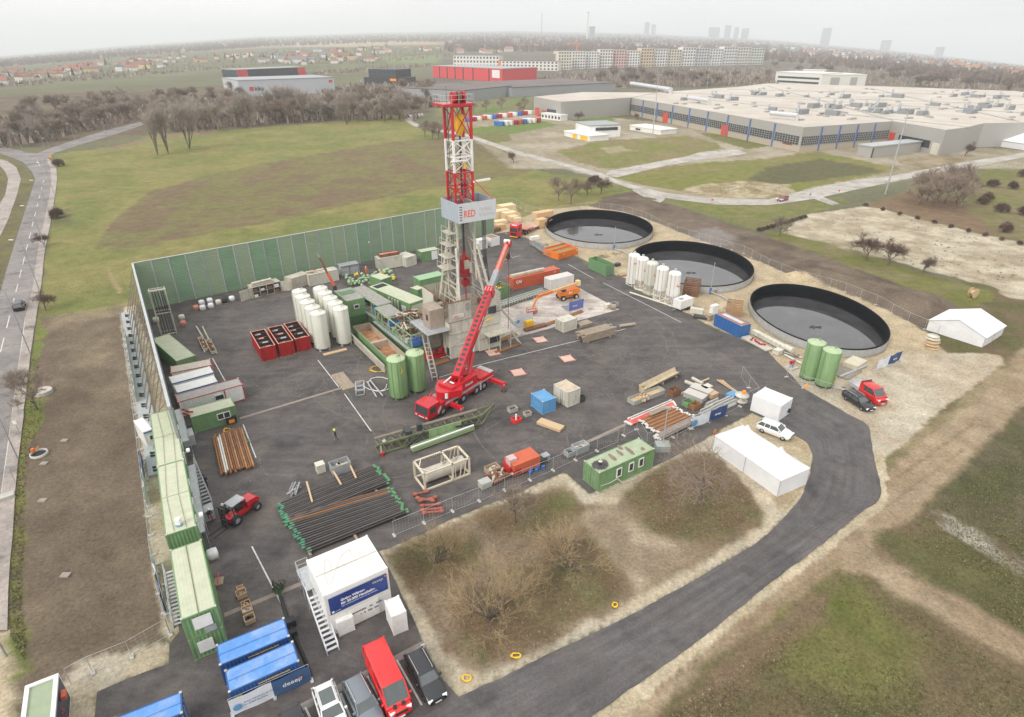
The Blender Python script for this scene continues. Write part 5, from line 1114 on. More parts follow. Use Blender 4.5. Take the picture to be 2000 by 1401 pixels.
for k in range(3):mb=MB(); mb.cyl((MX-1.1+k*.8,MY-.5,39.1),(MX-.65+k*.8,MY-.5,39.1),.8,.8,18); mb.bx(MX-1.15+k*.8,MX-.6+k*.8,MY-.9,MY-.1,38.35,39.2); rb('crown_sheave',mb,M_red if k!=1 else M_rustd)
mb=MB(); mb.cyl((MX-1.2,MY+1,38.3),(MX-1.2,MY+1,40.6),.04,.03,5); rb('crown_antenna',mb,M_rustd)
mb=MB(); mb.lathe([(0,-1.9),(.35,-1.8),(.75,-.8),(.85,.4),(.6,1.1),(0,1.25)],12,(MX+.2,MY-.1,35.6)); t_=rb('travelling_block',mb,M_yellow)
mb=MB()
for dx,dy in ((-.25,0),(.25,0),(0,.2)):mb.cyl((MX+.2+dx,MY-.1+dy,36.7),(MX-.2+dx,MY-.4+dy,39.0),.03,.03,5)
mb.cyl((MX+.15,MY-.2,11),(MX+.15,MY-.2,33.7),.16,.16,8); mb.cyl((MX+.5,MY+.4,13),(MX+.5,MY+.4,34),.08,.08,6); rb('drill_line',mb,M_dark)
mb=MB(); mb.box((MX+.1,MY-SY_-.1,29.6),(.4,.4,.7)); rb('hook_weight',mb,M_yellow)
g=MB(); g.bx(MX-SX_-.6,MX+.4,MY-SY_-.6,MY-SY_,30.3,30.4)
for x in (MX-SX_-.5,MX-.6,MX+.3):g.bar((x,MY-SY_-.55,30.4),(x,MY-SY_-.55,31.4),.05)
g.bar((MX-SX_-.5,MY-SY_-.55,31.4),(MX+.3,MY-SY_-.55,31.4),.05); rb('rest_platform',g,M_white)
# racking board
bx0,bx1,by0,by1,bz0,bz1=3.7,10.5,2.5,8.0,21.4,24.4
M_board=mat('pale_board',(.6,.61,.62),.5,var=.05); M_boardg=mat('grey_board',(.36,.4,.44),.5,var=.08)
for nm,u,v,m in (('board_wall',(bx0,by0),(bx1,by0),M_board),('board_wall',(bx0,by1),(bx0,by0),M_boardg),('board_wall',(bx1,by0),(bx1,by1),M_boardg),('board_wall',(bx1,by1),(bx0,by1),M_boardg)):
 mb=MB(); mb.bar((*u,(bz0+bz1)/2),(*v,(bz0+bz1)/2),.1,bz1-bz0); w_=rb(nm,mb,m)
 if m is M_board:
  text('RED',1.5,T_red,w_,(bx0+.95,by0-.06,bz0+.85),(RX,0,0),sx=.75,bold=.02); text('Drilling',.75,T_grey,w_,(bx0+3.7,by0-.06,bz0+1.55),(RX,0,0)); text('& Services',.75,T_grey,w_,(bx0+3.7,by0-.06,bz0+.7),(RX,0,0),sx=.85)
  k_=MB()
  for r in range(6):
   for c in range(2):k_.cyl((bx0+.35+c*.25,by0-.055,bz0+.5+r*.4),(bx0+.35+c*.25,by0-.07,bz0+.5+r*.4),.1,.1,8)
  k_.build('dot_marks',T_blk,w_)
mb=MB(); mb.bx(bx0,bx0+1.6,by0,by1,bz0+.3,bz0+.38); mb.bx(bx1-1.2,bx1,by0,by1,bz0+.3,bz0+.38)
for k in range(8):mb.bx(bx0+1.6,bx1-1.2,by0+.3+k*.62,by0+.45+k*.62,bz0+.3,bz0+.38)
rb('racking_fingers',mb,M_galv)
g=MB(); g.bar((MX+SX_,MY-SY_,27.5),(bx1-.4,by0+.2,bz1),.12); g.bar((MX-SX_,MY-SY_,27.5),(bx0+1.2,by0+.2,bz1),.12); rb('board_stay',g,M_redc)
g=MB(); g.bar((MX+SX_,MY-SY_,27.0),(bx1,MY-SY_-.5,27.2),.3); rb('jib_arm',g,M_white)
# lower legs and A frame
g=MB()
for sx in (-1,1):
 g.bar((MX+sx*SX_,MY-SY_,15),(MX+sx*2.9,MY-2.6,FZ),.38); g.bar((MX+sx*SX_,MY+SY_,15),(MX+sx*2.9,MY+2.2,FZ),.34)
 g.bar((MX+sx*SX_,MY-SY_,18.5),(MX+sx*(SX_+.15),MY-SY_-.2,11),.3)
 for z in (9.5,12):g.bar((MX+sx*2.4,MY-2.1,z-1),(MX+sx*2.4,MY+1.9,z-1),.16); g.bar((MX+sx*2.6,MY-2.3,z-2.5),(MX+sx*2.2,MY+1.7,z),.12)
g.bar((MX-2.9,MY+2.2,FZ+.5),(MX+1.6,MY+1.3,14.5),.16); g.bar((MX-SX_,MY+SY_,14.7),(MX+SX_,MY+SY_,14.7),.25)
rb('mast_legs',g,M_creamd)
g=MB()
for sx in (-1,1):
 for y in (.3,):g.bar((MX+sx*3.2,MY-4.4,FZ),(MX+sx*2.0,MY-1.4,17),.3)
 g.bar((MX+sx*3.4,MY+2.9,FZ),(MX+sx*1.9,MY+1.2,19),.28)
 for k in range(4):z=8.5+k*2.2; g.bar((MX+sx*(3.2-.25*k),MY-3.8+k*.5,z),(MX+sx*(3.3-.25*k),MY+2.6-k*.3,z),.1)
rb('a_frame',g,M_cream)
g=MB()
for k in range(4):z=13.5+k*1.9; g.bx(MX-SX_-2.5+k*.35,MX-SX_-.2,MY-1.2,MY+1.6,z,z+.1); g.bar((MX-SX_-2.4+k*.35,MY-1.2,z+1),(MX-SX_-2.4+k*.35,MY+1.6,z+1),.05); g.bar((MX-SX_-2.4+k*.35,MY-1.2,z),(MX-SX_-2.4+k*.35,MY-1.2,z+1),.06); g.bar((MX-SX_-2.4+k*.35,MY+1.6,z),(MX-SX_-2.4+k*.35,MY+1.6,z+1),.06); g.bar((MX-SX_-2.2+k*.3,MY+.2,z-1.2),(MX-SX_,MY,z),.1)
g.bar((MX-SX_-1.8,MY-.9,FZ),(MX-SX_-1.6,MY-.6,19.5),.14); g.bar((MX-SX_-2.1,MY+1.3,FZ),(MX-SX_-1.6,MY+1,20),.12); rb('stair_tower',g,M_creamd)
mb=MB(); mb.bx(MX-.5,MX+.9,MY-.7,MY+.5,11.4,14.6); mb.bx(MX-.9,MX+1.2,MY-.9,MY-.7,12.5,13.8); mb.cyl((MX+.1,MY-.2,14.6),(MX+.1,MY-.2,15.8),.35,.25,8); td=rb('top_drive',mb,M_red)
mb=MB(); mb.bx(MX-.3,MX+.6,MY-1.0,MY-.7,13.0,14.4); mb.cyl((MX+.9,MY-.9,12.2),(MX+.9,MY-.9,14),.25,.25,10); mb.build('drive_motor',M_creamd,td); mb=MB(); mb.bx(MX-.4,MX+.7,MY-.8,MY+.2,10.0,10.9); mb.cyl((MX+.15,MY-.3,FZ),(MX+.15,MY-.3,10),.1,.1,8); mb.build('pipe_handler',M_red,td)
mb=MB(); mb.bx(MX+.4,MX+2.0,MY+.9,MY+1.15,9,20); mb.bx(MX+.9,MX+2.2,MY+1.2,MY+1.5,20,27); rb('mast_back_plate',mb,mat('grey_brown_plate',(.34,.32,.29),.7,var=.15,dirt=(.2,.17,.14),damt=.5))
mb=MB()
for k in range(9):
 x=8.6+.16*(k%4); y=3.4+.2*(k//4); mb.tube([(x,y,bz0),(x+.05,y,15),(x+.25+.05*k,y-.3,10.5),(x+.5+.12*k,y-.4,FZ+.3)],.035,4)
rb('service_loops',mb,M_dark)
mb=MB(); mb.bx(7.2,8.4,.8,1.8,FZ,FZ+1.9); rb('red_tool_box',mb,M_red); mb=MB(); mb.cyl((8.0,.2,FZ),(8.0,.2,FZ+1.1),.8,.8,12); rb('drum',mb,M_dark)
mb=MB(); rg=random.Random(8)
for k in range(10):mb.box((rg.uniform(.8,9),rg.uniform(1.4,8.6),FZ+.4),(rg.uniform(.3,1.2),rg.uniform(.3,.9),rg.uniform(.4,1.1)),rg.random(),k%3)
rb('floor_tools',mb,[M_rustd,M_dark,M_creamd])
# red engine set and bits next to the rig
t=thing('engine_set','bright red machinery skid at the foot of the tower steps','machine',P(850,696),SA); mb=MB(); rg=random.Random(3)
mb.bx(-2,2,-1,1,.1,.4)
for k in range(14):mb.box((rg.uniform(-1.8,1.8),rg.uniform(-.8,.8),.6+rg.random()*.7),(rg.uniform(.3,.9),.4,.6),rg.random())
mb.build('engine',M_redc,t); MB().cyl((-1.5,0,1.2),(1.2,0,1.3),.3,.3,10).build('pump',M_dark,t)
for a,b,w,lb in (((958,678),(1010,655),1.0,'rusty beams lying along the pad below the rig stair'),((968,692),(1018,674),.8,'rusty flat beams lying on the pad edge nearest the yard line'),((850,716),(878,706),1.2,'brown timber mats under the tower corner'),((1061,640),(1087,630),.9,'long brown timbers left of the beige cube on the pad'),((1107,622),(1139,610),.9,'rusty brown channel behind the beige cube')):
 A,B=P(*a),P(*b); mb=MB(); L=(B-A).length
 for k in range(3):mb.box((L/2+.1*k,w*k/3,.12),(L,w/3.6,.14))
 o=mb.build('beam_stack',M_rust); o.location=A; o.location.z=.06; o.rotation_euler=(0,0,ang(A,B)); tag(o,lb,'beams')
tg=None
for i,(px,lb) in enumerate((((963,690),'square faded red crane mat nearest the crane boom'),((1055,665),'square faded red crane mat on the dark strip right of the line'),((1012,729),'square faded red crane mat nearest the sky blue cube'),((1108,702),'square faded red crane mat farthest to the right in the yard'))):
 t=thing('outrigger_mat',lb,'mat',P(*px),SA-.2,'square mats on the asphalt'); mb=MB(); mb.bx(-.95,.95,-.95,.95,.04,.2); mb.build('plate',mat('pale_pink_mat',(.64,.4,.32),.75,var=.15,dirt=(.7,.6,.5),damt=.6),t); g=MB()
 for x in (-.95,.95):
  for y in (-.95,.95):g.cyl((x,y,.05),(x*1.1,y*1.1,.25),.12,.12,6)
 g.build('lifting_lug',M_pink,t)
mb=MB(); mb.bx(-.75,.75,-.45,.45,0,.95); mb.bx(-.6,.6,-.3,.3,.95,1.05); o=mb.build('yellow_tank',M_yellow); o.location=P(1033,641); o.location.z=.5; o.rotation_euler=(0,0,SA); tag(o,'small bright yellow tank sitting on a rusty skid on the pad','tank')
mb=MB(); mb.bx(-1.2,3.3,-.5,.5,.05,.5); o=mb.build('rusty_skid',M_rustd); o.location=P(1036,645); o.rotation_euler=(0,0,SA); tag(o,'rusty skid under the small bright yellow tank','skid')
# long steel catwalk behind pad
A,B=P(975,606),P(1072,574); t=thing('pipe_catwalk','long grey green steel catwalk lying behind the concrete pad','catwalk',A,ang(A,B)); L=(B-A).length
mb=MB(); mb.bx(0,L,0,2.0,.35,.55); mb.bx(0,L,0,.25,.55,.8); mb.bx(0,L,1.75,2.0,.55,.8); mb.build('deck',mat('grey_green_steel',(.36,.38,.33),.6,var=.12),t); mb=MB()
for k in range(int(L/.7)):mb.bx(.1+k*.7,.35+k*.7,-.02,.0,.4,.7); mb.bx(.1+k*.7,.4+k*.7,.6,1.3,.552,.57)
mb.build('holes',M_dark,t); mb=MB()
for k in range(6):mb.bx(.4+k*L/6,.6+k*L/6,.1,1.9,0,.35)
mb.build('supports',M_creamd,t)
# mobile crane
def wheel(mb_t,c,r,w,ax='y'):
 pass
def add_wheel(t,x,y,r,w,side,hub=M_alu,n=20):
 mb=MB(); mb.lathe([(r*.55,-w/2),(r*.93,-w/2),(r,-w/2+.05),(r,w/2-.05),(r*.93,w/2),(r*.55,w/2)],n); mb.v=[(x+a,y-c,r+b) for a,b,c in [(v[0],v[1],v[2]) for v in mb.v]]
 o=mb.build('wheel',M_black,t); h=MB(); h.lathe([(r*.58,w*.30),(r*.35,w*.2),(r*.2,w*.42),(0,w*.42)],n); h.lathe([(0,-w*.3),(r*.58,-w*.3),(r*.58,w*.3)],n); h.v=[(x+v[0],y+v[2]*side,r+v[1]) for v in h.v]; h.build('rim',hub,o); return o
ca_,cb_=P(838,826),P(956,752); ca_.z=0
crz=ang(ca_,cb_)
# frame: x from cab (0) to rear
ct=P(823,812); ct.z=0
crane=thing('mobile_crane','big red mobile crane with raised telescopic boom in the yard','crane',P(834,818),crz)
CL=13.2; b=MB(); b.bx(2.5,CL,-1.25,1.25,.95,1.75); b.bx(3.0,CL-.5,-1.35,1.35,1.75,1.95); b.bx(CL-3.2,CL,-1.3,1.3,1.95,2.25); cbdy=b.build('carrier',M_redc,crane)
b=MB(); b.bx(CL-.9,CL-.1,-1.3,1.3,2.25,2.4); b.build('rear_deck',M_alu,crane)
cab_=MB(); cab_.extr([(-1,.7),(-1,1.25),(-.75,2.5),(-.4,2.65),(1.3,2.65),(1.5,2.3),(1.5,.7)],-1.3,1.3); cbo=cab_.build('cab',M_redc,crane)
g=MB(); g.extr([(-1.02,1.3),(-.785,2.4),(-.775,2.4),(-1.01,1.3)],-1.15,1.15); g.bx(-.55,.6,-1.315,-1.3,1.45,2.3); g.bx(-.55,.6,1.3,1.315,1.45,2.3); g.build('windscreen',M_glass,cbo)
g=MB()
for y in (-1,1):g.box((-1.03,y*.95,.95),(.05,.3,.14),0)
g.build('headlight',M_lwh,cbo); g=MB(); g.bx(-1.04,-1.01,-.5,.5,.8,.92); g.build('bumper_plate',M_white,cbo)
b=MB(); b.bx(1.5,3.4,-1.25,1.25,.9,2.1); b.bx(2.5,3.3,-.2,1.2,2.1,2.2,1); b.bx(2.5,3.3,-1.2,-.35,2.1,2.2,2); b.cyl((3.1,-.95,2.1),(3.1,-.95,3.0),.25,.25,10,3); b.build('cab_deck',[M_redc,M_grey,M_dark,M_white],crane)
for x in (2.0,4.7,6.3,9.2,10.9):
 for s in (-1,1):add_wheel(crane,x,s*1.08,.72,.5,s)
b=MB()
for s in (-1,1):b.bx(2.4,CL-.3,s*1.36-.03,s*1.36+.03,1.55,1.72); b.bx(2.4,CL-3,s*1.37-.02,s*1.37+.02,1.8,1.9)
b.build('side_trim',M_alu,crane); b=MB()
for k in range(6):b.bx(.9+k*.12,.96+k*.12,-1.335,-1.31,.8+k*.1,1.4+k*.1)
for k in range(5):b.bx(CL-3.4,CL-3.1,-1.4,-1.36,.5+k*.25,.62+k*.25)
b.build('reflective_marks',M_white,crane)
def outrigger(x,s,ext,lab='outrigger'):
 b=MB(); b.bx(x-.28,x+.28,min(s*1.2,s*ext),max(s*1.2,s*ext),.95,1.45); b.cyl((x,s*(ext-.25),.25),(x,s*(ext-.25),1.6),.14,.14,10); o=b.build('outrigger',M_redc,crane); f=MB(); f.lathe([(0,.26),(.4,.2),(.45,.05),(0,.05)],14,(x,s*(ext-.25),0)); f.build('foot',M_dark,o)
 f=MB()
 for k in range(3):f.bx(x-.3+k*.2,x-.18+k*.2,s*(ext-.02)-.02,s*(ext-.02)+.03,1.0,1.42)
 f.build('end_stripes',M_white,o)
for x,s,e in ((3.5,-1,3.5),(12.4,-1,4.1),(3.5,1,2.6),(12.6,1,2.6)):outrigger(x,s,e)
# superstructure with counterweight towards the cab
b=MB(); n=28; cx_,cy_=7.2,0
pts=[(cx_-1.2,-1.4)]+[(cx_-2.3+2.3*math.cos(math.pi/2+math.pi*k/n+math.pi)*-0-2.5*math.sin(math.pi*k/n),-2.3+4.6*k/n) for k in range(n+1)]+[(cx_-1.2,1.4)]
b.prism(pts,2.15,3.15); b.build('counterweight',M_redc,crane)
b=MB(); b.bx(cx_-2.6,cx_+2.2,-1.25,-.35,2.0,3.3); b.bx(cx_-2.6,cx_+2.6,.35,1.2,2.0,3.1); b.bx(cx_-2.0,cx_+1.0,-.35,.35,1.95,2.5); b.cyl((cx_,0,1.7),(cx_,0,2.1),1.2,1.2,24); so_=b.build('slewing_deck',M_redc,crane)
text('STRAUSS',.42,T_white,so_,(cx_-.5,-1.27,2.4),(RX,0,0),bold=.01)
b=MB(); b.cyl((cx_-2.3,-.3,3.0),(cx_-2.3,.5,3.0),.4,.4,14); b.cyl((cx_-1.7,-.3,3.1),(cx_-1.7,.5,3.1),.2,.2,10,1); b.tube([(cx_-2.9,.7,3.4),(cx_-.6,.9,3.7),(cx_-.4,1.2,3.2)],.12,6,1); b.bx(cx_-3.3,cx_-2.5,-1.3,1.3,3.15,3.5,2); b.build('winch',[M_dark,M_white,M_redc],crane)
b=MB()
for y in (-.75,.75):b.bar((cx_-1.2,y,2.4),(cx_-.7,y,4.0),.35,.7)
b.build('boom_foot',M_redc,crane)
# boom in crane space
inv=(Matrix.Translation(crane.location)@Matrix.Rotation(crz,4,'Z')).inverted()
tipg=P(993,655); zt_=zat(tipg,474); tip=inv@Vector((tipg.x,tipg.y,zt_)); base=Vector((cx_-.9,0,3.6))
bd=(tip-base); BL=bd.length; bdn=bd.normalized(); side=bdn.cross(Vector((0,0,1))).normalized(); up=side.cross(bdn)
def boomseg(nm,f0,f1,w,h,m,off=0):
 mb=MB(); a=base+bd*f0; b_=base+bd*f1; pr=[(-w/2,-h/2),(w/2,-h/2),(w/2,h/2-.1),(w/2-.12,h/2),(-w/2+.12,h/2),(-w/2,h/2-.1)]
 vs=[a+side*x+up*(y+off) for x,y in pr]+[b_+side*x+up*(y+off) for x,y in pr]; n=len(pr)
 mb.add(vs,[(i,(i+1)%n,n+(i+1)%n,n+i) for i in range(n)]+[tuple(range(n-1,-1,-1)),tuple(range(n,2*n))]); return mb.build(nm,m,crane)
bs=boomseg('boom_base',0,.615,1.15,1.35,M_redc); boomseg('boom_head_collar',.585,.625,1.35,1.6,M_redc); b2=boomseg('boom_extension',.615,.76,.9,1.05,M_grey); b3=boomseg('boom_tip_section',.76,.985,.72,.85,M_grey)
mb=MB()
for s in (-1,1):
 a=base+bd*.765+up*.432+side*(s*.22); c=base+bd*.98+up*.432+side*(s*.22); mb.bar(a,c,.18,.02)
 a=base+bd*.765+side*(s*.365)+up*.1; c=base+bd*.98+side*(s*.365)+up*.1; mb.add([a-up*.3,a+up*.3,c+up*.3,c-up*.3],[(0,1,2,3)])
mb.build('boom_stripe',mat('bright_orange_red',(.85,.13,.05),.4,var=.03),b3)
mb=MB()
for k in range(17):
 f=.03+k*.033; a=base+bd*f; q=MB()
 vs=[a+up*.682+side*x+bdn*y for x,y in ((-.3,0),(.3,0),(.3,.52),(-.3,.52))]; mb.add(vs,[(0,1,2,3)])
mb.build('boom_marks',M_dark,bs)
mb=MB();
for k in range(4):
 for x in (-.45,0,.45):mb.box(tuple(base+bd*(.59+k*.008)+up*.83+side*x),(.2,.08,.06),0)
mb.build('collar_lattice',M_white,crane)
mb=MB(); a=base+bd*.99; mb.cyl(a-side*.55,a+side*.55,.55,.55,14); mb.box(tuple(a+up*.2),(.9,.9,.9)); mb.cyl(a-side*.5+up*.6,a+side*.5+up*.6,.3,.3,12,1); mb.build('boom_head',[M_redc,M_white],crane)
for sy in (-.0,):
 mb=MB(); a=Vector((cx_+1.6,0,2.5)); c=base+bd*.33-up*.7; mid=a.lerp(c,.55); mb.cyl(a,mid,.38,.38,14); mb.cyl(mid,c,.24,.24,12,1); mb.build('luffing_cylinder',[M_redc,M_chrome],crane)
m3=Matrix((bdn,up,-side)).transposed(); e_=m3.to_euler()
text('STRAUSS',.62,T_white,bs,tuple(base+bd*.33-side*.0+(-side if (side.y>0) else side)*.60-up*.25),Matrix((bdn,up,(side if side.y<0 else -side))).transposed().to_euler(),bold=.015)
# hook block
hz=zat(tipg,500); hk=thing('hook_block','black hook block with striped side hanging from the crane boom','hook',(tipg.x,tipg.y,hz),crz)
MB().cyl((0,-.25,0),(0,.25,0),.55,.55,14).build('sheave',M_dark,hk); b=MB()
for k in range(4):b.box((.25+.08*k,-.28,.3-k*.25),(.12,.03,.4),0,k%2,ry=.6)
b.build('warning_stripes',[M_white,M_red],hk); b=MB()
for dx in (-.3,-.1,.15,.35):b.cyl((dx,0,.3),(dx,0,zt_-hz-.3),.03,.03,5)
b.build('hoist_rope',M_dark,hk); b=MB(); b.cyl((0,0,-.5),(0,0,-1.4),.16,.1,8); b.tube([(0,0,-1.4),(.02,0,-hz*.45),(.0,0,-hz+.9)],.055,5); b.build('chain',M_rustd,hk)
# orange boom lift
lp=P(1108,583); lift=thing('boom_lift','orange articulated boom lift on the concrete pad','boom lift',lp,SA-.15)
for x,y in ((-1.5,-1.0),(1.5,-1.0),(-1.5,1.0),(1.5,1.0)):add_wheel(lift,x,y,.55,.4,-1 if y<0 else 1,M_white)
b=MB(); b.bx(-1.9,1.9,-.75,.75,.5,1.05); b.build('chassis',M_orange,lift); b=MB(); b.extr([(-2.0,1.15),(-1.9,1.8),(-.6,2.1),(1.0,2.25),(2.1,2.2),(2.4,1.5),(1.9,1.15)],-1.1,.9); t_=b.build('turret',M_orange,lift); text('JLG',.5,T_white,t_,(-.3,-1.115,1.45),(RX,0,0),bold=.02)
b=MB(); b.bx(-1.6,-.9,-1.0,.5,1.9,2.35); b.build('engine_cover',M_dark,lift)
li=(Matrix.Translation(lift.location)@Matrix.Rotation(lift.rotation_euler.z,4,'Z')).inverted()
e0=Vector((2.1,0,2.9)); g2=P(1050,606); e1=li@Vector((g2.x,g2.y,zat(g2,579))); g3=P(1040,612); e2=li@Vector((g3.x,g3.y,.9))
b=MB(); b.bar(e0,e1,.45); b.build('main_boom',mat('pale_orange_boom',(.75,.42,.18),.5,var=.06),lift); b=MB(); b.bar(e1,e1.lerp(e0,.35),.5); b.bar(e1,e2+Vector((0,0,.3)),.28); b.build('jib',M_orange,lift); b=MB(); b.box(tuple(e0+Vector((.2,0,.1))),(.8,.9,1.0)); b.build('boom_pivot',mat('straw_cover',(.72,.6,.3),.6),lift)
b=MB(); c=e2+Vector((-.3,-.3,0)); b.box((c.x,c.y,.35),(1.9,.9,.12));
for z in (.8,1.3):
 for u,v in (((-.95,-.45),(.95,-.45)),((.95,-.45),(.95,.45)),((.95,.45),(-.95,.45)),((-.95,.45),(-.95,-.45))):b.bar((c.x+u[0],c.y+u[1],z),(c.x+v[0],c.y+v[1],z),.06)
for u in ((-.95,-.45),(.95,-.45),(.95,.45),(-.95,.45)):b.bar((c.x+u[0],c.y+u[1],.35),(c.x+u[0],c.y+u[1],1.3),.06)
b.bx(c.x-.9,c.x+.9,c.y-.45,c.y-.38,.4,.8); b.build('basket',M_orangec,lift)
# ================================================================ pipes, loose gear
def pipe_rack(a,b,c,d,n,r,m,capm,cat,label,group,z0=.25,layers=1,name='drill_pipe',jit=.3,capb=None,second=None):
# a->b one pipe axis at the far side, c->d the pipe at the near side; every pipe a thing of its own
 A,B,C_,D=P(*a),P(*b),P(*c),P(*d); proto=None; rg=random.Random(n); k=0
 for ly in range(layers):
  for i in range(n-ly):
   f=(i+.5*ly)/(n-1); p=A.lerp(C_,f); q=B.lerp(D,f); L=(q-p).length
   if proto is None:
    t=thing(name,label,cat,p,ang(p,q),group); mb=MB(); mb.cyl((0,0,0),(L,0,0),r,r,10); mb.build('tube',m,t)
    mb=MB(); mb.cyl((-.02,0,0),(.32,0,0),r*1.15,r*1.15,10); mb.build('end_cap',capb or capm,t); mb=MB(); mb.cyl((L-.32,0,0),(L+.02,0,0),r*1.15,r*1.15,10); mb.build('end_cap',capm,t); proto=t; L0=L
    t.location.z=z0+r+ly*r*1.8
   else:
    o=rg.uniform(-jit,jit); d_=(q-p).normalized()*o
    t=dup(proto,(p.x+d_.x,p.y+d_.y,z0+r+ly*r*1.8),ang(p,q),None,group); t.scale=(L/L0,1,1)
    if second and i in second:
     for ch in t.children:
      if ch.name.startswith('tube'):ch.data=ch.data.copy(); ch.data.materials[0]=second[i]
   k+=1
M_capg=mat('green_cap',(.11,.29,.13),.6); M_capt=mat('teal_cap',(.08,.25,.15),.6); M_piped=mat('grey_pipe_steel',(.085,.08,.077),.4,var=.25,dirt=(.16,.1,.07),damt=.6,dscale=.8,stretch=(.3,1,1)); M_rustl=mat('light_rust_steel',(.42,.22,.1),.8,var=.2); M_capw=mat('white_cap',(.7,.68,.64),.6)
pipe_rack((545,992),(733,915),(560,1032),(762,948),13,.115,M_pipe,M_capg,'pipe','black pipe with green caps on the far half of the large pipe rack','black pipes of the far rack half',.3,2,jit=.25,capb=M_capt,second={i:M_piped for i in (1,3,6,8,11)})
pipe_rack((556,1019),(762,960),(600,1085),(795,1006),17,.112,M_pipe,M_capg,'pipe','black pipe with green caps on the near half of the large pipe rack','black pipes of the near rack half',.3,2,jit=.25,capb=M_capt,second={i:(M_rust if i==2 else M_rustd if i==0 else M_piped if i%2 else M_pipe) for i in range(17)})
for a,b,lb in (((601,952),(612,992),'timber bearer sticking out at the left of the black pipe rack'),((652,930),(668,958),'timber bearer in the middle of the far black pipe rack'),((685,919),(697,945),'timber bearer at the right of the far black pipe rack')):
 A,B=P(*a),P(*b); mb=MB(); L=(B-A).length; mb.bx(0,L,-.1,.1,0,.12); o=mb.build('timber_bearer',M_wood); o.location=(A.x,A.y,.78); o.rotation_euler=(0,0,ang(A,B)); tag(o,lb,'timber')
for a,b,z in (((563,998),(608,1088),.0),((640,960),(700,1060),.0),((715,930),(770,1015),.0)):
 A,B=P(*a),P(*b); mb=MB(); L=(B-A).length; mb.bx(0,L,-.12,.12,0.03,.29); o=mb.build('rack_beam',M_woodg); o.location=(A.x,A.y,0); o.rotation_euler=(0,0,ang(A,B)); tag(o,'low timber beam under the %s of the large black pipe rack'%('left end' if a[0]==563 else 'middle' if a[0]==640 else 'right end'),'beam')
pipe_rack((1246,826),(1314,799),(1281,851),(1354,817),17,.09,M_rust,M_capw,'pipe','rusty orange brown pipe in the stack behind the white banner fence','rusty pipes stacked by the fence',.3,1,second={i:(M_rustd if i%3==0 else M_rustl) for i in range(17) if i%3!=1})
pipe_rack((1219,828),(1316,789),(1228,835),(1318,797),5,.11,mat('faded_bright_red',(.68,.1,.08),.5,var=.15,dirt=(.6,.55,.5),damt=.5),M_capw,'pipe','bright red pipe lying left of the rusty pipe stack','red pipes beside the rusty stack',.2,1)
pipe_rack((1226,822),(1310,786),(1229,825),(1312,789),2,.11,mat('pale_pipe',(.6,.55,.52),.6,var=.15),M_capw,'pipe','pale whitish pipe lying among the red ones','pale pipes among the red ones',.25,1)
pipe_rack((1276,858),(1352,822),(1284,866),(1355,830),5,.12,mat('grey_brown_pipe',(.3,.25,.22),.7,var=.25),M_capw,'pipe','grey brown pipe at the near edge of the rusty stack','grey brown pipes of the stack',.3,2)
pipe_rack((1268,816),(1299,803),(1271,821),(1301,808),4,.12,M_woodg,M_woodg,'pipe','short weathered brown tube lying across the rusty pipes','short tubes across the rusty pipes',.75,1)
pipe_rack((434,932),(418,858),(497,916),(472,840),15,.11,M_rust,M_rust,'pipe','rusty casing pipe on the rack before the flagged green office','rusty casing pipes on the left',.3,1,second={i:(M_capw if i in (2,3) else M_rustd if i%3==0 else M_rustl) for i in range(15) if i in (2,3) or i%3!=1})
for i,(a,b) in enumerate((((806,971),(838,963)),((817,985),(855,976)),((820,993),(862,988)),((812,978),(850,984)),((820,1001),(866,997)),((824,1008),(868,1004)))):
 A,B=P(*a),P(*b); mb=MB(); L=(B-A).length
 mb.cyl((0,0,0),(L,0,0),.14,.14,10); mb.cyl((.1,0,0),(.5,0,0),.24,.24,10); mb.cyl((L-.5,0,0),(L-.1,0,0),.22,.22,10); o=mb.build('drill_collar',mat('reddish_collar',(.34,.1,.07),.7,var=.25)); o.location=(A.x,A.y,.3+.12*(i%2)); o.rotation_euler=(0,0,ang(A,B)); tag(o,'short reddish brown drill collar in the pile right of the black pipes','pipe','reddish collars in a pile')
 # green folded mast section, cream tank frame
A,B=P(741,890),P(972,822); L=(B-A).length; t=thing('mast_section','long olive green crane mast section lying in the yard','mast section',A,ang(A,B)); W_=1.7
g=MB()
for y in (0,W_):
 for z in (.25,1.6):g.bar((0,y,z),(L*.86,y,z),.2)
 for k in range(14):
  x=L*.86*k/14; g.bar((x,y,.25 if k%2 else 1.6),(x+L*.86/14,y,1.6 if k%2 else .25),.09)
 g.bar((L*.86,y,1.6),(L,W_/2,2.3),.14); g.bar((L*.86,y,.25),(L,W_/2,2.3),.14)
for k in range(15):
 x=L*.86*k/14; g.bar((x,0,1.6),(x,W_,1.6),.1); g.bar((x,0,.25),(x,W_,.25),.1)
g.build('lattice',M_olive,t)
mb=MB(); mb.bx(0,L*.85,W_-.55,W_-.1,1.7,1.85); mb.build('top_walkway',mat('brown_grating',(.2,.17,.13),.8,var=.2),t)
mb=MB(); mb.extr([(0,0),(4.6,0),(4.6,1.25),(0,1.25)],-.2,-.12); mb.v=[(v[0]+L*.40,v[1],v[2]+.55) for v in mb.v]
for k in range(5):mb.bx(L*.40+k*1.1,L*.40+k*1.1+.08,-.26,-.2,.55,1.8)
mb.build('side_panel',mat('panel_green',(.25,.36,.18),.55,var=.12,rust=.3),t)
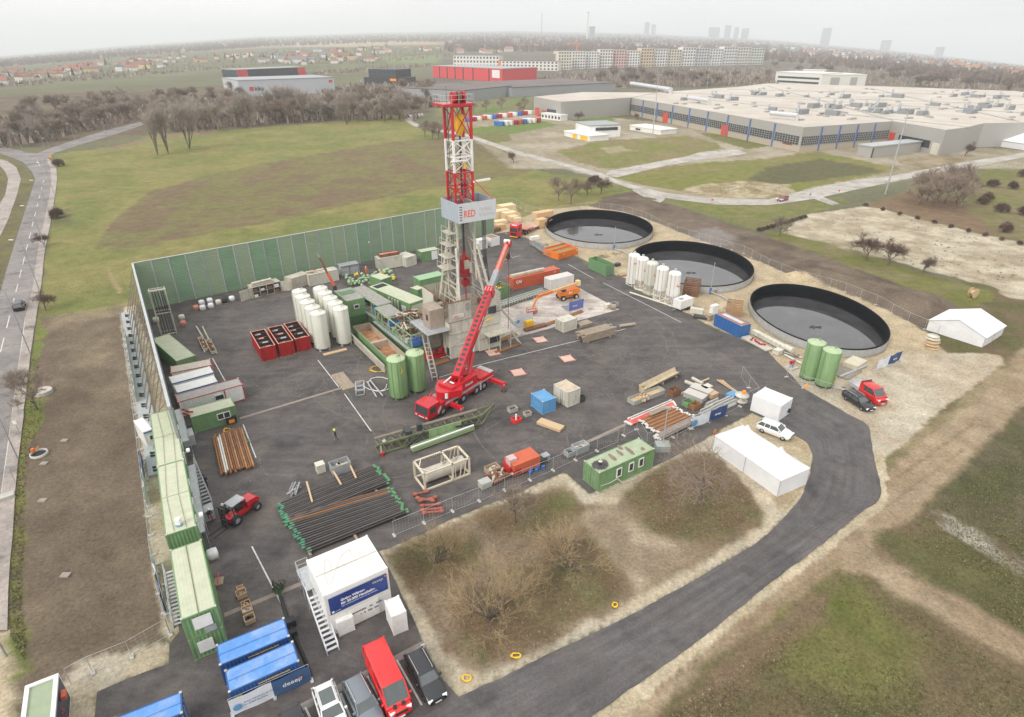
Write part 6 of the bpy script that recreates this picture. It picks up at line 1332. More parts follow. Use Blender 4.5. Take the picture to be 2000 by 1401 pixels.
g=MB(); g.bar((L*.22,-.3,.4),(L*.36,-.3,1.9),.22); g.bar((L*.62,-.3,1.2),(L*.78,-.3,.9),.2); g.cyl((L*.3,-.3,1.2),(L*.36,-.3,1.8),.1,.1,8); g.box((L*.25,.8,1.9),(.9,1.2,.5)); g.box((L*.35,1,1.9),(.6,.6,.9)); g.build('hydraulic_ram',M_dark,t)
mb=MB(); mb.lathe([(0,-.3),(.3,0),(0,.3)],12,(.9,.2,1.8)); mb.bar((.3,0,.2),(.3,0,1.5),.15); mb.build('end_fittings',M_cream,t); mb=MB(); mb.cyl((.4,-.3,.05),(.4,-.3,.5),.2,.2,10); mb.build('red_plug',M_redc,t)
A,B=P(805,888),P(927,843); L=(B-A).length; t=thing('boom_insert','green lattice insert with a white tube lying before the olive mast','mast section',A,ang(A,B)); mb=MB(); mb.bx(.2,L,0,.2,.25,.75); mb.bx(.2,L,.7,.9,.25,.75); mb.bx(.2,L-.3,.2,.7,.3,.4); mb.build('beam',mat('panel_green',(.25,.36,.18)),t); mb=MB(); mb.cyl((0,.2,.9),(L,.2,.9),.13,.13,10); mb.build('tube',M_white,t)
zt=2.5; A,B,Cc=P(831,932,0),P(917,908,0),P(810,899,0)
A,B,Cc=P(825,935,.1),P(918,915,.1),P(811,905,.1); At,Bt,Ct=P(828,926,zt),P(916,894,zt),P(810,900,zt)
rz=ang(At,Bt); L=(Bt-At).length; w=abs((Ct-At).dot(Vector((-math.sin(rz),math.cos(rz),0)))); t=thing('framed_tank','cream steel frame holding a grey horizontal tank in the yard','tank',(At.x,At.y,0),rz)
g=MB()
for y in (0,w):
 for z in (.12,zt-.1):g.bar((0,y,z),(L,y,z),.2)
 for x in (0,L*.62,L):g.bar((x,y,0),(x,y,zt),.2)
 for k in range(3):g.bar((L*.68+k*.55,y,.1),(L*.68+k*.55+(.4 if k else 0),y,zt-.1),.1)
for x in (0,L*.62,L):
 for z in (.12,zt-.1):g.bar((x,0,z),(x,w,z),.2)
g.bar((0,w*.5,zt-.1),(.9,w,zt-.1),.12); g.bar((0,w*.5,zt-.1),(.9,0,zt-.1),.12); g.build('frame',mat('sand_frame',(.62,.55,.42),.6,var=.1,rust=.4),t)
mb=MB(); mb.cyl((.6,w/2,1.0),(L*.98,w/2,1.0),.85,.85,20); mb.cyl((.45,w/2,1.0),(.6,w/2,1.0),.6,.85,20); mb.build('tank',mat('dusty_tank',(.5,.46,.4),.6,var=.12),t)
for x in (L*.52,L*.8):mb=MB(); mb.cyl((x,w/2,1.8),(x,w/2,2.2),.24,.24,12); mb.cyl((x,w/2,2.2),(x,w/2,2.26),.17,.17,12,1); mb.build('manhole',[M_cream,M_rustd],t)
mb=MB()
for k in range(16):mb.bar((.4+k*.26,w-.5,zt-.08),(.4+k*.26,w-.05,zt-.08),.07)
mb.build('ladder_rungs',M_dark,t)
# assorted boxes
def gbox(px,d,m,label,cat,name='steel_box',rz=None,z=0,openm=None,lidm=None,bars=None):
 t=thing(name,label,cat,(*P(*px)[:2],z),SA if rz is None else rz); L,w,h=d; mb=MB()
 if openm:
  for (x0,x1,y0,y1) in ((-L/2,L/2,-w/2,-w/2+.06),(-L/2,L/2,w/2-.06,w/2),(-L/2,-L/2+.06,-w/2+.06,w/2-.06),(L/2-.06,L/2,-w/2+.06,w/2-.06)):mb.bx(x0,x1,y0,y1,.08,h)
  mb.bx(-L/2+.06,L/2-.06,-w/2+.06,w/2-.06,.08,.14); mb.build('shell',m,t); f=MB(); rg=random.Random(int(px[0])); f.bx(-L/2+.06,L/2-.06,-w/2+.06,w/2-.06,.14,h*.45)
  for k in range(5):f.box((rg.uniform(-L/3,L/3),rg.uniform(-w/4,w/4),h*.6),(L*.25,w*.2,h*.35),rg.random()*3)
  f.build('contents',openm,t)
 else:
  mb.bx(-L/2,L/2,-w/2,w/2,.1,h-.06); mb.build('shell',m,t); MB().bx(-L/2-.03,L/2+.03,-w/2-.03,w/2+.03,h-.06,h).build('lid',lidm or m,t)
 s=MB()
 for y in (-w*.35,w*.35):s.bx(-L/2,L/2,y-.06,y+.06,0,.1)
 s.build('skids',M_woodg,t); return t
gbox((666,920),(2.3,1.5,1.35),M_grey,'grey open steel box of fittings behind the black pipes','box',openm=M_creamd)
gbox((627,922),(1.0,.9,1.3),M_cream,'small cream cabinet left of the grey open box','cabinet','cabinet')
gbox((1064,901),(1.0,.8,1.0),M_grey,'small grey box right of the orange covered machine','box')
gbox((1112,890),(1.1,.9,.8),M_galv,'small galvanised crate left of the wire cage by the fence','crate','wire_crate',openm=M_dark)
gbox((1133,882),(2.0,1.2,1.1),M_galv,'galvanised wire cage of white bits by the fence','crate','wire_cage',openm=M_cream)
gbox((947,951),(1.3,1.0,.9),mat('stone_grey',(.42,.42,.38),.7),'stone grey box left of the machinery by the fence','box')
gbox((962,922),(1.7,1.2,.8),mat('tan_box',(.4,.3,.2),.7),'tan open box of fittings left of the red machine','box',openm=M_creamd)
gbox((1001,804),(1.3,.9,.7),mat('pale_box',(.4,.39,.34),.7),'pale open crate behind the small red trolley in the yard','crate',openm=M_dark)
gbox((1030,812),(1.0,.8,.6),mat('pale_box',(.4,.39,.34),.7),'pale open crate right of the small red trolley','crate',openm=M_rustd)
t=gbox((1008,824),(1.2,1.0,.6),M_redb,'small red trolley with a white bottle in the yard','trolley','gas_trolley',openm=M_red); MB().cyl((0,0,.3),(0,0,1.2),.15,.12,10).build('bottle',M_white,t)
gbox((1136,785),(.8,.6,1.0),M_dark,'small dark box standing at the cream cube','box',openm=M_woodb)
gbox((1075,834),(3.6,1.25,.5),M_wood,'pale timber board stack on skids before the blue cube','timber stack','board_stack',rz=SA-math.pi*.37)
gbox((670,745),(5.6,1.9,.12),M_woodg,'flat grey timber sheets lying left of the green silos','timber sheet','timber_sheet',rz=SA+math.pi*.5)
gbox((655,690),(3.9,.7,.3),M_wood,'light timber boards before the cream silos','timber','timber_boards')
for i,(px,d,m,lb) in enumerate((((1357,779),(3.0,1.6,.9),'stone','grey lidded crate left of its twin by the rusty pipes'),((1369,768),(3.0,1.6,.9),'stone','grey lidded crate right of its twin near cardboard boxes'),)):
 gbox(px,d,mat('stone_box',(.38,.38,.36),.7,var=.08),lb,'crate','lidded_crate',lidm=mat('pale_lid',(.52,.49,.45),.7,var=.08),rz=SA-math.pi*.42)
gbox((1379,764),(1.5,1.0,.9),M_card,'cardboard box right of the grey crates, with white top','box','cardboard_box',lidm=M_cream)
gbox((1391,776),(1.4,1.0,.8),M_card,'cardboard box nearest the cable reel','box','cardboard_box')
gbox((1343,793),(1.4,1.1,.9),M_green,'green open crate before the grey lidded crates','crate',openm=M_greend)
gbox((1356,798),(1.4,1.1,.9),M_rust,'rusty open crate before the grey lidded crates','crate',openm=M_rustd)
gbox((1316,772),(1.6,1.1,1.1),M_rustd,'brown wire cage left of the grey lidded crates','cage','wire_cage',openm=M_woodb)
gbox((1262,778),(6.2,1.4,.8),mat('rack_grey',(.36,.36,.33),.7),'long steel rack of pale timber left of the brown cage','rack','timber_rack',openm=M_wood)
gbox((1258,766),(1.2,1.0,.9),mat('straw_box',(.5,.42,.24),.7),'straw coloured open box at the end of the long chute','box',openm=M_cream)
A,B=P(1262,770),P(1332,736); L=(B-A).length; t=thing('steel_chute','long sand coloured steel chute behind the timber rack','chute',A,ang(A,B)); mb=MB()
for y0,z0,y1,z1 in ((0,.9,.35,.3),(.35,.3,1.2,.3),(1.2,.3,1.55,.9)):mb.add([(0,y0,z0),(L,y0,z0+.2),(L,y1,z1+.2),(0,y1,z1)],[(0,1,2,3)]); mb.add([(0,y0,z0-.06),(L,y0,z0+.14),(L,y1,z1+.14),(0,y1,z1-.06)],[(3,2,1,0)])
mb.build('trough',mat('sand_steel',(.5,.41,.28),.7,var=.15,rust=.6),t); mb=MB()
for x in (1,L*.5,L-1):mb.bx(x-.1,x+.1,.2,1.3,0,.3)
mb.build('supports',M_creamd,t)
def tubes(pts,r,m,label,cat='pipe',name='bent_pipe',z=.2):
 mb=MB(); w=[P(*q) for q in pts]; mb.tube([(q.x,q.y,z) for q in w],r,8); o=mb.build(name,m); return tag(o,label,cat)
tubes([(1330,772),(1370,753),(1368,748)],.2,mat('tan_pipe',(.42,.33,.22),.7,var=.15),'tan pipe with an elbow behind the grey crates')
tubes([(1338,748),(1362,757)],.3,M_creamd,'short thick beige duct right of the long chute'); tubes([(1352,741),(1372,752)],.28,M_creamd,'short thick beige duct nearest the upright timbers')
tubes([(1370,748),(1384,742)],.15,M_wood,'pale timber lying beyond the tan pipe','timber','timber_beam');
for i,(a,b) in enumerate((((1400,745),(1438,770)),((1405,746),(1440,770)),((1410,748),(1438,772)))):tubes([a,b],.1,M_wood,('left','middle','right')[i]+' pale timber plank leaning before the cable reel','timber','timber_plank',z=.25+.1*i)
gbox((1430,778),(1.6,1.2,.8),M_blues,'pale blue crate beside the satellite dish shaped reel','crate')
t=thing('cable_drum','white round drum with orange top behind the fence end','drum',P(1447,784),0); MB().lathe([(0,.1),(.9,.1),(.9,.2),(.3,.3),(.3,.9),(1.0,1.0),(1.0,1.1),(0,1.15)],20).build('drum',M_cream,t); MB().box((.3,.2,1.4),(.45,.35,.5)).build('lamp_box',M_amber,t)
M_barr=mat('concrete_barrier',(.46,.45,.42),.8,var=.1)
bp_=None; k_=0
for (a,b) in (((1378,797),(1395,789)),((1383,801),(1400,793)),((1388,805),(1407,796)),((1367,810),(1380,804)),((1372,814),(1386,807)),((1404,792),(1423,783)),((1408,795),(1428,786)),((1412,799),(1432,790))):
 A,B=P(*a),P(*b)
 if bp_ is None:
  bp_=thing('concrete_barrier','pale concrete barrier piece in the group behind the banner fence','barrier',A,ang(A,B),'concrete barriers behind the banners'); mb=MB(); mb.M=Matrix.Rotation(0,4,'Z'); prof=[(-.3,0),(-.3,.15),(-.1,.4),(-.08,.8),(.08,.8),(.1,.4),(.3,.15),(.3,0)]; mb.extr(prof,0,2.6); mb.v=[(v[1],v[0],v[2]) for v in mb.v]; mb.build('body',M_barr,bp_); MB().bx(2.6,2.68,-.05,.05,.2,.6).build('coupling',M_dark,bp_)
 else:dup(bp_,A,ang(A,B))
 # machines along the fence (red, orange)
t=thing('tarp_machine','orange covered machine beside the red pump by the fence','machine',P(1020,915),SA); mb=MB(); mb.bx(-1.9,1.9,-1.1,1.1,.3,1.8); mb.build('cover',M_orangec,t); mb=MB(); mb.bx(-1.6,1.6,-.9,.9,0.02,.3); mb.build('skid',M_dark,t)
t=thing('red_pump','red pump unit with pipes left of the orange cover','pump',P(999,922),SA); mb=MB(); mb.bx(-.8,.8,-.8,.8,.1,1.3); mb.bx(-.5,.5,-1.3,-.8,.5,1.1); mb.build('housing',M_red,t); mb=MB(); mb.bx(-.5,.5,-.5,.5,1.3,2.2); mb.build('white_head',mat('pinkish_head',(.55,.4,.38)),t); mb=MB(); mb.cyl((-1.2,-.6,.4),(-.2,-1.2,.7),.16,.16,8); mb.build('pipe',M_creamd,t)
t=thing('fitting_pile','jumble of cream and brown fittings left of the red pump','fittings',P(975,935),SA); mb=MB(); rg=random.Random(31)
for k in range(16):mb.cyl((rg.uniform(-1.6,1.6),rg.uniform(-.9,.9),.3),(rg.uniform(-1.6,1.6),rg.uniform(-.9,.9),.5+rg.random()*.5),.16,.16,8,k%2)
mb.build('fittings',[M_creamd,M_rustd],t)
t=thing('black_skip','black open box right of the orange cover','box',P(1052,906),SA); mb=MB(); mb.bx(-.9,.9,-.6,.6,.05,.9); mb.build('body',M_dark,t)
t=thing('blue_canisters','blue canisters and valves on the ground before the orange cover','canisters',P(1048,922),SA); mb=MB()
for k in range(5):x=-1+k*.5; mb.cyl((x,(k%2)*.4,0),(x,(k%2)*.4,.5),.2,.2,10); mb.bar((x,(k%2)*.4,.2),(x+.5,((k+1)%2)*.4,.2),.05)
mb.build('canister',M_blue,t)
# left yard
for px,lb in (((398,675),'long narrow open trough on the yard, left of its twin'),((413,680),'long narrow open trough on the yard, right of its twin')):
 gbox(px,(5.4,.9,.6),M_creamd,lb,'trough','steel_trough',rz=SA+math.pi*.5,openm=M_rustd)
tubes([(384,640),(396,660),(400,690)],.14,M_creamd,'grey beam beside the narrow troughs','beam','steel_beam'); tubes([(396,640),(408,665),(424,692)],.14,M_creamd,'second grey beam between the troughs','beam','steel_beam')
gbox((453,826),(1.3,.9,1.0),M_black,'black bin with an orange panel before the flagged green office','bin','waste_bin'); t=bpy.data.objects['waste_bin']; MB().bx(-.35,.35,-.5,-.45,.25,.75).build('front_panel',M_amber,t)
gbox((370,866),(1.5,1.9,1.6),mat('grey_kiosk',(.42,.43,.44),.5),'grey kiosk with a dark opening beside the green stairs','kiosk','kiosk',rz=SA)
gbox((410,1012),(1.1,1.2,1.4),mat('grey_kiosk',(.42,.43,.44)),'grey cabinet beside the near end of the long stairs','cabinet','cabinet')
gbox((475,868),(1.6,.6,.4),M_greend,'low green gear heap beside the rusty casing pipes','gear','gear_heap',openm=M_cream)
t=thing('frame_trestle','white galvanised trestle frame left of the green silos','trestle',P(712,772),SA+1.2); g=MB()
for z in (.1,1.0):
 for u,v in (((0,0),(2.6,0)),((2.6,0),(2.6,1.2)),((2.6,1.2),(0,1.2)),((0,1.2),(0,0)),((1.3,0),(1.3,1.2))):g.bar((*u,z),(*v,z),.1)
for u in ((0,0),(2.6,0),(2.6,1.2),(0,1.2)):g.bar((*u,0),(*u,1),.1)
g.build('frame',M_galv,t)
for i,(a,b) in enumerate((((717,748),(736,778)),((724,746),(748,776)))):tubes([a,b],.12,M_galv,('left','right')[i]+' galvanised channel lying before the green silos','channel','steel_channel')
w=[P(740+26*math.cos(k*.5)*(.6+.03*k),752+14*math.sin(k*.5)) for k in range(20)]; mb=MB(); mb.tube([(q.x,q.y,.12+.02*(i%3)) for i,q in enumerate(w)],.06,6); tag(mb.build('white_hose',M_white),'white hose coils left of the tall green silos','hose')
w=[P(738+11*math.cos(k*.8)*(1+.04*k),722+6*math.sin(k*.8)) for k in range(20)]; mb=MB(); mb.tube([(q.x,q.y,.1+.02*(i%3)) for i,q in enumerate(w)],.05,5); tag(mb.build('yellow_rope',M_yellow),'tangled yellow rope beside the slurry pit','rope')
for i,(cx_,cy_,rx_,ry_,lb) in enumerate(((912,1326,10,8,'yellow hose coil at the corner of the flower bed near the dark car'),(1201,1183,6,6,'small yellow hose coil at the edge of the bed by the track'),(1008,1282,11,6,'loose pale yellow hose coils at the bed edge'),(444,842,8,5,'yellow hose on the ground before the flagged office'))):
 mb=MB(); mb.tube([(lambda q:(q.x,q.y,.08+.03*(k%4)))(P(cx_+rx_*math.cos(k*.55)*(.65+.011*k),cy_+ry_*math.sin(k*.55)*(.65+.011*k))) for k in range(30)],.04,6); tag(mb.build('hose_coil',M_yellow),lb,'hose')
stair('cream steep ladder stair leaning at the green silos and tower',P(850,745),P(833,700),3.4,.8,M_creamd,10)
t=thing('bit_stand','grey drill bits and tools left of the black pipes','tools',P(575,962),SA); mb=MB(); rg=random.Random(4)
for k in range(9):mb.cyl((rg.uniform(-1,1),rg.uniform(-.7,.7),0),(rg.uniform(-1,1),rg.uniform(-.7,.7),.4+rg.random()*.7),.12,.1,8)
mb.build('tools',M_grey,t)
for i,(px,d,lb) in enumerate((((470,1152),(.6,.5,.35),'small open cardboard box farthest in the row by the blue containers'),((473,1165),(.9,.8,.6),'cardboard box second in the row by the blue containers'),((481,1182),(.8,.7,.3),'flattened cardboard box in the row by the blue containers'),((484,1196),(.9,.8,.5),'cardboard box with rubbish, fourth in the row'),((489,1214),(.9,.8,.6),'timber pallet box nearest the blue containers'))):
 gbox(px,d,M_card if i<4 else M_wood,lb,'box','cardboard_box',openm=(M_card,M_woodg,M_card,M_cream,M_dark)[i])
t=thing('hand_pallet','brown pallet with a red bar beside the near green office','pallet',P(428,1137),SA+1.3); MB().bx(-.5,.5,-.4,.4,0,.15).build('boards',M_woodg,t); MB().bar((-.8,0,.25),(1.0,.1,.3),.1).build('bar',M_redc,t)
tree_t=thing('potted_plant','small dark wreath and pole standing at the joint before the white cabin','plant',P(544,1157),0); MB().cyl((0,0,0),(0,0,.4),.35,.4,12).build('pot',M_greend,tree_t); mb=MB(); rg=random.Random(6)
for k in range(70):a,r=rg.random()*6.3,rg.uniform(.1,.7); mb.add([(r*math.cos(a),r*math.sin(a),.3+rg.random()*.9),(r*math.cos(a)+.2,r*math.sin(a),.5+rg.random()*.6),(r*math.cos(a),r*math.sin(a)+.2,.4+rg.random()*.8)],[(0,1,2)])
mb.build('foliage',M_ever,tree_t)
mb=MB(); w=[P(*q) for q in ((548,1168),(560,1205),(578,1250),(600,1300),(608,1325))]; mb.tube([(q.x,q.y,.12) for q in w],.16,6); mb.box((*P(567,1222)[:2],.4),(1.0,.7,.7),.5); mb.box((*P(575,1240)[:2],.3),(.5,.5,.5),.5); tag(mb.build('cable_bridge',M_black),'black cable bridge with a distribution box beside the blue containers','cable')
# timber stacks near the pad
t=thing('timber_stack','large weathered timber stack on bearers in the middle of the yard','timber stack',P(1141,672),SA-.05); mb=MB(); rg=random.Random(5)
for i in range(5):
 for k in range(5):mb.box((3.3+rg.uniform(-.4,.4),.2+i*.42,.3+k*.3),(6.6+rg.uniform(-.6,.6),.36,.24),0)
for x in (.8,5.6):mb.box((x,1,.09),(.25,2.2,.18))
mb.build('timbers',M_woodg,t)
tubes([(1210,640),(1240,636)],.3,mat('grey_bark_log',(.36,.3,.24),.9,var=.2),'single timber log beyond the large timber stack','log','timber_log',z=.3)
gbox((1141,636),(2.6,1.6,.6),M_woodg,'grey timber slats stacked right of the beige cube','timber stack','slat_stack')
gbox((1187,601),(1.3,1.0,.8),M_cream,'small pale box at the corner of the pad','box'); mb=MB(); mb.cyl((-.5,0,.55),(.5,0,.55),.55,.55,16); o=mb.build('wooden_reel',M_woodg); o.location=P(1189,602)+Vector((.7,-.6,0)); tag(o,'brown wooden reel beside the pale box at the pad corner','reel')
gbox((1199,600),(1.4,1.2,.9),M_grey,'grey open crate at the outer corner of the pad','crate',openm=M_dark)
gbox((1125,588),(2.4,.8,.3),M_woodg,'loose planks behind the violet banner','planks','loose_planks')
# skips and sand strip gear
for i,(pa,pb,pc,lb) in enumerate((((1073,504),(1098,496.5),(1067,500),'orange open skip of soil left behind its twin'),((1090,509),(1129.5,497),(1079,503),'orange open skip of brown soil nearest the first basin'))):
 if i==0:pa,pb,pc=(1075,489),(1116,478),(1067,483)
 else:pa,pb,pc=(1091,495),(1129,484),(1079,488)
 q=container(lb,pa,pb,pc,1.7,M_orange,None,doors=None,open_top=True,name='waste_skip',cat='skip',plain=True,group='orange skips'); L,w,h=q['Lw']; mb=MB()
 for k in range(3):mb.bx(.1,L-.1,-.06,0,.35+k*.45,.45+k*.45)
 for k in range(5):mb.bx(.2+k*(L-.4)/4-.05,.2+k*(L-.4)/4+.05,-.08,0,.1,h)
 mb.build('rib',M_orange,q); MB().bx(.12,L-.12,.12,w-.12,.2,h*.75).build('soil',mat('skip_soil',(.33,.2,.08),.95,var=.35,scale=3,bump=.5),q); mb=MB(); mb.box((L*.25,-.1,1.1),(.3,.02,.3)); mb.box((L*.92,-.1,1.2),(.25,.02,.25)); mb.build('label',M_white,q)
t=thing('scaffold_stack','stack of galvanised scaffold parts left of the first basin','scaffold',P(1062,490),ang(P(1040,470),P(1100,510))); mb=MB(); rg=random.Random(9)
for k in range(40):y,z=rg.uniform(-1.3,1.3),rg.uniform(.1,1.2); x=rg.uniform(-6,-4); mb.bar((x,y,z),(x+rg.uniform(7,11),y+rg.uniform(-.2,.2),z),.09)
for k in range(12):x=-5+k*.9; mb.bar((x,-1.3,.1),(x,-1.3,1.5),.07); mb.bar((x,1.3,.1),(x+.9,-1.3,1.4),.05)
mb.build('poles',M_galv,t)
gbox((1044,469),(2.6,1.0,1.0),M_white,'white box beside the galvanised scaffold stack','box');
for px,lb in (((1040,478),'brown wicker cage left of its twin before the white box'),((1051,482),'brown wicker cage right of its twin before the white box'),((1065,484),'brown cage of clamps nearest the orange skips')):gbox(px,(1.2,1.0,.9),M_woodg,lb,'cage','clamp_cage',openm=M_woodb)
t=thing('twig_pile','flattened pile of boards and twigs on the sand below the first basin','debris',P(1190,500),SA); mb=MB(); rg=random.Random(10)
for k in range(22):a=rg.random()*6.3; x,y=rg.uniform(-3.5,3.5),rg.uniform(-1,1); mb.bar((x,y,.1),(x+1.4*math.cos(a),y+1.4*math.sin(a),.12+rg.random()*.5),.1)
mb.build('boards',M_woodg,t)
gbox((1216,538),(2.0,1.2,.25),mat('brown_board',(.38,.25,.15),.8),'brown boards lying left of the white silos','boards','board_stack')
gbox((1205,520),(1.4,1.0,.7),M_dark,'small black heap right of the open green container','heap','hose_heap')
crate('tall brown timber crate behind the box trailer',P(1333,577),SA-.95,(3.0,3.0,3.0),M_woodb); crate('tall brown timber crate behind the blue pump container',P(1416,617),SA-.95,(2.8,2.6,2.6),mat('tan_crate',(.36,.22,.11),.8,var=.2))
gbox((1360,613),(2.4,.9,1.1),M_cream,'cream narrow pump skid left of the blue pump container','pump','pump_skid',rz=SA-1.0); gbox((1385,625),(1.2,1.0,1.1),mat('rust_heap',(.34,.27,.2),.9),'brown wrapped pump left of the blue pump container','pump','pump_unit'); gbox((1393,615),(1.6,.8,2.0),M_white,'white slim cabinet behind the brown wrapped pump','cabinet','cabinet')
gbox((1368,622),(2.6,1.2,.5),M_dark,'dark pump frame on skids near the cream pump skid','pump','skid_pump',rz=SA-1.0)
gbox((1397,571),(1.2,.9,.7),mat('brown_sack',(.3,.22,.15),.9),'brown sack heap beside the second basin wall','sacks','sack_heap')
A,B=P(1465,655),P(1530,690); L=(B-A).length; t=thing('conveyor','long cream screw conveyor lying before the third basin','conveyor',A,ang(A,B)); mb=MB(); mb.bx(0,L,0,.9,.4,1.1); mb.cyl((L-.2,.4,1.0),(L+1.4,.4,1.0),.5,.5,14); mb.build('body',M_cream,t); mb=MB()
for k in range(9):mb.bar((k*L/8,-.05,.1),(k*L/8,-.05,1.2),.08)
mb.bar((0,-.06,.1),(L,-.06,.1),.1); mb.build('frame',M_creamd,t)
t=gbox((1478,673),(5.8,1.6,.35),mat('pale_skid',(.5,.47,.4),.7,var=.1),'pale skid with red valves before the cream conveyor','skid','valve_skid',rz=ang(A,B)); mb=MB(); rg=random.Random(2)
for k in range(8):mb.cyl((-1.6+k*.35,rg.uniform(-.4,.4),.45),(-1.3+k*.4,rg.uniform(-.4,.4),.55),.14,.14,8)
mb.build('valves',M_red,t)
gbox((1518,692),(1.3,1.1,.9),M_cream,'cream pump on a yellowish pallet before the conveyor end','pump','pump_unit')
tubes([(1522,687),(1566,701)],.16,M_galv,'grey pipe beside the conveyor towards the green silos'); tubes([(1532,695),(1572,716)],.18,M_cream,'pale thick pipe just before the green silos')
tubes([(1505,672),(1558,700)],.3,M_woodg,'brown grey conveyor tube under the third basin wall','conveyor','conveyor_tube',.5)
t=thing('valve_stand','small red and blue pump on a concrete slab left of the green silos','pump',P(1545,719),SA); MB().bx(-.9,.9,-.7,.7,.03,.2).build('slab',M_conc,t); MB().box((0,0,.6),(.5,.5,.8)).build('stand',M_grey,t); mb=MB(); mb.cyl((-.4,0,1.1),(.2,0,1.1),.28,.28,10); mb.build('motor',M_redc,t); MB().cyl((.3,0,1.1),(.7,.1,1.1),.22,.22,10).build('motor',M_blue,t)
t=gbox((1668,715),(3.4,2.2,.9),mat('straw_tank',(.55,.5,.38),.7,var=.12),'straw coloured tank top on timber mats right of the green silos','tank','flat_tank',rz=SA+.1); gbox((1650,727),(4.6,3.2,.15),mat('grey_mat',(.25,.22,.18),.85),'grey brown timber mat under the straw tank','mat','timber_mat',rz=SA+.1)
tubes([(1640,738),(1692,716)],.18,M_galv,'galvanised pipe along the timber mat by the green silos')
gbox((1607,748),(6.2,2.6,.14),mat('concrete_slab',(.42,.38,.31),.85),'concrete slab under the pair of tall green silos','slab','foundation_slab',rz=SA-1.0)
for i,(px,r) in enumerate((((1816,679),.95),((1817,671),.85),((1818,664),.75),((1822,657),.7))):pass
t=thing('cable_reel','stack of wooden cable reels beside the big white tent','cable reels',P(1819,679),0)
for k in range(4):
 mb=MB(); mb.lathe([(0,0),(1.05,0),(1.05,.08),(.5,.1),(.5,.42),(.95,.45),(.95,.52),(0,.52)],18,(.12*(-1)**k,.1*k,k*.53)); mb.build('reel',M_wood if k<3 else M_cream,t)
t=thing('cable_reel','single upright wooden cable reel on the grass strip beyond the basins','cable reel',P(1898,581),.4); mb=MB(); mb.cyl((0,-.5,1.0),(0,-.42,1.0),1.0,1.0,18); mb.cyl((0,.42,1.0),(0,.5,1.0),1.0,1.0,18); mb.cyl((0,-.42,1.0),(0,.42,1.0),.5,.5,14); mb.build('drum',M_wood,t)
# wrapped insulation packs beside the lorry
def pack(px,d,label,m,z=0):
 t=thing('wrapped_pack',label,'pack',(*P(*px)[:2],z),SA,'wrapped timber packs by the lorry'); L,w,h=d; mb=MB(); nx=3
 for i in range(nx):mb.bx(i*L/nx+.02,(i+1)*L/nx-.02,0,w,.1,h)
 mb.build('bundle',m,t); s=MB()
 for i in range(nx+1):s.bx(i*L/nx-.02,i*L/nx+.02,-.02,w+.02,.1,h+.02)
 s.build('strap',M_wood,t); return t
M_pk=mat('pale_yellow_pack',(.72,.58,.36),.7,var=.08); M_pko=mat('orange_pack',(.66,.42,.22),.7,var=.1)
for px,d,lb,m,z in (((966,430),(5.5,2.6,2.3),'large pale yellow pack nearest the wall end',M_pk,0),((980,421),(5.0,3.0,2.6),'large pale yellow pack farthest back on the grass',M_pk,0),((987,433),(4.0,2.4,2.3),'pale yellow pack in the middle beside the red lorry cab',M_pk,0),((998,436),(2.6,2.2,1.7),'pale yellow pack directly behind the red lorry cab',M_pk,0),((1006,437),(2.2,1.8,1.4),'small pale yellow pack at the grass edge',M_pk,0),((968,441),(4.0,2.2,1.0),'low pale pack before the large ones',M_pk,0),((972,451),(2.6,2.0,1.4),'low orange striped pack beside the wall end',M_pko,0),((964,455),(2.4,1.8,1.0),'low rust coloured pack nearest the wall',M_rustd,0),((1053,447),(2.6,2.2,2.4),'orange striped pack beside the first basin',M_pko,0),((1048,433),(6.0,2.4,1.4),'pale packs on the trailer tail by the first basin',M_pko,.9)):
 pack(px,d,lb,m,z)
 # tents
def tent(label,a,b,c,zt,ridge,kind):
 A,B,Cc=P(*a,zt),P(*b,zt),P(*c,zt); rz=ang(A,B); L=(B-A).length; w=abs((Cc-A).dot(Vector((-math.sin(rz),math.cos(rz),0)))); t=thing('white_tent',label,'tent',(A.x,A.y,0),rz)
 mb=MB(); mb.bx(0,L,-.02,.02,0,zt); mb.bx(0,L,w-.02,w+.02,0,zt); mb.bx(-.02,.02,.02,w-.02,0,zt); mb.bx(L-.02,L+.02,.02,w-.02,0,zt); mb.build('side_wall',M_whitec,t)
 mb=MB()
 if kind=='gable':
  e=.25; mb.add([(-e,-e,zt-.05),(L+e,-e,zt-.05),(L+e,w/2,zt+ridge),(-e,w/2,zt+ridge),(L+e,w+e,zt-.05),(-e,w+e,zt-.05)],[(0,1,2,3),(3,2,4,5)]); mb.add([(0,0,zt),(0,w,zt),(0,w/2,zt+ridge-.1)],[(0,1,2)]); mb.add([(L,0,zt),(L,w,zt),(L,w/2,zt+ridge-.1)],[(0,1,2)])
 else:
  for k in range(2):
   x0,x1=L*k/2,L*(k+1)/2; n=6
   xc,yc=(x0+x1)/2,w/2; prof=[(1,0),(.7,.18),(.45,.36),(.25,.55),(.12,.75),(.05,.92),(.0,1.0)]; vs=[]
   for s_,z_ in prof:
    for (x,y) in ((x0,-.08),(x1,-.08),(x1,w+.08),(x0,w+.08)):vs.append((xc+(x-xc)*s_,yc+(y-yc)*s_,zt+ridge*z_))
   mb.add(vs,[(4*i+j,4*i+(j+1)%4,4*i+4+(j+1)%4,4*i+4+j) for i in range(len(prof)-1) for j in range(4)])
 mb.build('roof',M_whitec,t); s=MB()
 for x in (0,L/2,L):
  for y in (0,w):s.cyl((x,y-.06 if y==0 else y+.06,0),(x,y-.06 if y==0 else y+.06,zt),.04,.04,6)
 s.build('poles',M_galv,t); return t
tent('large white gabled marquee at the right end of the basins',(1925,659),(1963,636),(1825,621),zb((1925,659),(1917,680)),1.7,'gable')
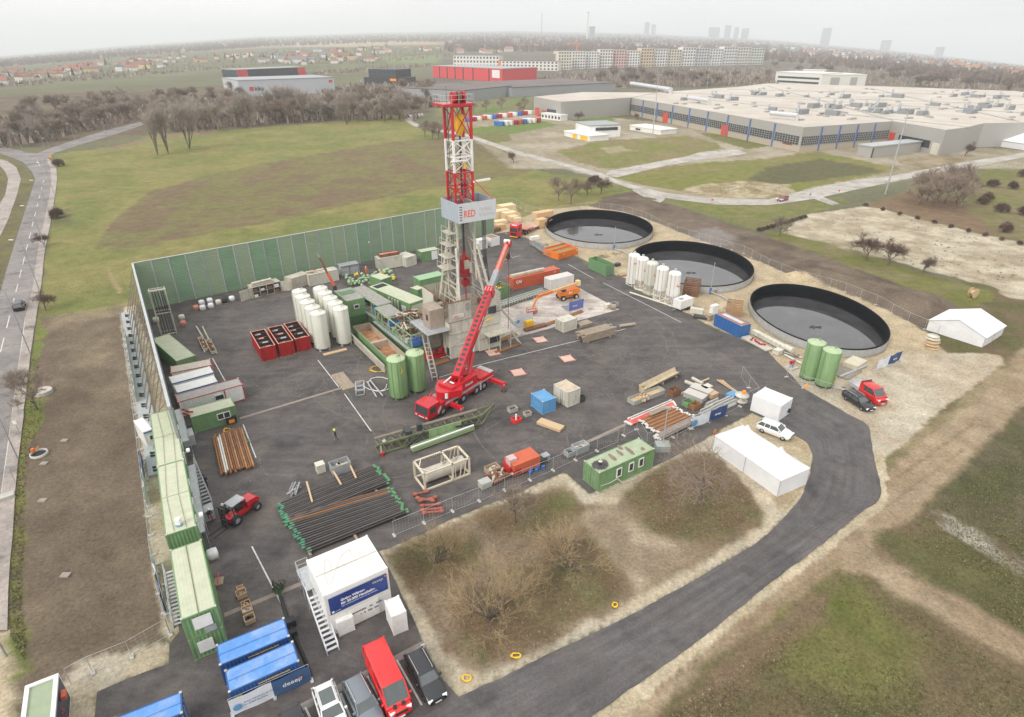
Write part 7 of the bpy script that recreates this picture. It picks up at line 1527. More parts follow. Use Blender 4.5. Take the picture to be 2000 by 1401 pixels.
tent('white double pagoda tent beside the access road bend',(1397,850),(1526,939),(1445,827),2.35,2.3,'pagoda')
# vehicles
M_cg=mat('car_glass',(.075,.09,.09),.05,var=.15); M_cg.node_tree.nodes['Principled BSDF'].inputs['Specular IOR Level'].default_value=1.0
def paintm(n,c):return mat('car_paint_'+n,c,.28,var=.02,coat=.6)
def vehicle(label,pr,pf,z,kind,pm,cat='car',name=None,at_front=False,L=None):
 A,B=P(*pr,z),P(*pf,z); rz=ang(A,B)
 K=dict(wagon=(4.85,.92,1.46,(1.05,.3,-2.0,-2.38),.98,.78),suv=(4.5,.93,1.62,(1.05,.35,-1.75,-2.2),1.05,.85),van=(5.9,1.02,2.55,(2.35,1.35,-2.92,-2.95),1.35,1.2),cabtruck=(5.9,1.0,2.2,(2.3,1.4,-.75,-.8),1.3,1.15),hatch=(4.2,.88,1.5,(.9,.3,-1.6,-2.05),.95,.78))[kind]
 Lg,w,zr,(xw,xr,xb,xe),belt,nose=K; t=thing(name or dict(van='delivery_van',cabtruck='flatbed_truck').get(kind,'parked_car'),label,cat,(A.x,A.y,0),rz)
 h=Lg/2; off=h if not at_front else 0; o3=Matrix.Translation((off,0,0))
 def ring(x,ww,zt,zl=.28):return [(x,-ww*.93,zl),(x,-ww,zl+.22),(x,-ww,zt-.2),(x,-ww*.97,zt-.07),(x,-ww*.86,zt),(x,ww*.86,zt),(x,ww*.97,zt-.07),(x,ww,zt-.2),(x,ww,zl+.22),(x,ww*.93,zl)]
 st=[(-h,.86,belt-.2,.45),(-h+.06,.93,belt-.05,.34),(-h+.35,.99,belt,.26),(-h*.3,1,belt,.24),(xw-.1,1,belt,.24),(xw+.25,1,belt-.02,.24),(h*.72,.98,(belt+nose)/2+.03,.26),(h-.28,.94,nose,.3),(h-.08,.86,nose-.1,.36),(h,.76,nose-.2,.46)]
 if kind=='cabtruck':st=[(xe,.95,belt,.3),(xe+.1,1,belt,.26)]+st[4:]
 b=MB(); b.M=o3; rs=[ring(x,w*f,zt,zl) for x,f,zt,zl in st]; n=10; b.add([v for r in rs for v in r],[(i*n+j,(i+1)*n+j,(i+1)*n+(j+1)%n,i*n+(j+1)%n) for i in range(len(rs)-1) for j in range(n)]+[tuple(range(n)),tuple(range(len(rs)*n-1,len(rs)*n-n-1,-1))],0,True)
 body=b.build('body',pm,t)
 wb,wr=w*.9,w*(.74 if kind not in ('van','cabtruck') else .86)
 g=MB(); g.M=o3; c=[(xw,wb,belt-.04),(xr,wr,zr-.06),(xb,wr,zr-.06),(xe,wb,belt-.04)]
 vs=[(x,-y,z_) for x,y,z_ in c]+[(x,y,z_) for x,y,z_ in c]; g.add(vs,[(0,1,2,3),(7,6,5,4),(0,4,5,1),(1,5,6,2),(2,6,7,3)])
 boxy=kind=='van'
 g.build('windows',M_cg,t)
 r=MB(); r.M=o3; e=.03
 r.add([(xr+.06,-wr-e,zr-.09),(xr+.06,wr+e,zr-.09),(xb-.05,wr+e,zr-.09),(xb-.05,-wr-e,zr-.09),(xr-.02,-wr+.08,zr),(xr-.02,wr-.08,zr),(xb+.12,wr-.08,zr),(xb+.12,-wr+.08,zr)],[(4,5,6,7),(0,1,5,4),(1,2,6,5),(2,3,7,6),(3,0,4,7)],0,True); ro=r.build('roof',pm,t)
 p=MB(); p.M=o3
 for s in (-1,1):
  p.bar((xw,s*wb,belt),(xr+.02,s*(wr+.01),zr-.05),.09); p.bar((xe+.02,s*wb,belt),(xb,s*(wr+.01),zr-.05),.12)
  for f in (.38,.72):xx=xr+(xb-xr)*f; p.bar((xx,s*(wb+.01),belt),(xx,s*(wr+.015),zr-.06),.07)
  if boxy:
   q=[(xr-.75,s*(wb+.015),belt-.05),(xr-.6,s*(wr+.03),zr-.08),(xb,s*(wr+.03),zr-.08),(xe-.01,s*(wb+.015),belt-.05)]; p.add(q,[(0,1,2,3) if s>0 else (3,2,1,0)])
 if boxy:p.add([(xe-.012,-wb,belt),(xe-.012,wb,belt),(xb-.012,wr,zr-.07),(xb-.012,-wr,zr-.07)],[(3,2,1,0)])
 p.build('pillars',pm,t)
 for s in (-1,1):
  m=MB(); m.M=o3; m.box((xw-.3,s*(w+.1),belt+.1),(.14,.2,.16)); m.build('mirror',pm,t)
  q=MB(); q.M=o3; q.box((h-.14,s*w*.66,nose-.12),(.22,.38,.16),s*-.35); q.build('headlight',M_lwh,t)
  q=MB(); q.M=o3; q.box((-h+.06 if kind!='cabtruck' else -h+.05,s*w*.74,belt-.18 if kind!='cabtruck' else .7),(.1,.3,.18)); q.build('tail_light',M_lred,t)
 q=MB(); q.M=o3; q.box((h-.02,0,nose-.26),(.08,w*1.0,.22)); q.box((h+.01,0,.46),(.06,.52,.12),0,1); q.build('grille',[M_black,M_white],t)
 wr_=.34 if kind!='van' else .36
 for x in ((h*.62,-h*.6) if kind not in ('van','cabtruck') else (h*.66,-h*.52)):
  for s in (-1,1):add_wheel(t,x+off,s*(w-.12),wr_,.24,s,M_grey,14)
 if kind in ('wagon','suv'):
  for s in (-1,1):q=MB(); q.M=o3; q.tube([(xr-.15,s*(wr-.06),zr+.0),(xr-.3,s*(wr-.05),zr+.07),(xb+.3,s*(wr-.05),zr+.07),(xb+.15,s*(wr-.06),zr)],.025,5); q.build('roof_rail',M_alu,ro)
 if kind=='cabtruck':
  q=MB(); q.M=o3; q.bx(-h,xe-.05,-w,w,.75,.85); q.bx(-h,xe-.05,-w,-w+.06,.85,1.25); q.bx(-h,xe-.05,w-.06,w,.85,1.25); q.bx(-h,-h+.06,-w+.06,w-.06,.85,1.25); q.bx(-h+.2,xe,-.4,.4,.45,.75); q.build('flatbed',M_alu,t)
  q=MB(); q.M=o3; q.bx(xb+.0,xb+.1,-w*.9,w*.9,zr,zr+.15); q.build('roof_bar',M_dark,t)
  for s in (-1,1):q=MB(); q.M=o3; q.add([(xe,s*(wb+.02),belt-.05),(xe+.75,s*(wb+.02),belt-.05),(xb+.7,s*(wr+.035),zr-.08),(xb-.02,s*(wr+.035),zr-.08)],[(0,1,2,3)]); q.build('rear_panel',pm,t)
 return t
PB,PG,PW,PR=paintm('black',(.012,.013,.017)),paintm('grey',(.16,.19,.215)),paintm('white',(.78,.78,.77)),paintm('red',(.72,.012,.012))
vehicle('black estate car parked right of the red van',(807,1278),(849,1355),.5,'wagon',PB)
v=vehicle('bright red high roof van between the grey and black cars',(729,1252),(766,1333),2.5,'van',PR,'van')
q=MB();
for s in (-1,1):q.box((2.95+2.35+.2,s*.35,1.33),(.35,.28,.04),s*.2)
q.build('bonnet_vents',M_black,v); text('FISCHER',.4,T_white,v,(.9,1.06,1.25),(RX,0,math.pi),name='side_lettering',bold=.01)
vehicle('blue grey estate car parked left of the red van',(685,1318),(727,1400),1.2,'wagon',PG)
v=vehicle('white car with a dark glass roof parked beside the grey one',(628,1330),(652,1401),1.3,'suv',PW); L_=4.5/2; q=MB(); q.bx(L_-1.2,L_+.1,-.52,.52,1.62,1.635); q.build('glass_roof',M_cg,v)
vehicle('black car cut by the bottom edge, left of the white one',(562,1378),(590,1440),1.3,'hatch',PB)
vehicle('white car parked beside the pagoda tent at the road bend',(1481,829),(1535,850),.5,'suv',PW)
vehicle('black estate car on the gravel beside the red flatbed truck',(1652,768),(1690,793),.5,'wagon',PB)
vehicle('red crew cab flatbed truck beside the black estate on the gravel',(1665,750),(1714,782),.5,'cabtruck',paintm('truck_red',(.66,.02,.02)),'truck')
vehicle('dark car driving away on the street at the left edge',(35,604),(41,584),.6,'hatch',PB,name='driving_car')
v=vehicle('small red and white car driving on the lane behind the basins',(1536,386),(1512,392),.7,'suv',paintm('maroon',(.35,.04,.04)),name='driving_car'); q=MB(); q.bx(3.2,4.4,-.95,.95,.5,.85); q.build('white_nose',PW,v)
# red lorry with low loader
A,B=P(1003,466),P(1062,438); rz=ang(A,B); t=thing('articulated_lorry','red lorry with a long low loader beside the first basin','lorry',A,rz)
b=MB(); b.extr([(0,.5),(0,1.7),(.15,3.2),(.6,3.6),(2.2,3.7),(2.3,.9),(2.3,.5)],-1.25,1.25); c=b.build('cab',M_redc,t); g=MB(); g.extr([(-.02,1.75),(.125,2.9),(.135,2.9),(-.01,1.75)],-1.1,1.1); g.bx(.4,1.2,-1.27,-1.25,1.9,2.8); g.build('windscreen',M_glass,c); g=MB(); g.bx(-.05,0,-.8,.8,.75,1.4); g.bx(-.06,0,-1.2,1.2,.35,.55,1); g.box((.35,0,3.45),(.1,1.5,.25),0,2); g.build('grille',[M_black,M_yellow,M_white],c)
b=MB(); b.bx(2.3,6.3,-.5,.5,.7,1.0); b.build('chassis',M_dark,t); b=MB(); b.bx(4.6,6.8,-1.25,1.25,1.25,1.5); b.bx(6.8,8.4,-1.25,1.25,.85,1.35); b.bx(8.4,19.5,-1.3,1.3,.75,.95); b.bx(8.3,8.5,-1.3,1.3,.5,1.3); tr=b.build('low_loader',M_pink,t); MB().bx(9.5,18.8,-1.1,1.1,.952,.98).build('deck',mat('faded_deck',(.5,.36,.27),.8,var=.2),tr); b=MB(); b.bx(13.5,18.5,.2,1.2,.98,1.2); b.build('ramp',M_cream,tr)
for x in (1.3,4.6,5.8,14.5,15.9,17.3):
 for s in (-1,1):add_wheel(t,x,s*1.05,.5,.35,s,M_grey,14)
 # red telehandler
A,B=P(441,1030),P(487,996); t=thing('forklift','red rough terrain forklift beside the green stairs, forks towards the camera','forklift',A,ang(A,B))
for x,r in ((.9,.62),(3.6,.5)):
 for s in (-1,1):add_wheel(t,x,s*.85,r,.4,s,M_grey,16)
b=MB(); b.bx(.3,4.2,-.55,.55,.5,1.0); b.extr([(2.6,1.0),(2.6,1.75),(3.9,1.6),(4.3,1.2),(4.2,1.0)],-.65,.65); b.build('body',M_redc,t); b=MB(); b.bx(1.6,2.3,-.3,.3,1.0,1.45); b.build('seat',M_black,t)
b=MB()
for x in (.9,2.5):
 for y in (-.6,.6):b.bar((x,y,1.0),(x,y,2.3),.09)
b.build('cab_frame',M_black,t); b=MB(); b.bx(.85,2.55,-.65,.65,2.3,2.4); b.build('cab_roof',M_grey,t); b=MB()
for y in (-.35,.35):b.bar((.0,y,.2),(.0,y,2.7),.14); b.bar((-.1,y,.12),(-1.7,y,.1),.14,.07)
for z in (.3,1.0,2.6):b.bar((0,-.5,z),(0,.5,z),.12)
b.build('mast_and_forks',M_dark,t)
# people
def person(label,px,rz,jacket,trousers,helmet,lean=0.0,arm=.4,step=.12,z=0,group=None,dxy=(0,0)):
 p=P(*px); t=thing('person',label,'person',(p.x+dxy[0],p.y+dxy[1],z),rz,group)
 V=[(0,0,.95),(.0+lean*.1,0,1.15),(lean*.25,0,1.38),(lean*.33,0,1.5),(lean*.42,0,1.64),(lean*.44+.02,0,1.74)]; E_=[(0,1),(1,2),(2,3),(3,4),(4,5)]; r=[.16,.15,.17,.065,.105,.07]
 def add(v,pr,rr):V.append(v); E_.append((pr,len(V)-1)); r.append(rr); return len(V)-1
 for s in (-1,1):
  a=add((0,s*.1,.88),0,.1); k=add((.06+s*step*.6,s*.11,.5),a,.075); f=add((s*step*1.1,s*.11,.09),k,.055); add((s*step*1.1+.16,s*.12,.04),f,.045)
  sh=add((lean*.25,s*.2,1.4),2,.075); el=add((lean*.3+.08,s*.27,1.13),sh,.05); wr=add((lean*.3+arm,s*.22,1.02+arm*.25),el,.035); pa=add((lean*.3+arm+.07,s*.21,1.02+arm*.25),wr,.035)
  for k2,(dy,ln) in enumerate(((-.03,.06),(-.01,.075),(.01,.07),(.03,.055))):c=add((lean*.3+arm+.07+ln*.6,s*.21+dy,1.01+arm*.25),pa,.011); add((lean*.3+arm+.07+ln,s*.21+dy,.985+arm*.25),c,.009)
  add((lean*.3+arm+.08,s*.21-s*.05,1.035+arm*.25),wr,.012)
 me=bpy.data.meshes.new('body'); me.from_pydata(V,E_,[]); o=bpy.data.objects.new('body',me); COL.objects.link(o); sk=o.modifiers.new('skin','SKIN'); sk.use_smooth_shade=True
 for i,rr in enumerate(r):me.skin_vertices[0].data[i].radius=(rr,rr);
 me.skin_vertices[0].data[0].use_root=True; o.modifiers.new('sub','SUBSURF').levels=1; o.modifiers['sub'].render_levels=1
 dg=bpy.context.evaluated_depsgraph_get(); dg.update(); m2=bpy.data.meshes.new_from_object(o.evaluated_get(dg)); bpy.data.objects.remove(o); m2.name='body'
 m2.materials.clear()
 for m in (jacket,trousers,M_skin,M_black):m2.materials.append(m)
 for q in m2.polygons:
  c=q.center; hd=c.z>1.53; hand=abs(c.y)>.15 and c.x>lean*.3+arm+.01 and c.z<1.3
  q.material_index=2 if hd or hand else 3 if c.z<.12 else 1 if c.z<.95 and abs(c.y)<.19 else 0; q.use_smooth=True
 o=bpy.data.objects.new('body',m2); COL.objects.link(o); o.parent=t; hx=lean*.42+.01
 b=MB(); b.lathe([(.16,1.72),(.13,1.73),(.125,1.8),(.08,1.87),(0,1.885)],14,(hx,0,0)); b.box((hx+.13,0,1.725),(.1,.16,.015)); b.build('helmet',helmet,t)
 b=MB(); b.lathe([(0,-.03),(.025,0),(0,.03)],6,(hx+.115,0,1.655))
 b.build('nose',M_skin,t); b=MB()
 for s in (-1,1):b.lathe([(0,-.012),(.014,0),(0,.012)],6,(hx+.1,s*.035,1.685))
 b.build('eyes',M_black,t); return t
J1=M_cloth; J2=mat('orange_workwear',(.75,.14,.03),.85); J3=mat('navy_workwear',(.02,.03,.08),.9)
person('person in dark workwear and yellow helmet walking across the yard',(657,861),rad(200),J1,mat('grey_trousers',(.1,.1,.11),.9),M_hivis,.1,.15,.22)
person('person in navy workwear standing at the foot of the green stairs',(404,952),rad(-60),J3,J3,M_cloth,.1,.2)
person('person in dark jacket and red trousers beside the grey cabinet',(412,1018),rad(-30),J1,mat('red_trousers',(.4,.04,.05),.9),M_white,.3,.3,.2)
person('person in black with white helmet standing left of the forklift',(437,1012),rad(60),J1,J1,M_white,.5,.35,.1,0)
person('person in black with orange back patch beside the forklift',(447,1016),rad(60),J1,J2,M_cream,.6,.35,.1,0)
person('person in orange with white helmet among pipes by the wall',(716,536),rad(-90),J2,J2,M_white,.1,.2)
# fences, lamps, signs
def fence(label,pts,h=2.0,step=3.5,m=M_galv,kind='temp',name='mesh_fence'):
 w=[PT(*q) for q in pts]; t=thing(name,label,'fence',w[0]); o=w[0]; posts=MB(); mesh=MB(); feet=MB()
 for a,b in zip(w[:-1],w[1:]):
  a=a-o; b=b-o; n=max(1,round((b-a).length/step))
  for i in range(n):
   p,q=a.lerp(b,i/n),a.lerp(b,(i+1)/n); u=Vector((0,0,1))
   posts.cyl(p,p+u*h,.03,.03,5); posts.cyl(p+u*h,q+u*h,.02,.02,5)
   if kind=='temp':posts.cyl(p+u*.12,q+u*.12,.02,.02,5); feet.box(tuple(p+u*.07),(.28,.6,.14),math.atan2(b.y-a.y,b.x-a.x))
   k=int((q-p).length/.34)
   for j in range(1,k):c=p.lerp(q,j/k); mesh.add([c+u*.12+(q-p)*.0018,c+u*h+(q-p)*.0018,c+u*h-(q-p)*.0018,c+u*.12-(q-p)*.0018],[(0,1,2,3)])
   for j in range(1,5):c=u*(.12+(h-.12)*j/5); d=u*.005; mesh.add([p+c-d,q+c-d,q+c+d,p+c+d],[(0,1,2,3)])
 posts.cyl(b,b+Vector((0,0,h)),.03,.03,5); posts.build('posts',m,t); mesh.build('wire_mesh',m,t)
 if kind=='temp':feet.build('feet',M_conc,t)
 return t
fence('temporary wire fence curving behind the three basins to the marquee',[(965,402),(1000,398),(1027,413),(1068,424),(1090,417),(1127,411),(1145,408),(1170,409),(1193,411),(1216,415),(1253,425),(1271,434),(1288,443),(1322,457),(1345,463),(1385,476),(1452,496),(1500,522),(1550,542),(1592,555),(1650,571),(1710,596),(1772,630),(1805,644),(1830,655)])
fence('temporary wire fence along the front edge of the yard by the flower beds',[(770,1047),(884,1000),(936,980),(986,959),(1035,939),(1080,920),(1124,900),(1206,865)])
fence('temporary wire fence around the rusty pipe stacks beside the road',[(1218,852),(1243,840),(1262,872),(1314,855),(1346,838),(1384,825),(1415,811),(1445,795),(1478,780),(1447,738)])
fence('short temporary fence beside the tall green silos on the gravel',[(1536,737),(1568,758),(1625,775),(1690,728)])
fence('temporary fence outside the noise wall along the gravel strip',[(240,630),(252,720),(262,790),(274,880),(283,950),(292,1010),(300,1085),(312,1160),(333,1238)])
fence('low temporary fence crossing the soil beside the near gravel corner',[(333,1240),(258,1284),(182,1315),(140,1338)])
for pts,m1,m2,lb in ((((303,1105),(328,1200)),M_banw,M_bank,'pale and blue banner on the fence beside the near green offices'),(((247,660),(270,790)),M_banw,M_banw,'pale banner along the fence outside the wall'),(((279,900),(291,990)),M_bluev,M_banw,'faded blue banner on the fence beside the middle offices')):banner(lb,P(*pts[0]),P(*pts[1]),1.7,m1,m2,.45,None,T_white,.15,'fence_banner',.1)
M_gf=mat('green_fence',(.09,.13,.1),.6)
fence('green chain fence along the lane in front of the dark soil',[(1232,378),(1262,392),(1318,408),(1370,424),(1425,440),(1480,452),(1560,432),(1590,408),(1650,400),(1729,385),(1800,368),(1900,345),(2060,312)],2.2,4,M_gf,'chain','chain_fence')
fence('grey chain fence along the lane behind the meadow',[(830,258),(905,283),(960,305),(1010,322),(1090,345),(1170,366),(1232,378)],2.2,5,M_gf,'chain','chain_fence')
def lamp(label,base,top,arm=1.6,name='street_lamp',group='street lamps',az=math.pi):
 p=PT(*base); z=zat(p,top[1])-p.z; t=thing(name,label,'street lamp',p,az,group); MB().cyl((0,0,0),(0,0,z),.1,.05,8).build('pole',M_grey,t); MB().cyl((0,0,z),(arm,0,z+.25),.04,.035,6).build('arm',M_grey,t); MB().box((arm+.3,0,z+.25),(.8,.28,.14)).build('lamp_head',M_white,t); return t
for i,(b,tp) in enumerate((((59,691),(10,571)),((76,565),(37,471)),((89,487),(59,404)),((100,427),(73,354)),((107,382),(87,319)),((35,897),(-35,762)),((12,1281),(-130,1090)))):
 lamp('grey street lamp on the pavement, %s along the meadow street'%('fifth from the junction','fourth from the junction','third from the junction','second from the junction','nearest the junction','beside the soil strip','at the lower left corner')[i],b,tp)
for i,(b,tp) in enumerate((((5,285),(-2,252)),((43,293),(38,262)),((88,293),(77,258)),((97,291),(86,271)),((150,285),(141,243)),((206,264),(200,235)),((218,250),(213,225)),((283,240),(279,215)),((290,233),(286,207)),((356,225),(352,200)))):
 lamp('small distant street lamp along the branch road by the wood',b,tp,1.2,group='lamps along the branch road')
for b,tp,lb in (((1729,380),(1769,213),'very tall floodlight mast beside the lane at the right'),((1274,271),(1285,146),'tall floodlight mast before the grey works hall'),((1380,176),(1389,112),'floodlight mast behind the works hall roof'),((1322,150),(1326,112),'thin floodlight mast among trees before the flats'),((1453,152),(1456,116),'thin floodlight mast right of the flats')):
 p=PT(*b); z=zat(p,tp[1])-p.z; t=thing('floodlight_mast',lb,'floodlight mast',p); MB().cyl((0,0,0),(0,0,z),.28,.14,8).build('pole',M_galv,t); g=MB(); g.lathe([(.9,z-.5),(1.0,z-.4),(.9,z-.3)],14)
 for k in range(6):a=k*1.047; g.box((1.1*math.cos(a),1.1*math.sin(a),z-.1),(.6,.6,.5),a)
 g.build('floodlights',M_grey,t)
p=P(1293,878); z=zat(p,797); t=thing('floodlight_pole','tall site light pole on a grey base beside the green container','light pole',p); MB().cyl((0,0,0),(0,0,z),.09,.06,8).build('pole',M_galv,t); b=MB(); b.bx(-.9,.9,-.7,.7,.0,.9); b.build('ballast_cage',mat('pale_mesh_grey',(.32,.35,.33),.6),t); b=MB(); b.box((0,0,z),(.7,.3,.25)); b.build('lamp_head',M_grey,t)
p=P(723,510); z=zat(p,473); t=thing('floodlight_pole','thin light pole standing before the noise wall','light pole',p); MB().cyl((0,0,0),(0,0,z),.07,.05,6).build('pole',M_galv,t); MB().box((0,0,z),(.7,.3,.3)).build('lamp_head',M_white,t)
def sign(label,px,m,h=1.8,w=.5,name='road_sign'):
 t=thing(name,label,'sign',PT(*px)); MB().cyl((0,0,0),(0,0,h),.04,.04,6).build('post',M_grey,t); b=MB(); b.box((0,-.05,h),(w,.05,w)); b.build('face',m,t)
sign('striped marker sign on the verge by the soil strip',(40,850),M_white,2.0); sign('small grey sign on the verge beside the pavement',(30,942),M_grey,2.2); sign('orange and white sign at the street junction',(102,318),M_amber,2.6,1.0); sign('red hydrant post beside the lane',(1390,398),M_redb,1.2); sign('blue round sign beside the lane by the red car',(1580,391),M_blue,1.8); sign('red post beside the gate track',(1637,381),M_redb,1.4)
t=thing('shaft_cover','white round concrete shaft cover on the soil strip','shaft',P(85,768)); MB().cyl((0,0,0),(0,0,.5),1.25,1.2,28).build('ring',M_conc,t); b=MB(); b.bx(-.5,.5,-.05,.05,.5,.56); b.bx(-.4,.4,.2,.3,.5,.56); b.build('handle',M_rustd,t)
t=thing('open_shaft','open round shaft with orange tools on the soil strip','shaft',P(77,888)); b=MB(); b.lathe([(1.0,0),(1.0,.3),(.85,.3),(.85,.02)],26); b.build('ring',M_conc,t); b=MB(); b.cyl((0,0,.02),(0,0,.05),.85,.85,24); b.build('opening',M_black,t); b=MB(); b.box((-.8,.2,.5),(.3,.3,.5)); b.bar((-.9,0,.3),(-.2,.6,.8),.1); b.build('tools',M_orange,t)
for px,lb in (((86,906),'grey square cover slab near the open shaft'),((83,978),'grey square cover slab lower on the soil strip'),((126,861),'small pale stone slab on the soil strip'),((128,1124),'small pale round cover on the near soil strip')):b=MB(); b.bx(-.42,.42,-.3,.3,-.1,.12); o=b.build('cover_slab',mat('dull_slab',(.3,.26,.22),.9)); o.location=P(*px); tag(o,lb,'cover')
b=MB(); A,B=P(-20,985),P(30,968); b.bx(0,(B-A).length,-.5,.5,0,.5); o=b.build('stone_kerb',M_conc); o.location=A; o.rotation_euler=(0,0,ang(A,B)); tag(o,'pale concrete kerb block across the pavement at the left edge','kerb')
A=P(-4,503); t=thing('street_sign','red and white gantry sign reaching in at the left edge','sign',A); z=8; MB().cyl((-1,0,0),(-1,0,z),.12,.1,8).build('post',M_grey,t); b=MB(); b.bx(-1,.9,-.06,.06,z-.6,z+.2); b.build('face',M_redb,t)
q=P(1575,757); t=thing('traffic_cone','small orange cone on the slab edge by the green silos','cone',q); b=MB(); b.lathe([(.22,.04),(.05,.7),(0,.72)],12); b.bx(-.26,.26,-.26,.26,0,.04); b.build('cone',M_amber,t)
q=P(1396,848); t=thing('traffic_cone','small rust red cone beside the corner of the pagoda tent','cone',q); b=MB(); b.lathe([(.3,.04),(.2,.7),(0,.72)],12); b.build('cone',M_rust,t)
# ================================================================ trees
def treemesh(nm,seed,h,lv,spread,m,trunk=.35,tw=(.05,.9),kids=(3,4),stems=1,gnarl=.35,r0=.2,tn=2,sg=.5):
 rg=random.Random(seed); T=MB(); C_=MB()
 def grow(p,d,ln,r,l):
  q=p+d*ln; n=5 if l>2 else 3
  (T if l>lv-2 else C_).cyl(p,q,r,r*.62,n,0,True,False)
  if l<=0 or l<=lv-2:
   for k in range(tn):
    a=p.lerp(q,rg.uniform(.2,1)); w=Vector((rg.gauss(0,1),rg.gauss(0,1),rg.gauss(.3,.8))).normalized(); w=(w+d*1.2).normalized()*tw[1]*rg.uniform(.5,1.3); s=w.cross(Vector((rg.random(),rg.random(),rg.random()))).normalized()*tw[0]
    C_.add([a-s*.5,a+s*.5,a+w],[(0,1,2)])
  if l==0:return
  for k in range(rg.randint(*kids)):
   a=p.lerp(q,1 if k==0 else rg.uniform(.45,1)); w=Vector((rg.gauss(0,1),rg.gauss(0,1),rg.gauss(0,.6))).normalized()
   grow(a,(d+w*spread+Vector((0,0,gnarl*.5))).normalized(),ln*rg.uniform(.6,.85),r*.6,l-1)
 for k in range(stems):
  d=Vector((0,0,1)) if stems==1 else Vector((rg.gauss(0,sg),rg.gauss(0,sg),1)).normalized()
  grow(Vector((0,0,-.2)),d,h*trunk,r0,lv)
 t=thing(nm,'x','tree',(0,0,-50)); T.build('trunk',M_bark,t); C_.build('crown',m,t); t['proto']=1
 return t
protos={}
M_twigd=mat('dark_twigs',(.2,.155,.125),.9,var=.25,scale=.5)
def plant(kind,px,label,s=1.0,group=None,rz=None,cat='tree',z=0):
 o=protos[kind]; p=PT(*px); p.z+=z; rz=R.random()*6.3 if rz is None else rz; s=s*R.uniform(.95,1.05)
 if o.get('proto'):del o['proto']; o.location=p; o.rotation_euler=(0,0,rz); o.scale=(s,s,s); t=o
 else:t=dup(o,p,rz,None,None,s)
 t['label']=label; t['category']=cat
 if group:t['group']=group
 elif 'group' in t:del t['group']
 return t
protos['big']=treemesh('bare_tree',8,14,6,1.05,M_twig,.2,(.03,1.0),(3,3),tn=1,r0=.2,gnarl=.12)
protos['ochre']=treemesh('bare_shrub',5,6.4,4,.6,M_twigo,.3,(.028,.9),(2,3),14,gnarl=.1,r0=.085,sg=.75)
protos['ochre2']=treemesh('bare_shrub',6,6.8,4,.6,M_twigo,.3,(.028,.9),(2,3),15,gnarl=.1,r0=.085,sg=.75)
protos['mid']=treemesh('bare_tree',11,8.5,5,.9,M_twig,.26,(.045,1.0),(3,4),r0=.17,gnarl=.3)
protos['dark']=treemesh('bare_tree',12,7.5,5,.95,M_bush,.22,(.05,.9),(3,4),r0=.17,gnarl=.25)
protos['pop']=treemesh('poplar_tree',13,17,4,.32,M_twigg,.3,(.05,1.6),(3,4),5,gnarl=.6,r0=.13,tn=3,sg=.13)
for i in range(4):protos['w%d'%i]=treemesh('wood_tree',20+i,15+i,4,(.85,.95,.7,.9)[i],(M_twig,M_twigg,M_twig,M_twigd)[i],.25,(.12,2.2),(4,4),gnarl=.3,r0=.22,tn=4)
protos['bush']=treemesh('bush',31,2.2,4,.9,M_bush,.25,(.06,.55),(3,4),5,r0=.06,tn=3)
def conif():
 t=thing('conifer_tree','x','tree'); MB().cyl((0,0,0),(0,0,9),.25,.05,6).build('trunk',M_bark,t); C_=MB(); rg=random.Random(4)
 for k in range(420):z=rg.uniform(.8,9.8); r=(10-z)*.27*rg.uniform(.5,1.1); a=rg.random()*6.3; x,y=r*math.cos(a),r*math.sin(a); C_.add([(x,y,z),(x*.4-y*.35,y*.4+x*.35,z+.5),(x*.4+y*.35,y*.4-x*.35,z+.8)],[(0,1,2)])
 C_.build('crown',M_ever,t); t['proto']=1; return t
protos['con']=conif()
plant('big',(1366,985),'large bare spreading tree in the right hand flower bed by the pagoda tent',1.3,rz=2.0)
plant('ochre',(852,1095),'low ochre bare shrub in the bed nearest the white cabin',.85); plant('ochre2',(958,1205),'ochre bare shrub seen from above near the bed corner',.95); plant('ochre',(1117,1108),'widest ochre bare shrub in the middle of the front bed',1.05); plant('mid',(1006,1020),'thin bare tree at the back of the front bed',.8)
for px,k,s,lb in (((72,800),'mid',1.0,'bare roadside tree beside the white round shaft cover'),((90,607),'dark',.8,'bare shrub at the pavement edge where meadow meets soil'),((88,482),'dark',.7,'reddish bare shrub on the pavement edge below the street lamps'),((112,425),'bush',1.8,'round dark bush at the meadow edge beside the street'),((115,325),'bush',2.0,'dark bush at the street junction by the sign'),((308,303),'pop',1.35,'leftmost of the three slim bare poplars on the meadow'),((329,300),'pop',1.5,'middle of the three slim bare poplars on the meadow'),((370,291),'pop',1.5,'rightmost of the three slim bare poplars on the meadow'),((678,244),'pop',1.0,'slim poplar at the meadow edge before the wood, in the middle'),((752,240),'pop',1.2,'slim poplar at the meadow edge nearest the lane bend'),((1091,392),'mid',1.15,'bare tree behind the first basin, leftmost of the clump'),((1115,399),'mid',1.2,'bare tree behind the first basin, nearest its fence'),((1147,381),'dark',1.0,'dark bare tree in the clump behind the first basin'),((1174,378),'dark',1.15,'leaning bare tree at the right of the clump behind the first basin'),((1161,360),'bush',2.2,'orange brown bush behind the tree clump at the lane'),((1003,318),'dark',1.0,'bare tree beside the lane right of the drill tower'),((1692,508),'dark',1.25,'dark bare tree before the chalky field, left one'),((1734,518),'dark',1.2,'dark bare tree before the chalky field, middle one'),((1803,531),'dark',.8,'small bare tree before the chalky field, right one'),((1522,463),'mid',.9,'pale thin tree at the left corner of the chalky field'),((1129,236),'dark',1.2,'small dark tree before the long grey hall wall')):plant(k,px,lb,s)
for i,px in enumerate(((1795,400),(1810,392),(1826,405),(1845,398),(1865,410),(1880,395),(1840,380),(1870,378))):plant('mid',px,'bare grey tree in the clump right of the tall mast',1.5,'grey trees in a clump')
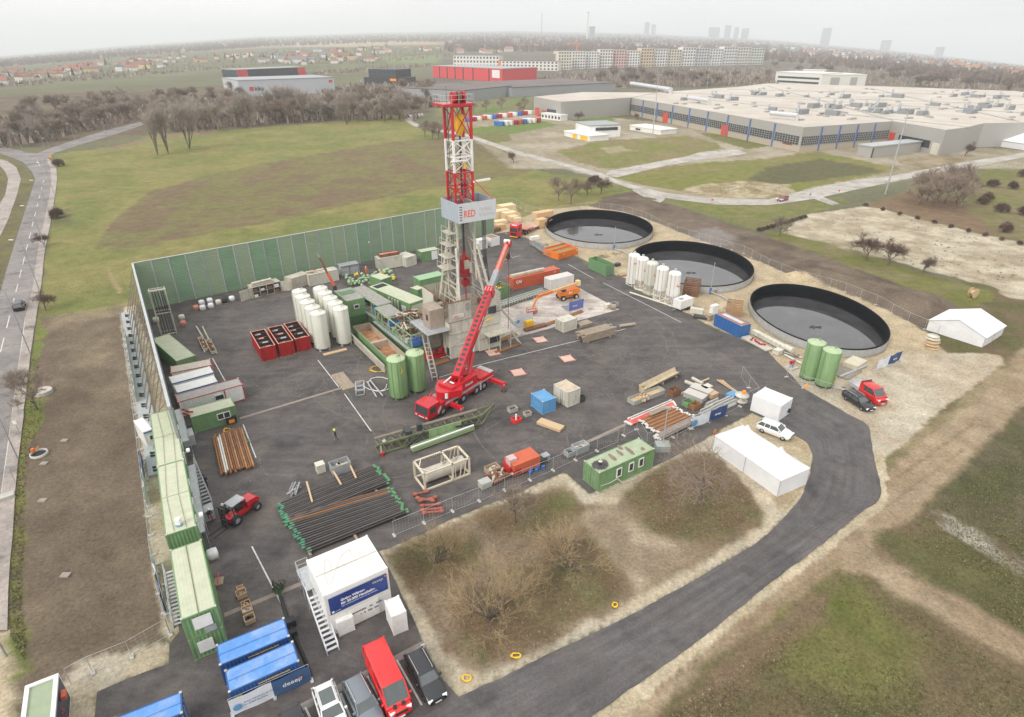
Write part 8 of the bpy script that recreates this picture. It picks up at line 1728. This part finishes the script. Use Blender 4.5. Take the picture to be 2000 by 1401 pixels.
for i,px in enumerate(((1976,368),(1927,392),(1917,398),(1954,414),(1962,452),(1997,345),(1940,365),(1998,420))):plant('bush',px,'round dark bush on the grass at the right edge',1.7,'round bushes on the grass',cat='bush')
for k in range(22):f=k/21; plant('bush',(1482+170*f,452-48*f) if k<12 else (1690+300*(k-12)/9,403+75*(k-12)/9),'low reddish bush along the chalky field edge',.7,'hedge bushes round the chalky field',cat='bush')
for i,(px,s) in enumerate((((1312,240),1),((1348,246),1),((1395,258),1.2),((1433,266),.7),((1245,235),1),((1885,305),1.3),((1015,222),1.2),((925,222),1.2),((950,218),1.3),((980,214),1.3),((1025,212),1.2),((830,268),1.3),((845,272),1.3),((857,272),1.2))):plant('dark' if i<6 else 'mid',px,('dark bare tree beside the works hall windows' if i<6 else 'bare tree near the parked containers and lane'),s,'bare trees by the works hall' if i<6 else 'bare trees near the container yard')
inside=inside_px
def scatter(poly,n,kinds,label,group,s=(.8,1.2),cat='tree',seed=1):
 rg=random.Random(seed); xs=[p[0] for p in poly]; ys=[p[1] for p in poly]; k=0
 while k<n:
  q=(rg.uniform(min(xs),max(xs)),rg.uniform(min(ys),max(ys)))
  if inside(q,poly):plant(rg.choice(kinds),q,label,rg.uniform(*s),group,cat=cat); k+=1
scatter([(-40,300),(-40,235),(120,205),(330,190),(470,185),(520,215),(830,222),(820,238),(640,240),(520,246),(420,256),(330,262),(290,236),(220,248),(90,280)],150,['w0','w0','w2','w3','w1','w0'],'bare brown tree in the wood behind the meadow','trees of the wood behind the meadow',(.75,1.15))
scatter([(290,238),(410,230),(500,228),(830,215),(800,235),(640,244),(500,250),(330,264)],34,['w1','w0','pop'],'pale bare tree at the front edge of the wood','pale trees along the wood edge',(1.15,1.5),seed=2)
scatter([(660,185),(850,175),(850,215),(700,215)],20,['w0','w2'],'bare tree between the black building and the meadow','trees before the black building',(.8,1.1),seed=3)
scatter([(1165,150),(1420,152),(1520,150),(1520,168),(1390,172),(1240,172),(1170,165)],40,['w0','w2','w3','pop'],'bare tree between the flats and the works hall','trees before the flats',(.9,1.3),seed=4)
scatter([(1490,130),(1700,125),(2040,172),(2040,190),(1750,168),(1690,150),(1490,140)],50,['w0','w3','w3'],'bare tree in the belt behind the works hall roof','trees behind the works hall',(1.0,1.4),seed=5)
# ================================================================ buildings
M_fac=mat('grey_hall_cladding',(.37,.355,.33),.6,var=.05); M_facb=mat('hall_plinth',(.45,.38,.29),.8,var=.06); M_roofl=mat('pale_hall_roof',(.5,.45,.385),.85,var=.16,scale=.05,dirt=(.6,.56,.5),damt=.7,dscale=.03); M_band=mat('hall_glazing',(.05,.06,.07),.2,var=.4,scale=.4); M_col=mat('blue_column',(.1,.17,.38),.5); M_dred=mat('red_door',(.6,.08,.04),.5); M_brr=mat('brown_flat_roof',(.16,.13,.125),.9,var=.2,scale=.05); M_stu=mat('white_render',(.68,.66,.61),.8,var=.05)
def wallbox(label,pts,h,m,rm,name='works_hall',cat='hall',plinth=None):
 w=[P(q[0],q[1],h) for q in pts]; c=w[0].copy(); c.z=0; t=thing(name,label,cat,c); b=MB(); b.prism([(q.x-c.x,q.y-c.y) for q in w][::-1],-6,h-.05)
 b.build('wall',m,t); r=MB(); r.add([(q.x-c.x,q.y-c.y,h) for q in w][::-1],[tuple(range(len(w)))]); o=r.build('roof',rm,t)
 if o.data.polygons[0].normal.z<0:o.data.flip_normals()
 t['o']=[c.x,c.y]; return t
def panel(t,a,b,z0,z1,m,name='window_band',d=.12):
 c=Vector((*t['o'],0)); A=P(*a)-c; B=P(*b)-c; n=(B-A).normalized(); n=Vector((n.y,-n.x,0))*d; q=MB(); A+=n*.5; B+=n*.5
 q.bar(A+Vector((0,0,(z0+z1)/2)),B+Vector((0,0,(z0+z1)/2)),d,z1-z0); return q.build(name,m,t)
HH=zat(P(1231,224),191)
t=wallbox('vast grey works hall with a pale flat roof full of vents',[(1232,191),(1570,249),(1744,237),(1848,254),(1888,249),(1922,241),(2120,238),(2120,192),(1980,178),(1700,168),(1500,163),(1440,170),(1290,180)],HH,M_fac,M_roofl)
fa=lambda f:(1231+336*f,224+65*f); fb=lambda f:(1567+173*f,289-19*f)
fA,fB=P(1232,191,HH),P(1570,249,HH); fC=P(1744,237,HH); fD=P(1848,254,HH)
def fp(u,v,f):q=u.lerp(v,f); return PX((q.x,q.y,0))
for u,v,n in ((fA,fB,9),(fB,fC,5)):
 for k in range(n):
  w_=panel(t,fp(u,v,(k+.04)/n),fp(u,v,(k+.92)/n),HH*.28,HH*.62,M_band); g=MB(); c=Vector((*t['o'],0))
  for j in range(1,9):q=u.lerp(v,(k+.04+.88*j/9)/n)-c; q.z=HH*.45; nn=(v-u).normalized(); g.box((q.x+nn.y*.2,q.y-nn.x*.2,HH*.45),(.15,.15,HH*.34))
  for z in (.36,.45,.54):a=u.lerp(v,(k+.04)/n)-c; b=u.lerp(v,(k+.92)/n)-c; nn=(v-u).normalized(); o=Vector((nn.y*.2,-nn.x*.2,0)); a.z=b.z=HH*z; g.bar(a+o,b+o,.12)
  g.build('window_frame',M_fac,w_)
 for k in range(1,n):panel(t,fp(u,v,(k-.03)/n),fp(u,v,(k+.01)/n),0,HH*.97,M_col,'column',.5)
 panel(t,fp(u,v,.0),fp(u,v,1),0,HH*.2,M_facb,'plinth',.1)
for f in (.27,.64):panel(t,fp(fA,fB,f),fp(fA,fB,f+.035),0,HH*.5,M_dred,'gate',.4)
for u,v,f,g in ((fC,fD,.02,.12),(fB,fA,.03,.07)):panel(t,fp(u,v,f),fp(u,v,g),0,HH*.55,M_dred,'gate',.4)
panel(t,fp(fC,fD,.2),fp(fC,fD,.8),HH*.2,HH*.5,M_band); panel(t,fp(fC,fD,.85),fp(fC,fD,.97),0,HH*.45,M_cream,'gate',.3)
c0=Vector((*t['o'],0)); rg=random.Random(77); rp=[(1240,191),(1570,245),(1744,233),(1920,238),(2100,233),(2100,195),(1980,181),(1700,171),(1500,167),(1300,182)]
sk=None; k=0
while k<95:
 q=(rg.uniform(1240,2080),rg.uniform(166,246))
 if not inside(q,rp):continue
 p=P(q[0],q[1],HH)-c0
 if sk is None:b=MB(); b.bx(-1.6,1.6,-1,1,0,.5); b.bx(-1.3,1.3,-.7,.7,.5,.75); sk=b.build('skylight',mat('grey_skylight',(.36,.34,.31),.5),t); o=sk
 else:o=sk.copy(); COL.objects.link(o); o.parent=t
 o.location=p; o.rotation_euler=(0,0,SA); k+=1
for u,v in (((1300,181.5),(2080,208)),((1420,175),(2080,190)),((1330,190),(1890,249)),((1420,186),(2080,226)),((1500,169),(1744,236)),((1700,173),(1990,238))):
 A,B=P(*u,HH)-c0,P(*v,HH)-c0; q=MB(); q.bar(A+Vector((0,0,.1)),B+Vector((0,0,.1)),.7,.35); q.build('roof_joint',M_fac,t)
vp=None
for k in range(46):
 q=(rg.uniform(1300,1500),rg.uniform(185,205)) if k<6 else (rg.uniform(1500,2040),rg.choice([188,190,192,206,210,214,222,224])+rg.uniform(-2,2)); p=P(q[0],q[1],HH)
 if vp is None:vp=thing('roof_vent','grey ventilation unit on the pale works hall roof','roof vent',p,SA,'vents on the works hall roof'); b=MB(); b.bx(-3,3,-1.5,1.5,0,2.2); b.build('housing',mat('vent_grey',(.24,.25,.26),.6),vp); b=MB(); b.cyl((3.5,0,0),(3.5,0,4.5),.6,.6,10); b.cyl((3.5,0,1.2),(7,0,.8),.6,.6,10); b.build('duct',M_galv,vp)
 else:dup(vp,p,SA+rg.choice([0,1.57,3.14]),None,None,rg.uniform(.6,1.2))
for a,b,r,lb in (((1233,164),(1310,176),1.8,'large pale exhaust pipe lying over the hall roof edge'),((1345,191),(1385,197),1.2,'pale bent duct on the hall roof'),((1505,221),(1558,226),1.1,'long pale duct on the near part of the hall roof')):A,B=P(a[0],a[1],HH+2.5),P(b[0],b[1],HH+2.5); m_=MB(); m_.cyl(A,B,r,r,14); m_.cyl(B,B-Vector((0,0,2.6)),r*.8,r*.8,10); tag(m_.build('roof_duct',M_alu),lb,'duct')
t=wallbox('long blank grey hall annex with a pale roof beside the works hall',[(1043,189),(1096,199),(1231,191),(1284,181),(1140,180)],HH*1.02,M_fac,M_roofl)
panel(t,(1046,226),(1053,228),0,HH*.5,M_dred,'gate',.4); panel(t,(1060,229),(1066,230),0,HH*.4,M_dred,'gate',.4); panel(t,(1068,230),(1093,234),HH*.25,HH*.5,M_band); panel(t,(1098,234),(1230,224),0,HH*.18,M_facb,'plinth')
def bld(label,a,b,depth,top,m,rm=None,name='building',cat='building',rows=0,cols=0,wm=None,roof=0,bands=None):
 A,B=PT(*a),PT(*b); rz=ang(A,B); L=(B-A).length; zz=min(A.z,B.z); h=zat(A,top)-zz; t=thing(name,label,cat,(A.x,A.y,zz),rz); w=MB(); w.bx(0,L,0,depth,-3,h); w.build('wall',m,t)
 r=MB()
 if roof:r.extr([(-.4,h),(depth+.4,h),(depth/2,h+roof)],0,L); r.v=[(v[1],v[0],v[2]) for v in r.v]
 else:r.bx(-.3,L+.3,-.3,depth+.3,h,h+.5)
 r.build('roof',rm or M_brr,t); wo=None
 for i in range(rows):
  for j in range(cols):
   p=(L*(j+.5)/cols,-.06,h*(i+.55)/rows)
   if wo is None:q=MB(); q.box((0,0,0),(L/cols*.5,.12,h/rows*.5)); wo=q.build('window',wm or M_glass,t); o=wo
   else:o=wo.copy(); COL.objects.link(o); o.parent=t
   o.location=p
 for (f0,f1,z0,z1,mm,nm) in bands or ():q=MB(); q.bx(L*f0,L*f1,-.25,0,h*z0,h*z1); q.build(nm,mm,t)
 t['L']=[L,depth,h]; return t
M_rb=mat('red_cladding',(.62,.06,.06),.5,var=.06); M_pw=mat('silver_cladding',(.5,.52,.55),.45,var=.06,stretch=(3,1,.2))
t=bld('bright red windowless store behind the drill tower top',(846,151),(981,161),60,129,M_rb,M_grey,'store_building',bands=[(f,f+.012,0,1,M_band,'slit') for f in (.1,.22,.34,.46,.6,.82)]); q=MB(); L,w,h=t['L']; q.bx(L*.87,L*.97,-.4,-.1,h*.3,h*.9); q.build('sign_panel',M_white,t)
t=bld('long silver store hall with a small red emblem at left',(470,190),(655,181),55,158,M_pw,M_grey,'store_building',bands=[(.94,.98,.7,.85,M_rb,'emblem'),(.1,.14,.35,.6,M_rb,'emblem')]); L,w,h=t['L']; text('kika',h*.38,T_blk,t,(L*.15,-.3,h*.36),(RX,0,0),bold=.05)
bld('dark glazed upper storey with red corners on the silver store',(467,162),(598,153),30,137,M_band,M_grey,'store_storey',bands=[(0,.14,0,1,M_rb,'red_panel'),(.88,1,0,1,M_rb,'red_panel')])
bld('black stepped office with orange signs between the two red stores',(722,166),(775,168),30,136,M_dark,M_dark,'office_building',rows=3,cols=6,wm=M_band,bands=[(.08,.22,.3,.45,M_amber,'sign_panel'),(.75,1.0,.3,.45,M_amber,'sign_panel')])
bld('lower black wing of the stepped office',(712,167),(800,168),25,152,M_dark,M_dark,'office_building')
bld('white three storey school block behind the red store',(886,131),(975,133),16,109,M_stu,M_grey,'apartment_block',rows=3,cols=14); bld('long white block with an orange end left of the flats',(973,136),(1090,139),16,119,M_stu,M_brr,'apartment_block',rows=3,cols=16,bands=[(0,.05,0,1,M_orange,'end_panel')])
bld('low pale hall behind the brown roofed sheds',(985,157),(1044,156),30,143,M_stu,M_stu,'hall'); bld('brown roofed warehouse before the flats',(1000,190),(1200,178),90,172,M_grey,M_brr,'warehouse'); bld('second brown roofed warehouse beside the red store',(905,200),(1000,188),70,178,M_grey,M_brr,'warehouse')
bld('white office with window bands and a roof box behind the hall roof',(1512,164),(1602,170),40,141,M_stu,M_stu,'office_building',bands=[(.06,.95,.55,.7,M_band,'window_band'),(.06,.95,.2,.35,M_band,'window_band')]); bld('white ribbed wing of the office behind the hall roof',(1602,170),(1688,170),40,147,M_stu,M_stu,'office_building',bands=[(.2,.4,.15,.8,M_fac,'recess'),(.65,.8,.15,.8,M_fac,'recess')]); bld('white roof box on the office behind the hall roof',(1566,146),(1610,148),20,137,M_stu,M_stu,'roof_storey')
cl=[(.62,.55,.42),(.68,.66,.6),(.7,.68,.64),(.66,.63,.58),(.6,.33,.28),(.7,.68,.63),(.62,.45,.25),(.68,.66,.62),(.64,.56,.4),(.7,.68,.64),(.5,.5,.5),(.7,.69,.66),(.66,.65,.62),(.64,.6,.5),(.58,.6,.5)]
cn=['cream','white','white','pale','pink','white','ochre','white','beige','white','grey','white','pale','cream','pale green']
for i in range(15):x=1090+i*26.7; y=137-10*(i/14)**.6; bld('%s block of flats, %s in the long row'%(cn[i],['first','second','third','fourth','fifth','sixth','seventh','eighth','ninth','tenth','eleventh','twelfth','thirteenth','fourteenth','last'][i]),(x,y),(x+25.5,y-.3),14,y-36+(i%3)*2-i*.0,mat('flat_%d'%i,[min(.8,c*.78+.17) for c in cl[i]],.8,var=.03),M_stu,'apartment_block',rows=6,cols=5)
bld('low white cabin with yellow panels on the sandy works ground',(1102,266),(1152,277),12,257,M_white,M_white,'works_cabin',bands=[(.35,.5,0,.9,M_yellow,'yellow_panel'),(.65,.9,0,.9,M_yellow,'yellow_panel')]); bld('white shed with a grey roof behind the yellow paneled cabin',(1150,270),(1211,267),18,247,M_white,M_grey,'works_shed',bands=[(.2,.9,.6,.85,M_band,'window_band')]); bld('white shed with an open bay beside the tall mast',(1230,254),(1290,264),12,246,M_white,M_white,'works_shed',bands=[(.2,.35,.3,.7,M_band,'window_band')]); bld('white cabin with small windows before the annex gates',(1057,232),(1095,237),6,222,M_white,M_white,'works_cabin',rows=1,cols=6)
bld('white gabled storage tent at the right edge by the hall',(1937,284),(2040,300),30,272,M_whitec,M_whitec,'storage_tent','tent',roof=5); bld('long low grey loading tunnel before the works hall',(1700,308),(1795,297),7,288,M_fac,M_galv,'loading_tunnel',bands=[(-.0,.02,0,.9,M_dark,'opening')])
cp0={}
for i,(x,y,c) in enumerate([(912+i*10,238-i*1.2,i) for i in range(13)]+[(975+i*9,246-i*.9,i*2) for i in range(9)]):
 k=c%5; m=(M_blue,M_red,M_white,M_orangec,M_white)[k]; lb=('blue','red','white','orange','white')[k]+' shipping container in the distant container rows'
 p=PT(x,y)
 if k not in cp0:cp0[k]=thing('distant_container',lb,'container',p,SA+.5,'distant container rows'); b=MB(); b.bx(-1.2,1.2,-3,3,.1,2.6); b.bx(-1.1,1.1,-3.05,3.05,.2,2.5); b.build('body',m,cp0[k])
 else:dup(cp0[k],p,SA+.5)
 # houses of the villages
hp=[]
for i,(wc,rc,d) in enumerate((((.66,.64,.58),(.3,.14,.1),'white house with a red roof'),((.62,.5,.28),(.25,.13,.1),'yellow house with a brown red roof'),((.66,.65,.62),(.2,.19,.19),'white house with a grey roof'),((.6,.56,.5),(.34,.19,.13),'pale house with an orange roof'))):
 t=thing('village_house',d,'house',(0,0,-60)); b=MB(); b.bx(-6,6,-4.5,4.5,-2,5.5); b.build('wall',mat('house_wall_%d'%i,wc,.85),t); b=MB(); b.extr([(-5,5.3),(5,5.3),(0,9)],-6.4,6.4); b.v=[(v[1],v[0],v[2]) for v in b.v]; r=b.build('roof',mat('house_roof_%d'%i,rc,.85,var=.2),t); b=MB(); b.bx(2,2.8,.6,1.4,7,10); b.build('chimney',M_rustd,r); t['proto']=1; hp.append((t,d))
def village(poly,n,where,s=(.9,1.3),seed=1,wt=(0,0,1,2,3)):
 rg=random.Random(seed); xs=[p[0] for p in poly]; ys=[p[1] for p in poly]; k=0
 while k<n:
  q=(rg.uniform(min(xs),max(xs)),rg.uniform(min(ys),max(ys)))
  if not inside(q,poly):continue
  o,d=hp[rg.choice(wt)]; p=PT(*q); rz=rg.choice([.2,1.7])+rg.uniform(-.3,.3); lb=d+' '+where; s_=rg.uniform(*s); s_=(s_*rg.uniform(.8,1.8),s_,s_*rg.uniform(.85,1.1))
  if o.get('proto'):del o['proto']; o.location=p; o.rotation_euler=(0,0,rz); o['label']=lb; o['group']='houses '+where; o.scale=s_
  else:dup(o,p,rz,lb,'houses '+where,s_)
  k+=1
  if k%2==0:plant(rg.choice(['con','dark','con']),(q[0]+rg.uniform(-9,9),q[1]+rg.uniform(-2,3)),'dark tree among the houses '+where,rg.uniform(1.0,1.7),'garden trees '+where)
village([(-20,170),(-20,150),(150,132),(300,112),(480,105),(500,116),(360,128),(240,142),(120,152)],66,'of the left village',(1.0,1.4),1,(0,0,1,3,2))
village([(480,112),(640,96),(860,92),(890,98),(740,108),(740,120),(560,128),(500,122)],58,'of the village behind the stores',(1.0,1.5),2)
village([(890,92),(1080,88),(1090,108),(890,104)],26,'left of the flats',(1.0,1.5),3); village([(1200,88),(1500,86),(1900,112),(2040,138),(2040,165),(1700,122),(1500,112),(1480,98),(1200,96)],100,'of the hazy town at right',(1.2,2.2),4,(2,2,0,3,2))
# brush between the trees, grass tufts and leaf litter: stuff
def brush(nm,polys,n,hs,ws,m,label,seed,far=False):
 b=MB(); rg=random.Random(seed); mm=len(m)
 for poly in polys:
  xs=[p[0] for p in poly]; ys=[p[1] for p in poly]; k=0
  while k<n:
   q=(rg.uniform(min(xs),max(xs)),rg.uniform(min(ys),max(ys))); k+=1
   if not inside(q,poly):continue
   p=PT(*q); h=rg.uniform(*hs); w=rg.uniform(*ws); a=rg.random()*6.3; c,s_=math.cos(a)*w,math.sin(a)*w; e,f=rg.uniform(-w,w),rg.uniform(-w,w)
   b.add([(p.x-c,p.y-s_,p.z-.02),(p.x+c,p.y+s_,p.z+.02),(p.x+e,p.y+f,p.z+h)],[(0,1,2)],rg.randrange(mm))
 return tag(b.build(nm,m),label,'undergrowth',kind='stuff')
woodp=[(-40,296),(-40,240),(120,210),(330,195),(470,190),(520,215),(830,222),(820,236),(640,238),(520,244),(420,254),(330,260),(290,234),(220,246),(90,276)]
brush('wood_undergrowth',[woodp,[(1165,152),(1520,152),(1520,166),(1240,172)],[(1490,134),(1700,130),(2060,175),(2060,190),(1750,168),(1490,142)]],5000,(1.5,6),(.4,1.6),[M_twig,M_twigd,M_twigg],'brown undergrowth between the bare trees',50)
brush('garden_shrubs',[[(-40,172),(-40,146),(150,128),(300,108),(500,102),(500,120),(240,146)],[(480,128),(480,100),(880,88),(900,110),(740,124)],[(620,185),(700,165),(850,160),(860,212),(700,205)],[(1000,176),(1090,142),(1500,132),(1520,150),(1240,172)],[(0,166),(470,128),(470,132),(0,172)],[(100,122),(480,92),(480,95),(100,126)],[(480,152),(720,134),(850,126),(850,130),(480,157)]],2600,(2,6),(.8,2.5),[M_twig,M_twigd,M_twigg],'shrubs and garden trees around the villages and stores',54)
gp=[[(1480,1300),(1560,1190),(1640,1130),(1760,1180),(2000,1330),(2010,1401),(1300,1401)],[(1750,1050),(1880,960),(2010,830),(2010,1240),(1880,1160)]]
M_gr=[mat('grass_blade_%d'%i,c,.9,var=.3) for i,c in enumerate(((.17,.17,.06),(.145,.145,.055),(.2,.175,.085)))]; M_lf=[mat('dead_leaf_%d'%i,c,.9,var=.3) for i,c in enumerate(((.25,.16,.09),(.18,.12,.07),(.32,.24,.16)))]
brush('grass',gp,16000,(.06,.18),(.04,.12),M_gr,'rough grass growing right of the access road',51)
brush('leaf_litter',[[(760,1090),(930,1010),(1095,955),(1140,1010),(1200,1090),(1225,1140),(1110,1235),(950,1308),(870,1270)],[(1225,960),(1375,885),(1440,930),(1488,1000),(1420,1045),(1275,1040)],[(1300,1401),(1500,1240),(1640,1140),(1600,1210),(1400,1401)]],6500,(.02,.12),(.05,.12),M_lf,'brown leaf litter on the flower beds and track edges',52)
brush('field_weeds',[[(1545,445),(1690,408),(1900,458),(2000,485),(2000,570),(1800,522),(1600,472)],[(1340,378),(1450,355),(1550,370),(1400,384)]],600,(.05,.3),(.1,.5),M_lf+M_gr,'scattered dry weeds on the chalky field',56)
brush('verge_grass',[[(59,700),(45,800),(30,962),(15,1230),(50,1300),(54,1250),(42,1200),(50,920),(84,825),(76,700)]],5000,(.08,.2),(.05,.14),M_gr,'grass on the street verge and meadow edge',53)
# far woods: one mass of trees nobody could count
fw=MB(); rg=random.Random(40)
for n,xs,y0,y1 in ((1500,(-100,520),88,74),(1500,(380,1000),80,70),(1100,(900,1500),84,70),(1500,(1400,2150),96,92),(1100,(850,1500),0,0)):
 for k in range(n):
  x=rg.uniform(*xs); hy=float(np.interp(x,[q[0] for q in _hz],[q[1] for q in _hz])); p=PT(x,hy+rg.uniform(8,24) if x<870 else hy+rg.uniform(6,44))
  r=p.xy.length; h=rg.uniform(9,15); w_=rg.uniform(4,9)
  for j in range(3):
   dx,dy=rg.uniform(-4,4),rg.uniform(-4,4); fw.add([(p.x+dx-w_/2,p.y+dy,p.z+rg.uniform(0,3)),(p.x+dx+w_/2,p.y+dy+rg.uniform(-3,3),p.z+rg.uniform(0,3)),(p.x+dx+w_*.3,p.y+dy,p.z+h*rg.uniform(.7,1)),(p.x+dx-w_*.3,p.y+dy+rg.uniform(-2,2),p.z+h*rg.uniform(.7,1))],[(0,1,2,3)])
tag(fw.build('far_wood',M_bush),'far bare woods in dark belts under the horizon','woods',kind='stuff')
# skyline
def tower(label,px,base,top,w,m,name='tower_block',cat='tower',d=5000):
 u,v_,dd=ray(px,base); s=d/math.hypot(u,v_); x,y=u*s,v_*s; z0=CAMH+dd*s; z1=zat(Vector((x,y,0)),top); W_=w/F*d; t=thing(name,label,cat,(x,y,z0),0); b=MB()
 if name=='chimney':b.cyl((0,0,-20),(0,0,z1-z0),W_*.5,W_*.32,14)
 else:b.bx(-W_/2,W_/2,-W_/2,W_/2,-25,z1-z0)
 b.build('shaft',m,t); b=MB(); b.cyl((0,0,(z1-z0)*.96),(0,0,(z1-z0)*1.005),W_*.6 if name!='chimney' else W_*.36,None,14); b.build('top',M_red if name=='chimney' else m,t)
M_sk=mat('skyline_grey',(.3,.32,.34),.8)
tower('tall red and white chimney of the power station on the horizon',1147,66,24,3.2,M_stu,'chimney','chimney',3000); tower('thin mast left of the power station chimney',1058,60,26,1.0,M_sk,'radio_mast','mast'); tower('power station block beside the tall chimney',1156,66,52,9,M_sk,'power_station','building',4200)
for i,(x,b,tp,w) in enumerate(((1263,62,44,7),(1276,63,48,6),(1394,68,54,14),(1420,70,50,8),(1437,71,54,6),(1454,72,56,9),(1610,86,55,10),(1728,96,79,10),(1833,108,92,8))):tower('hazy grey tower on the skyline, %s from the left'%['first','second','third','fourth','fifth','sixth','seventh','eighth','ninth'][i],x,b,tp,w,M_sk,d=7500)
p=PT(1126,112); z=zat(p,86)-p.z; t=thing('tower_crane','orange tower crane standing behind the flats','crane',p); MB().bar((0,0,0),(0,0,z),2).build('mast',M_orange,t); MB().bar((-28,0,z),(12,0,z),1.6).build('jib',M_orange,t)
# ================================================================ haze
hm=bpy.data.materials.new('haze_air'); hm.use_nodes=True; n_=hm.node_tree; n_.nodes.clear(); pv=n_.nodes.new('ShaderNodeVolumePrincipled'); pv.inputs['Color'].default_value=(.93,.965,1,1); pv.inputs['Density'].default_value=HAZE_D; mo=n_.nodes.new('ShaderNodeOutputMaterial'); n_.links.new(pv.outputs[0],mo.inputs['Volume'])
zmin=float(gz.min())-1; b=MB(); b.bx(-14200,14200,-200,14200,zmin,260); hz=b.build('haze',hm); hz['kind']='stuff'; hz['label']='pale winter haze over the plain'; hz['category']='haze'
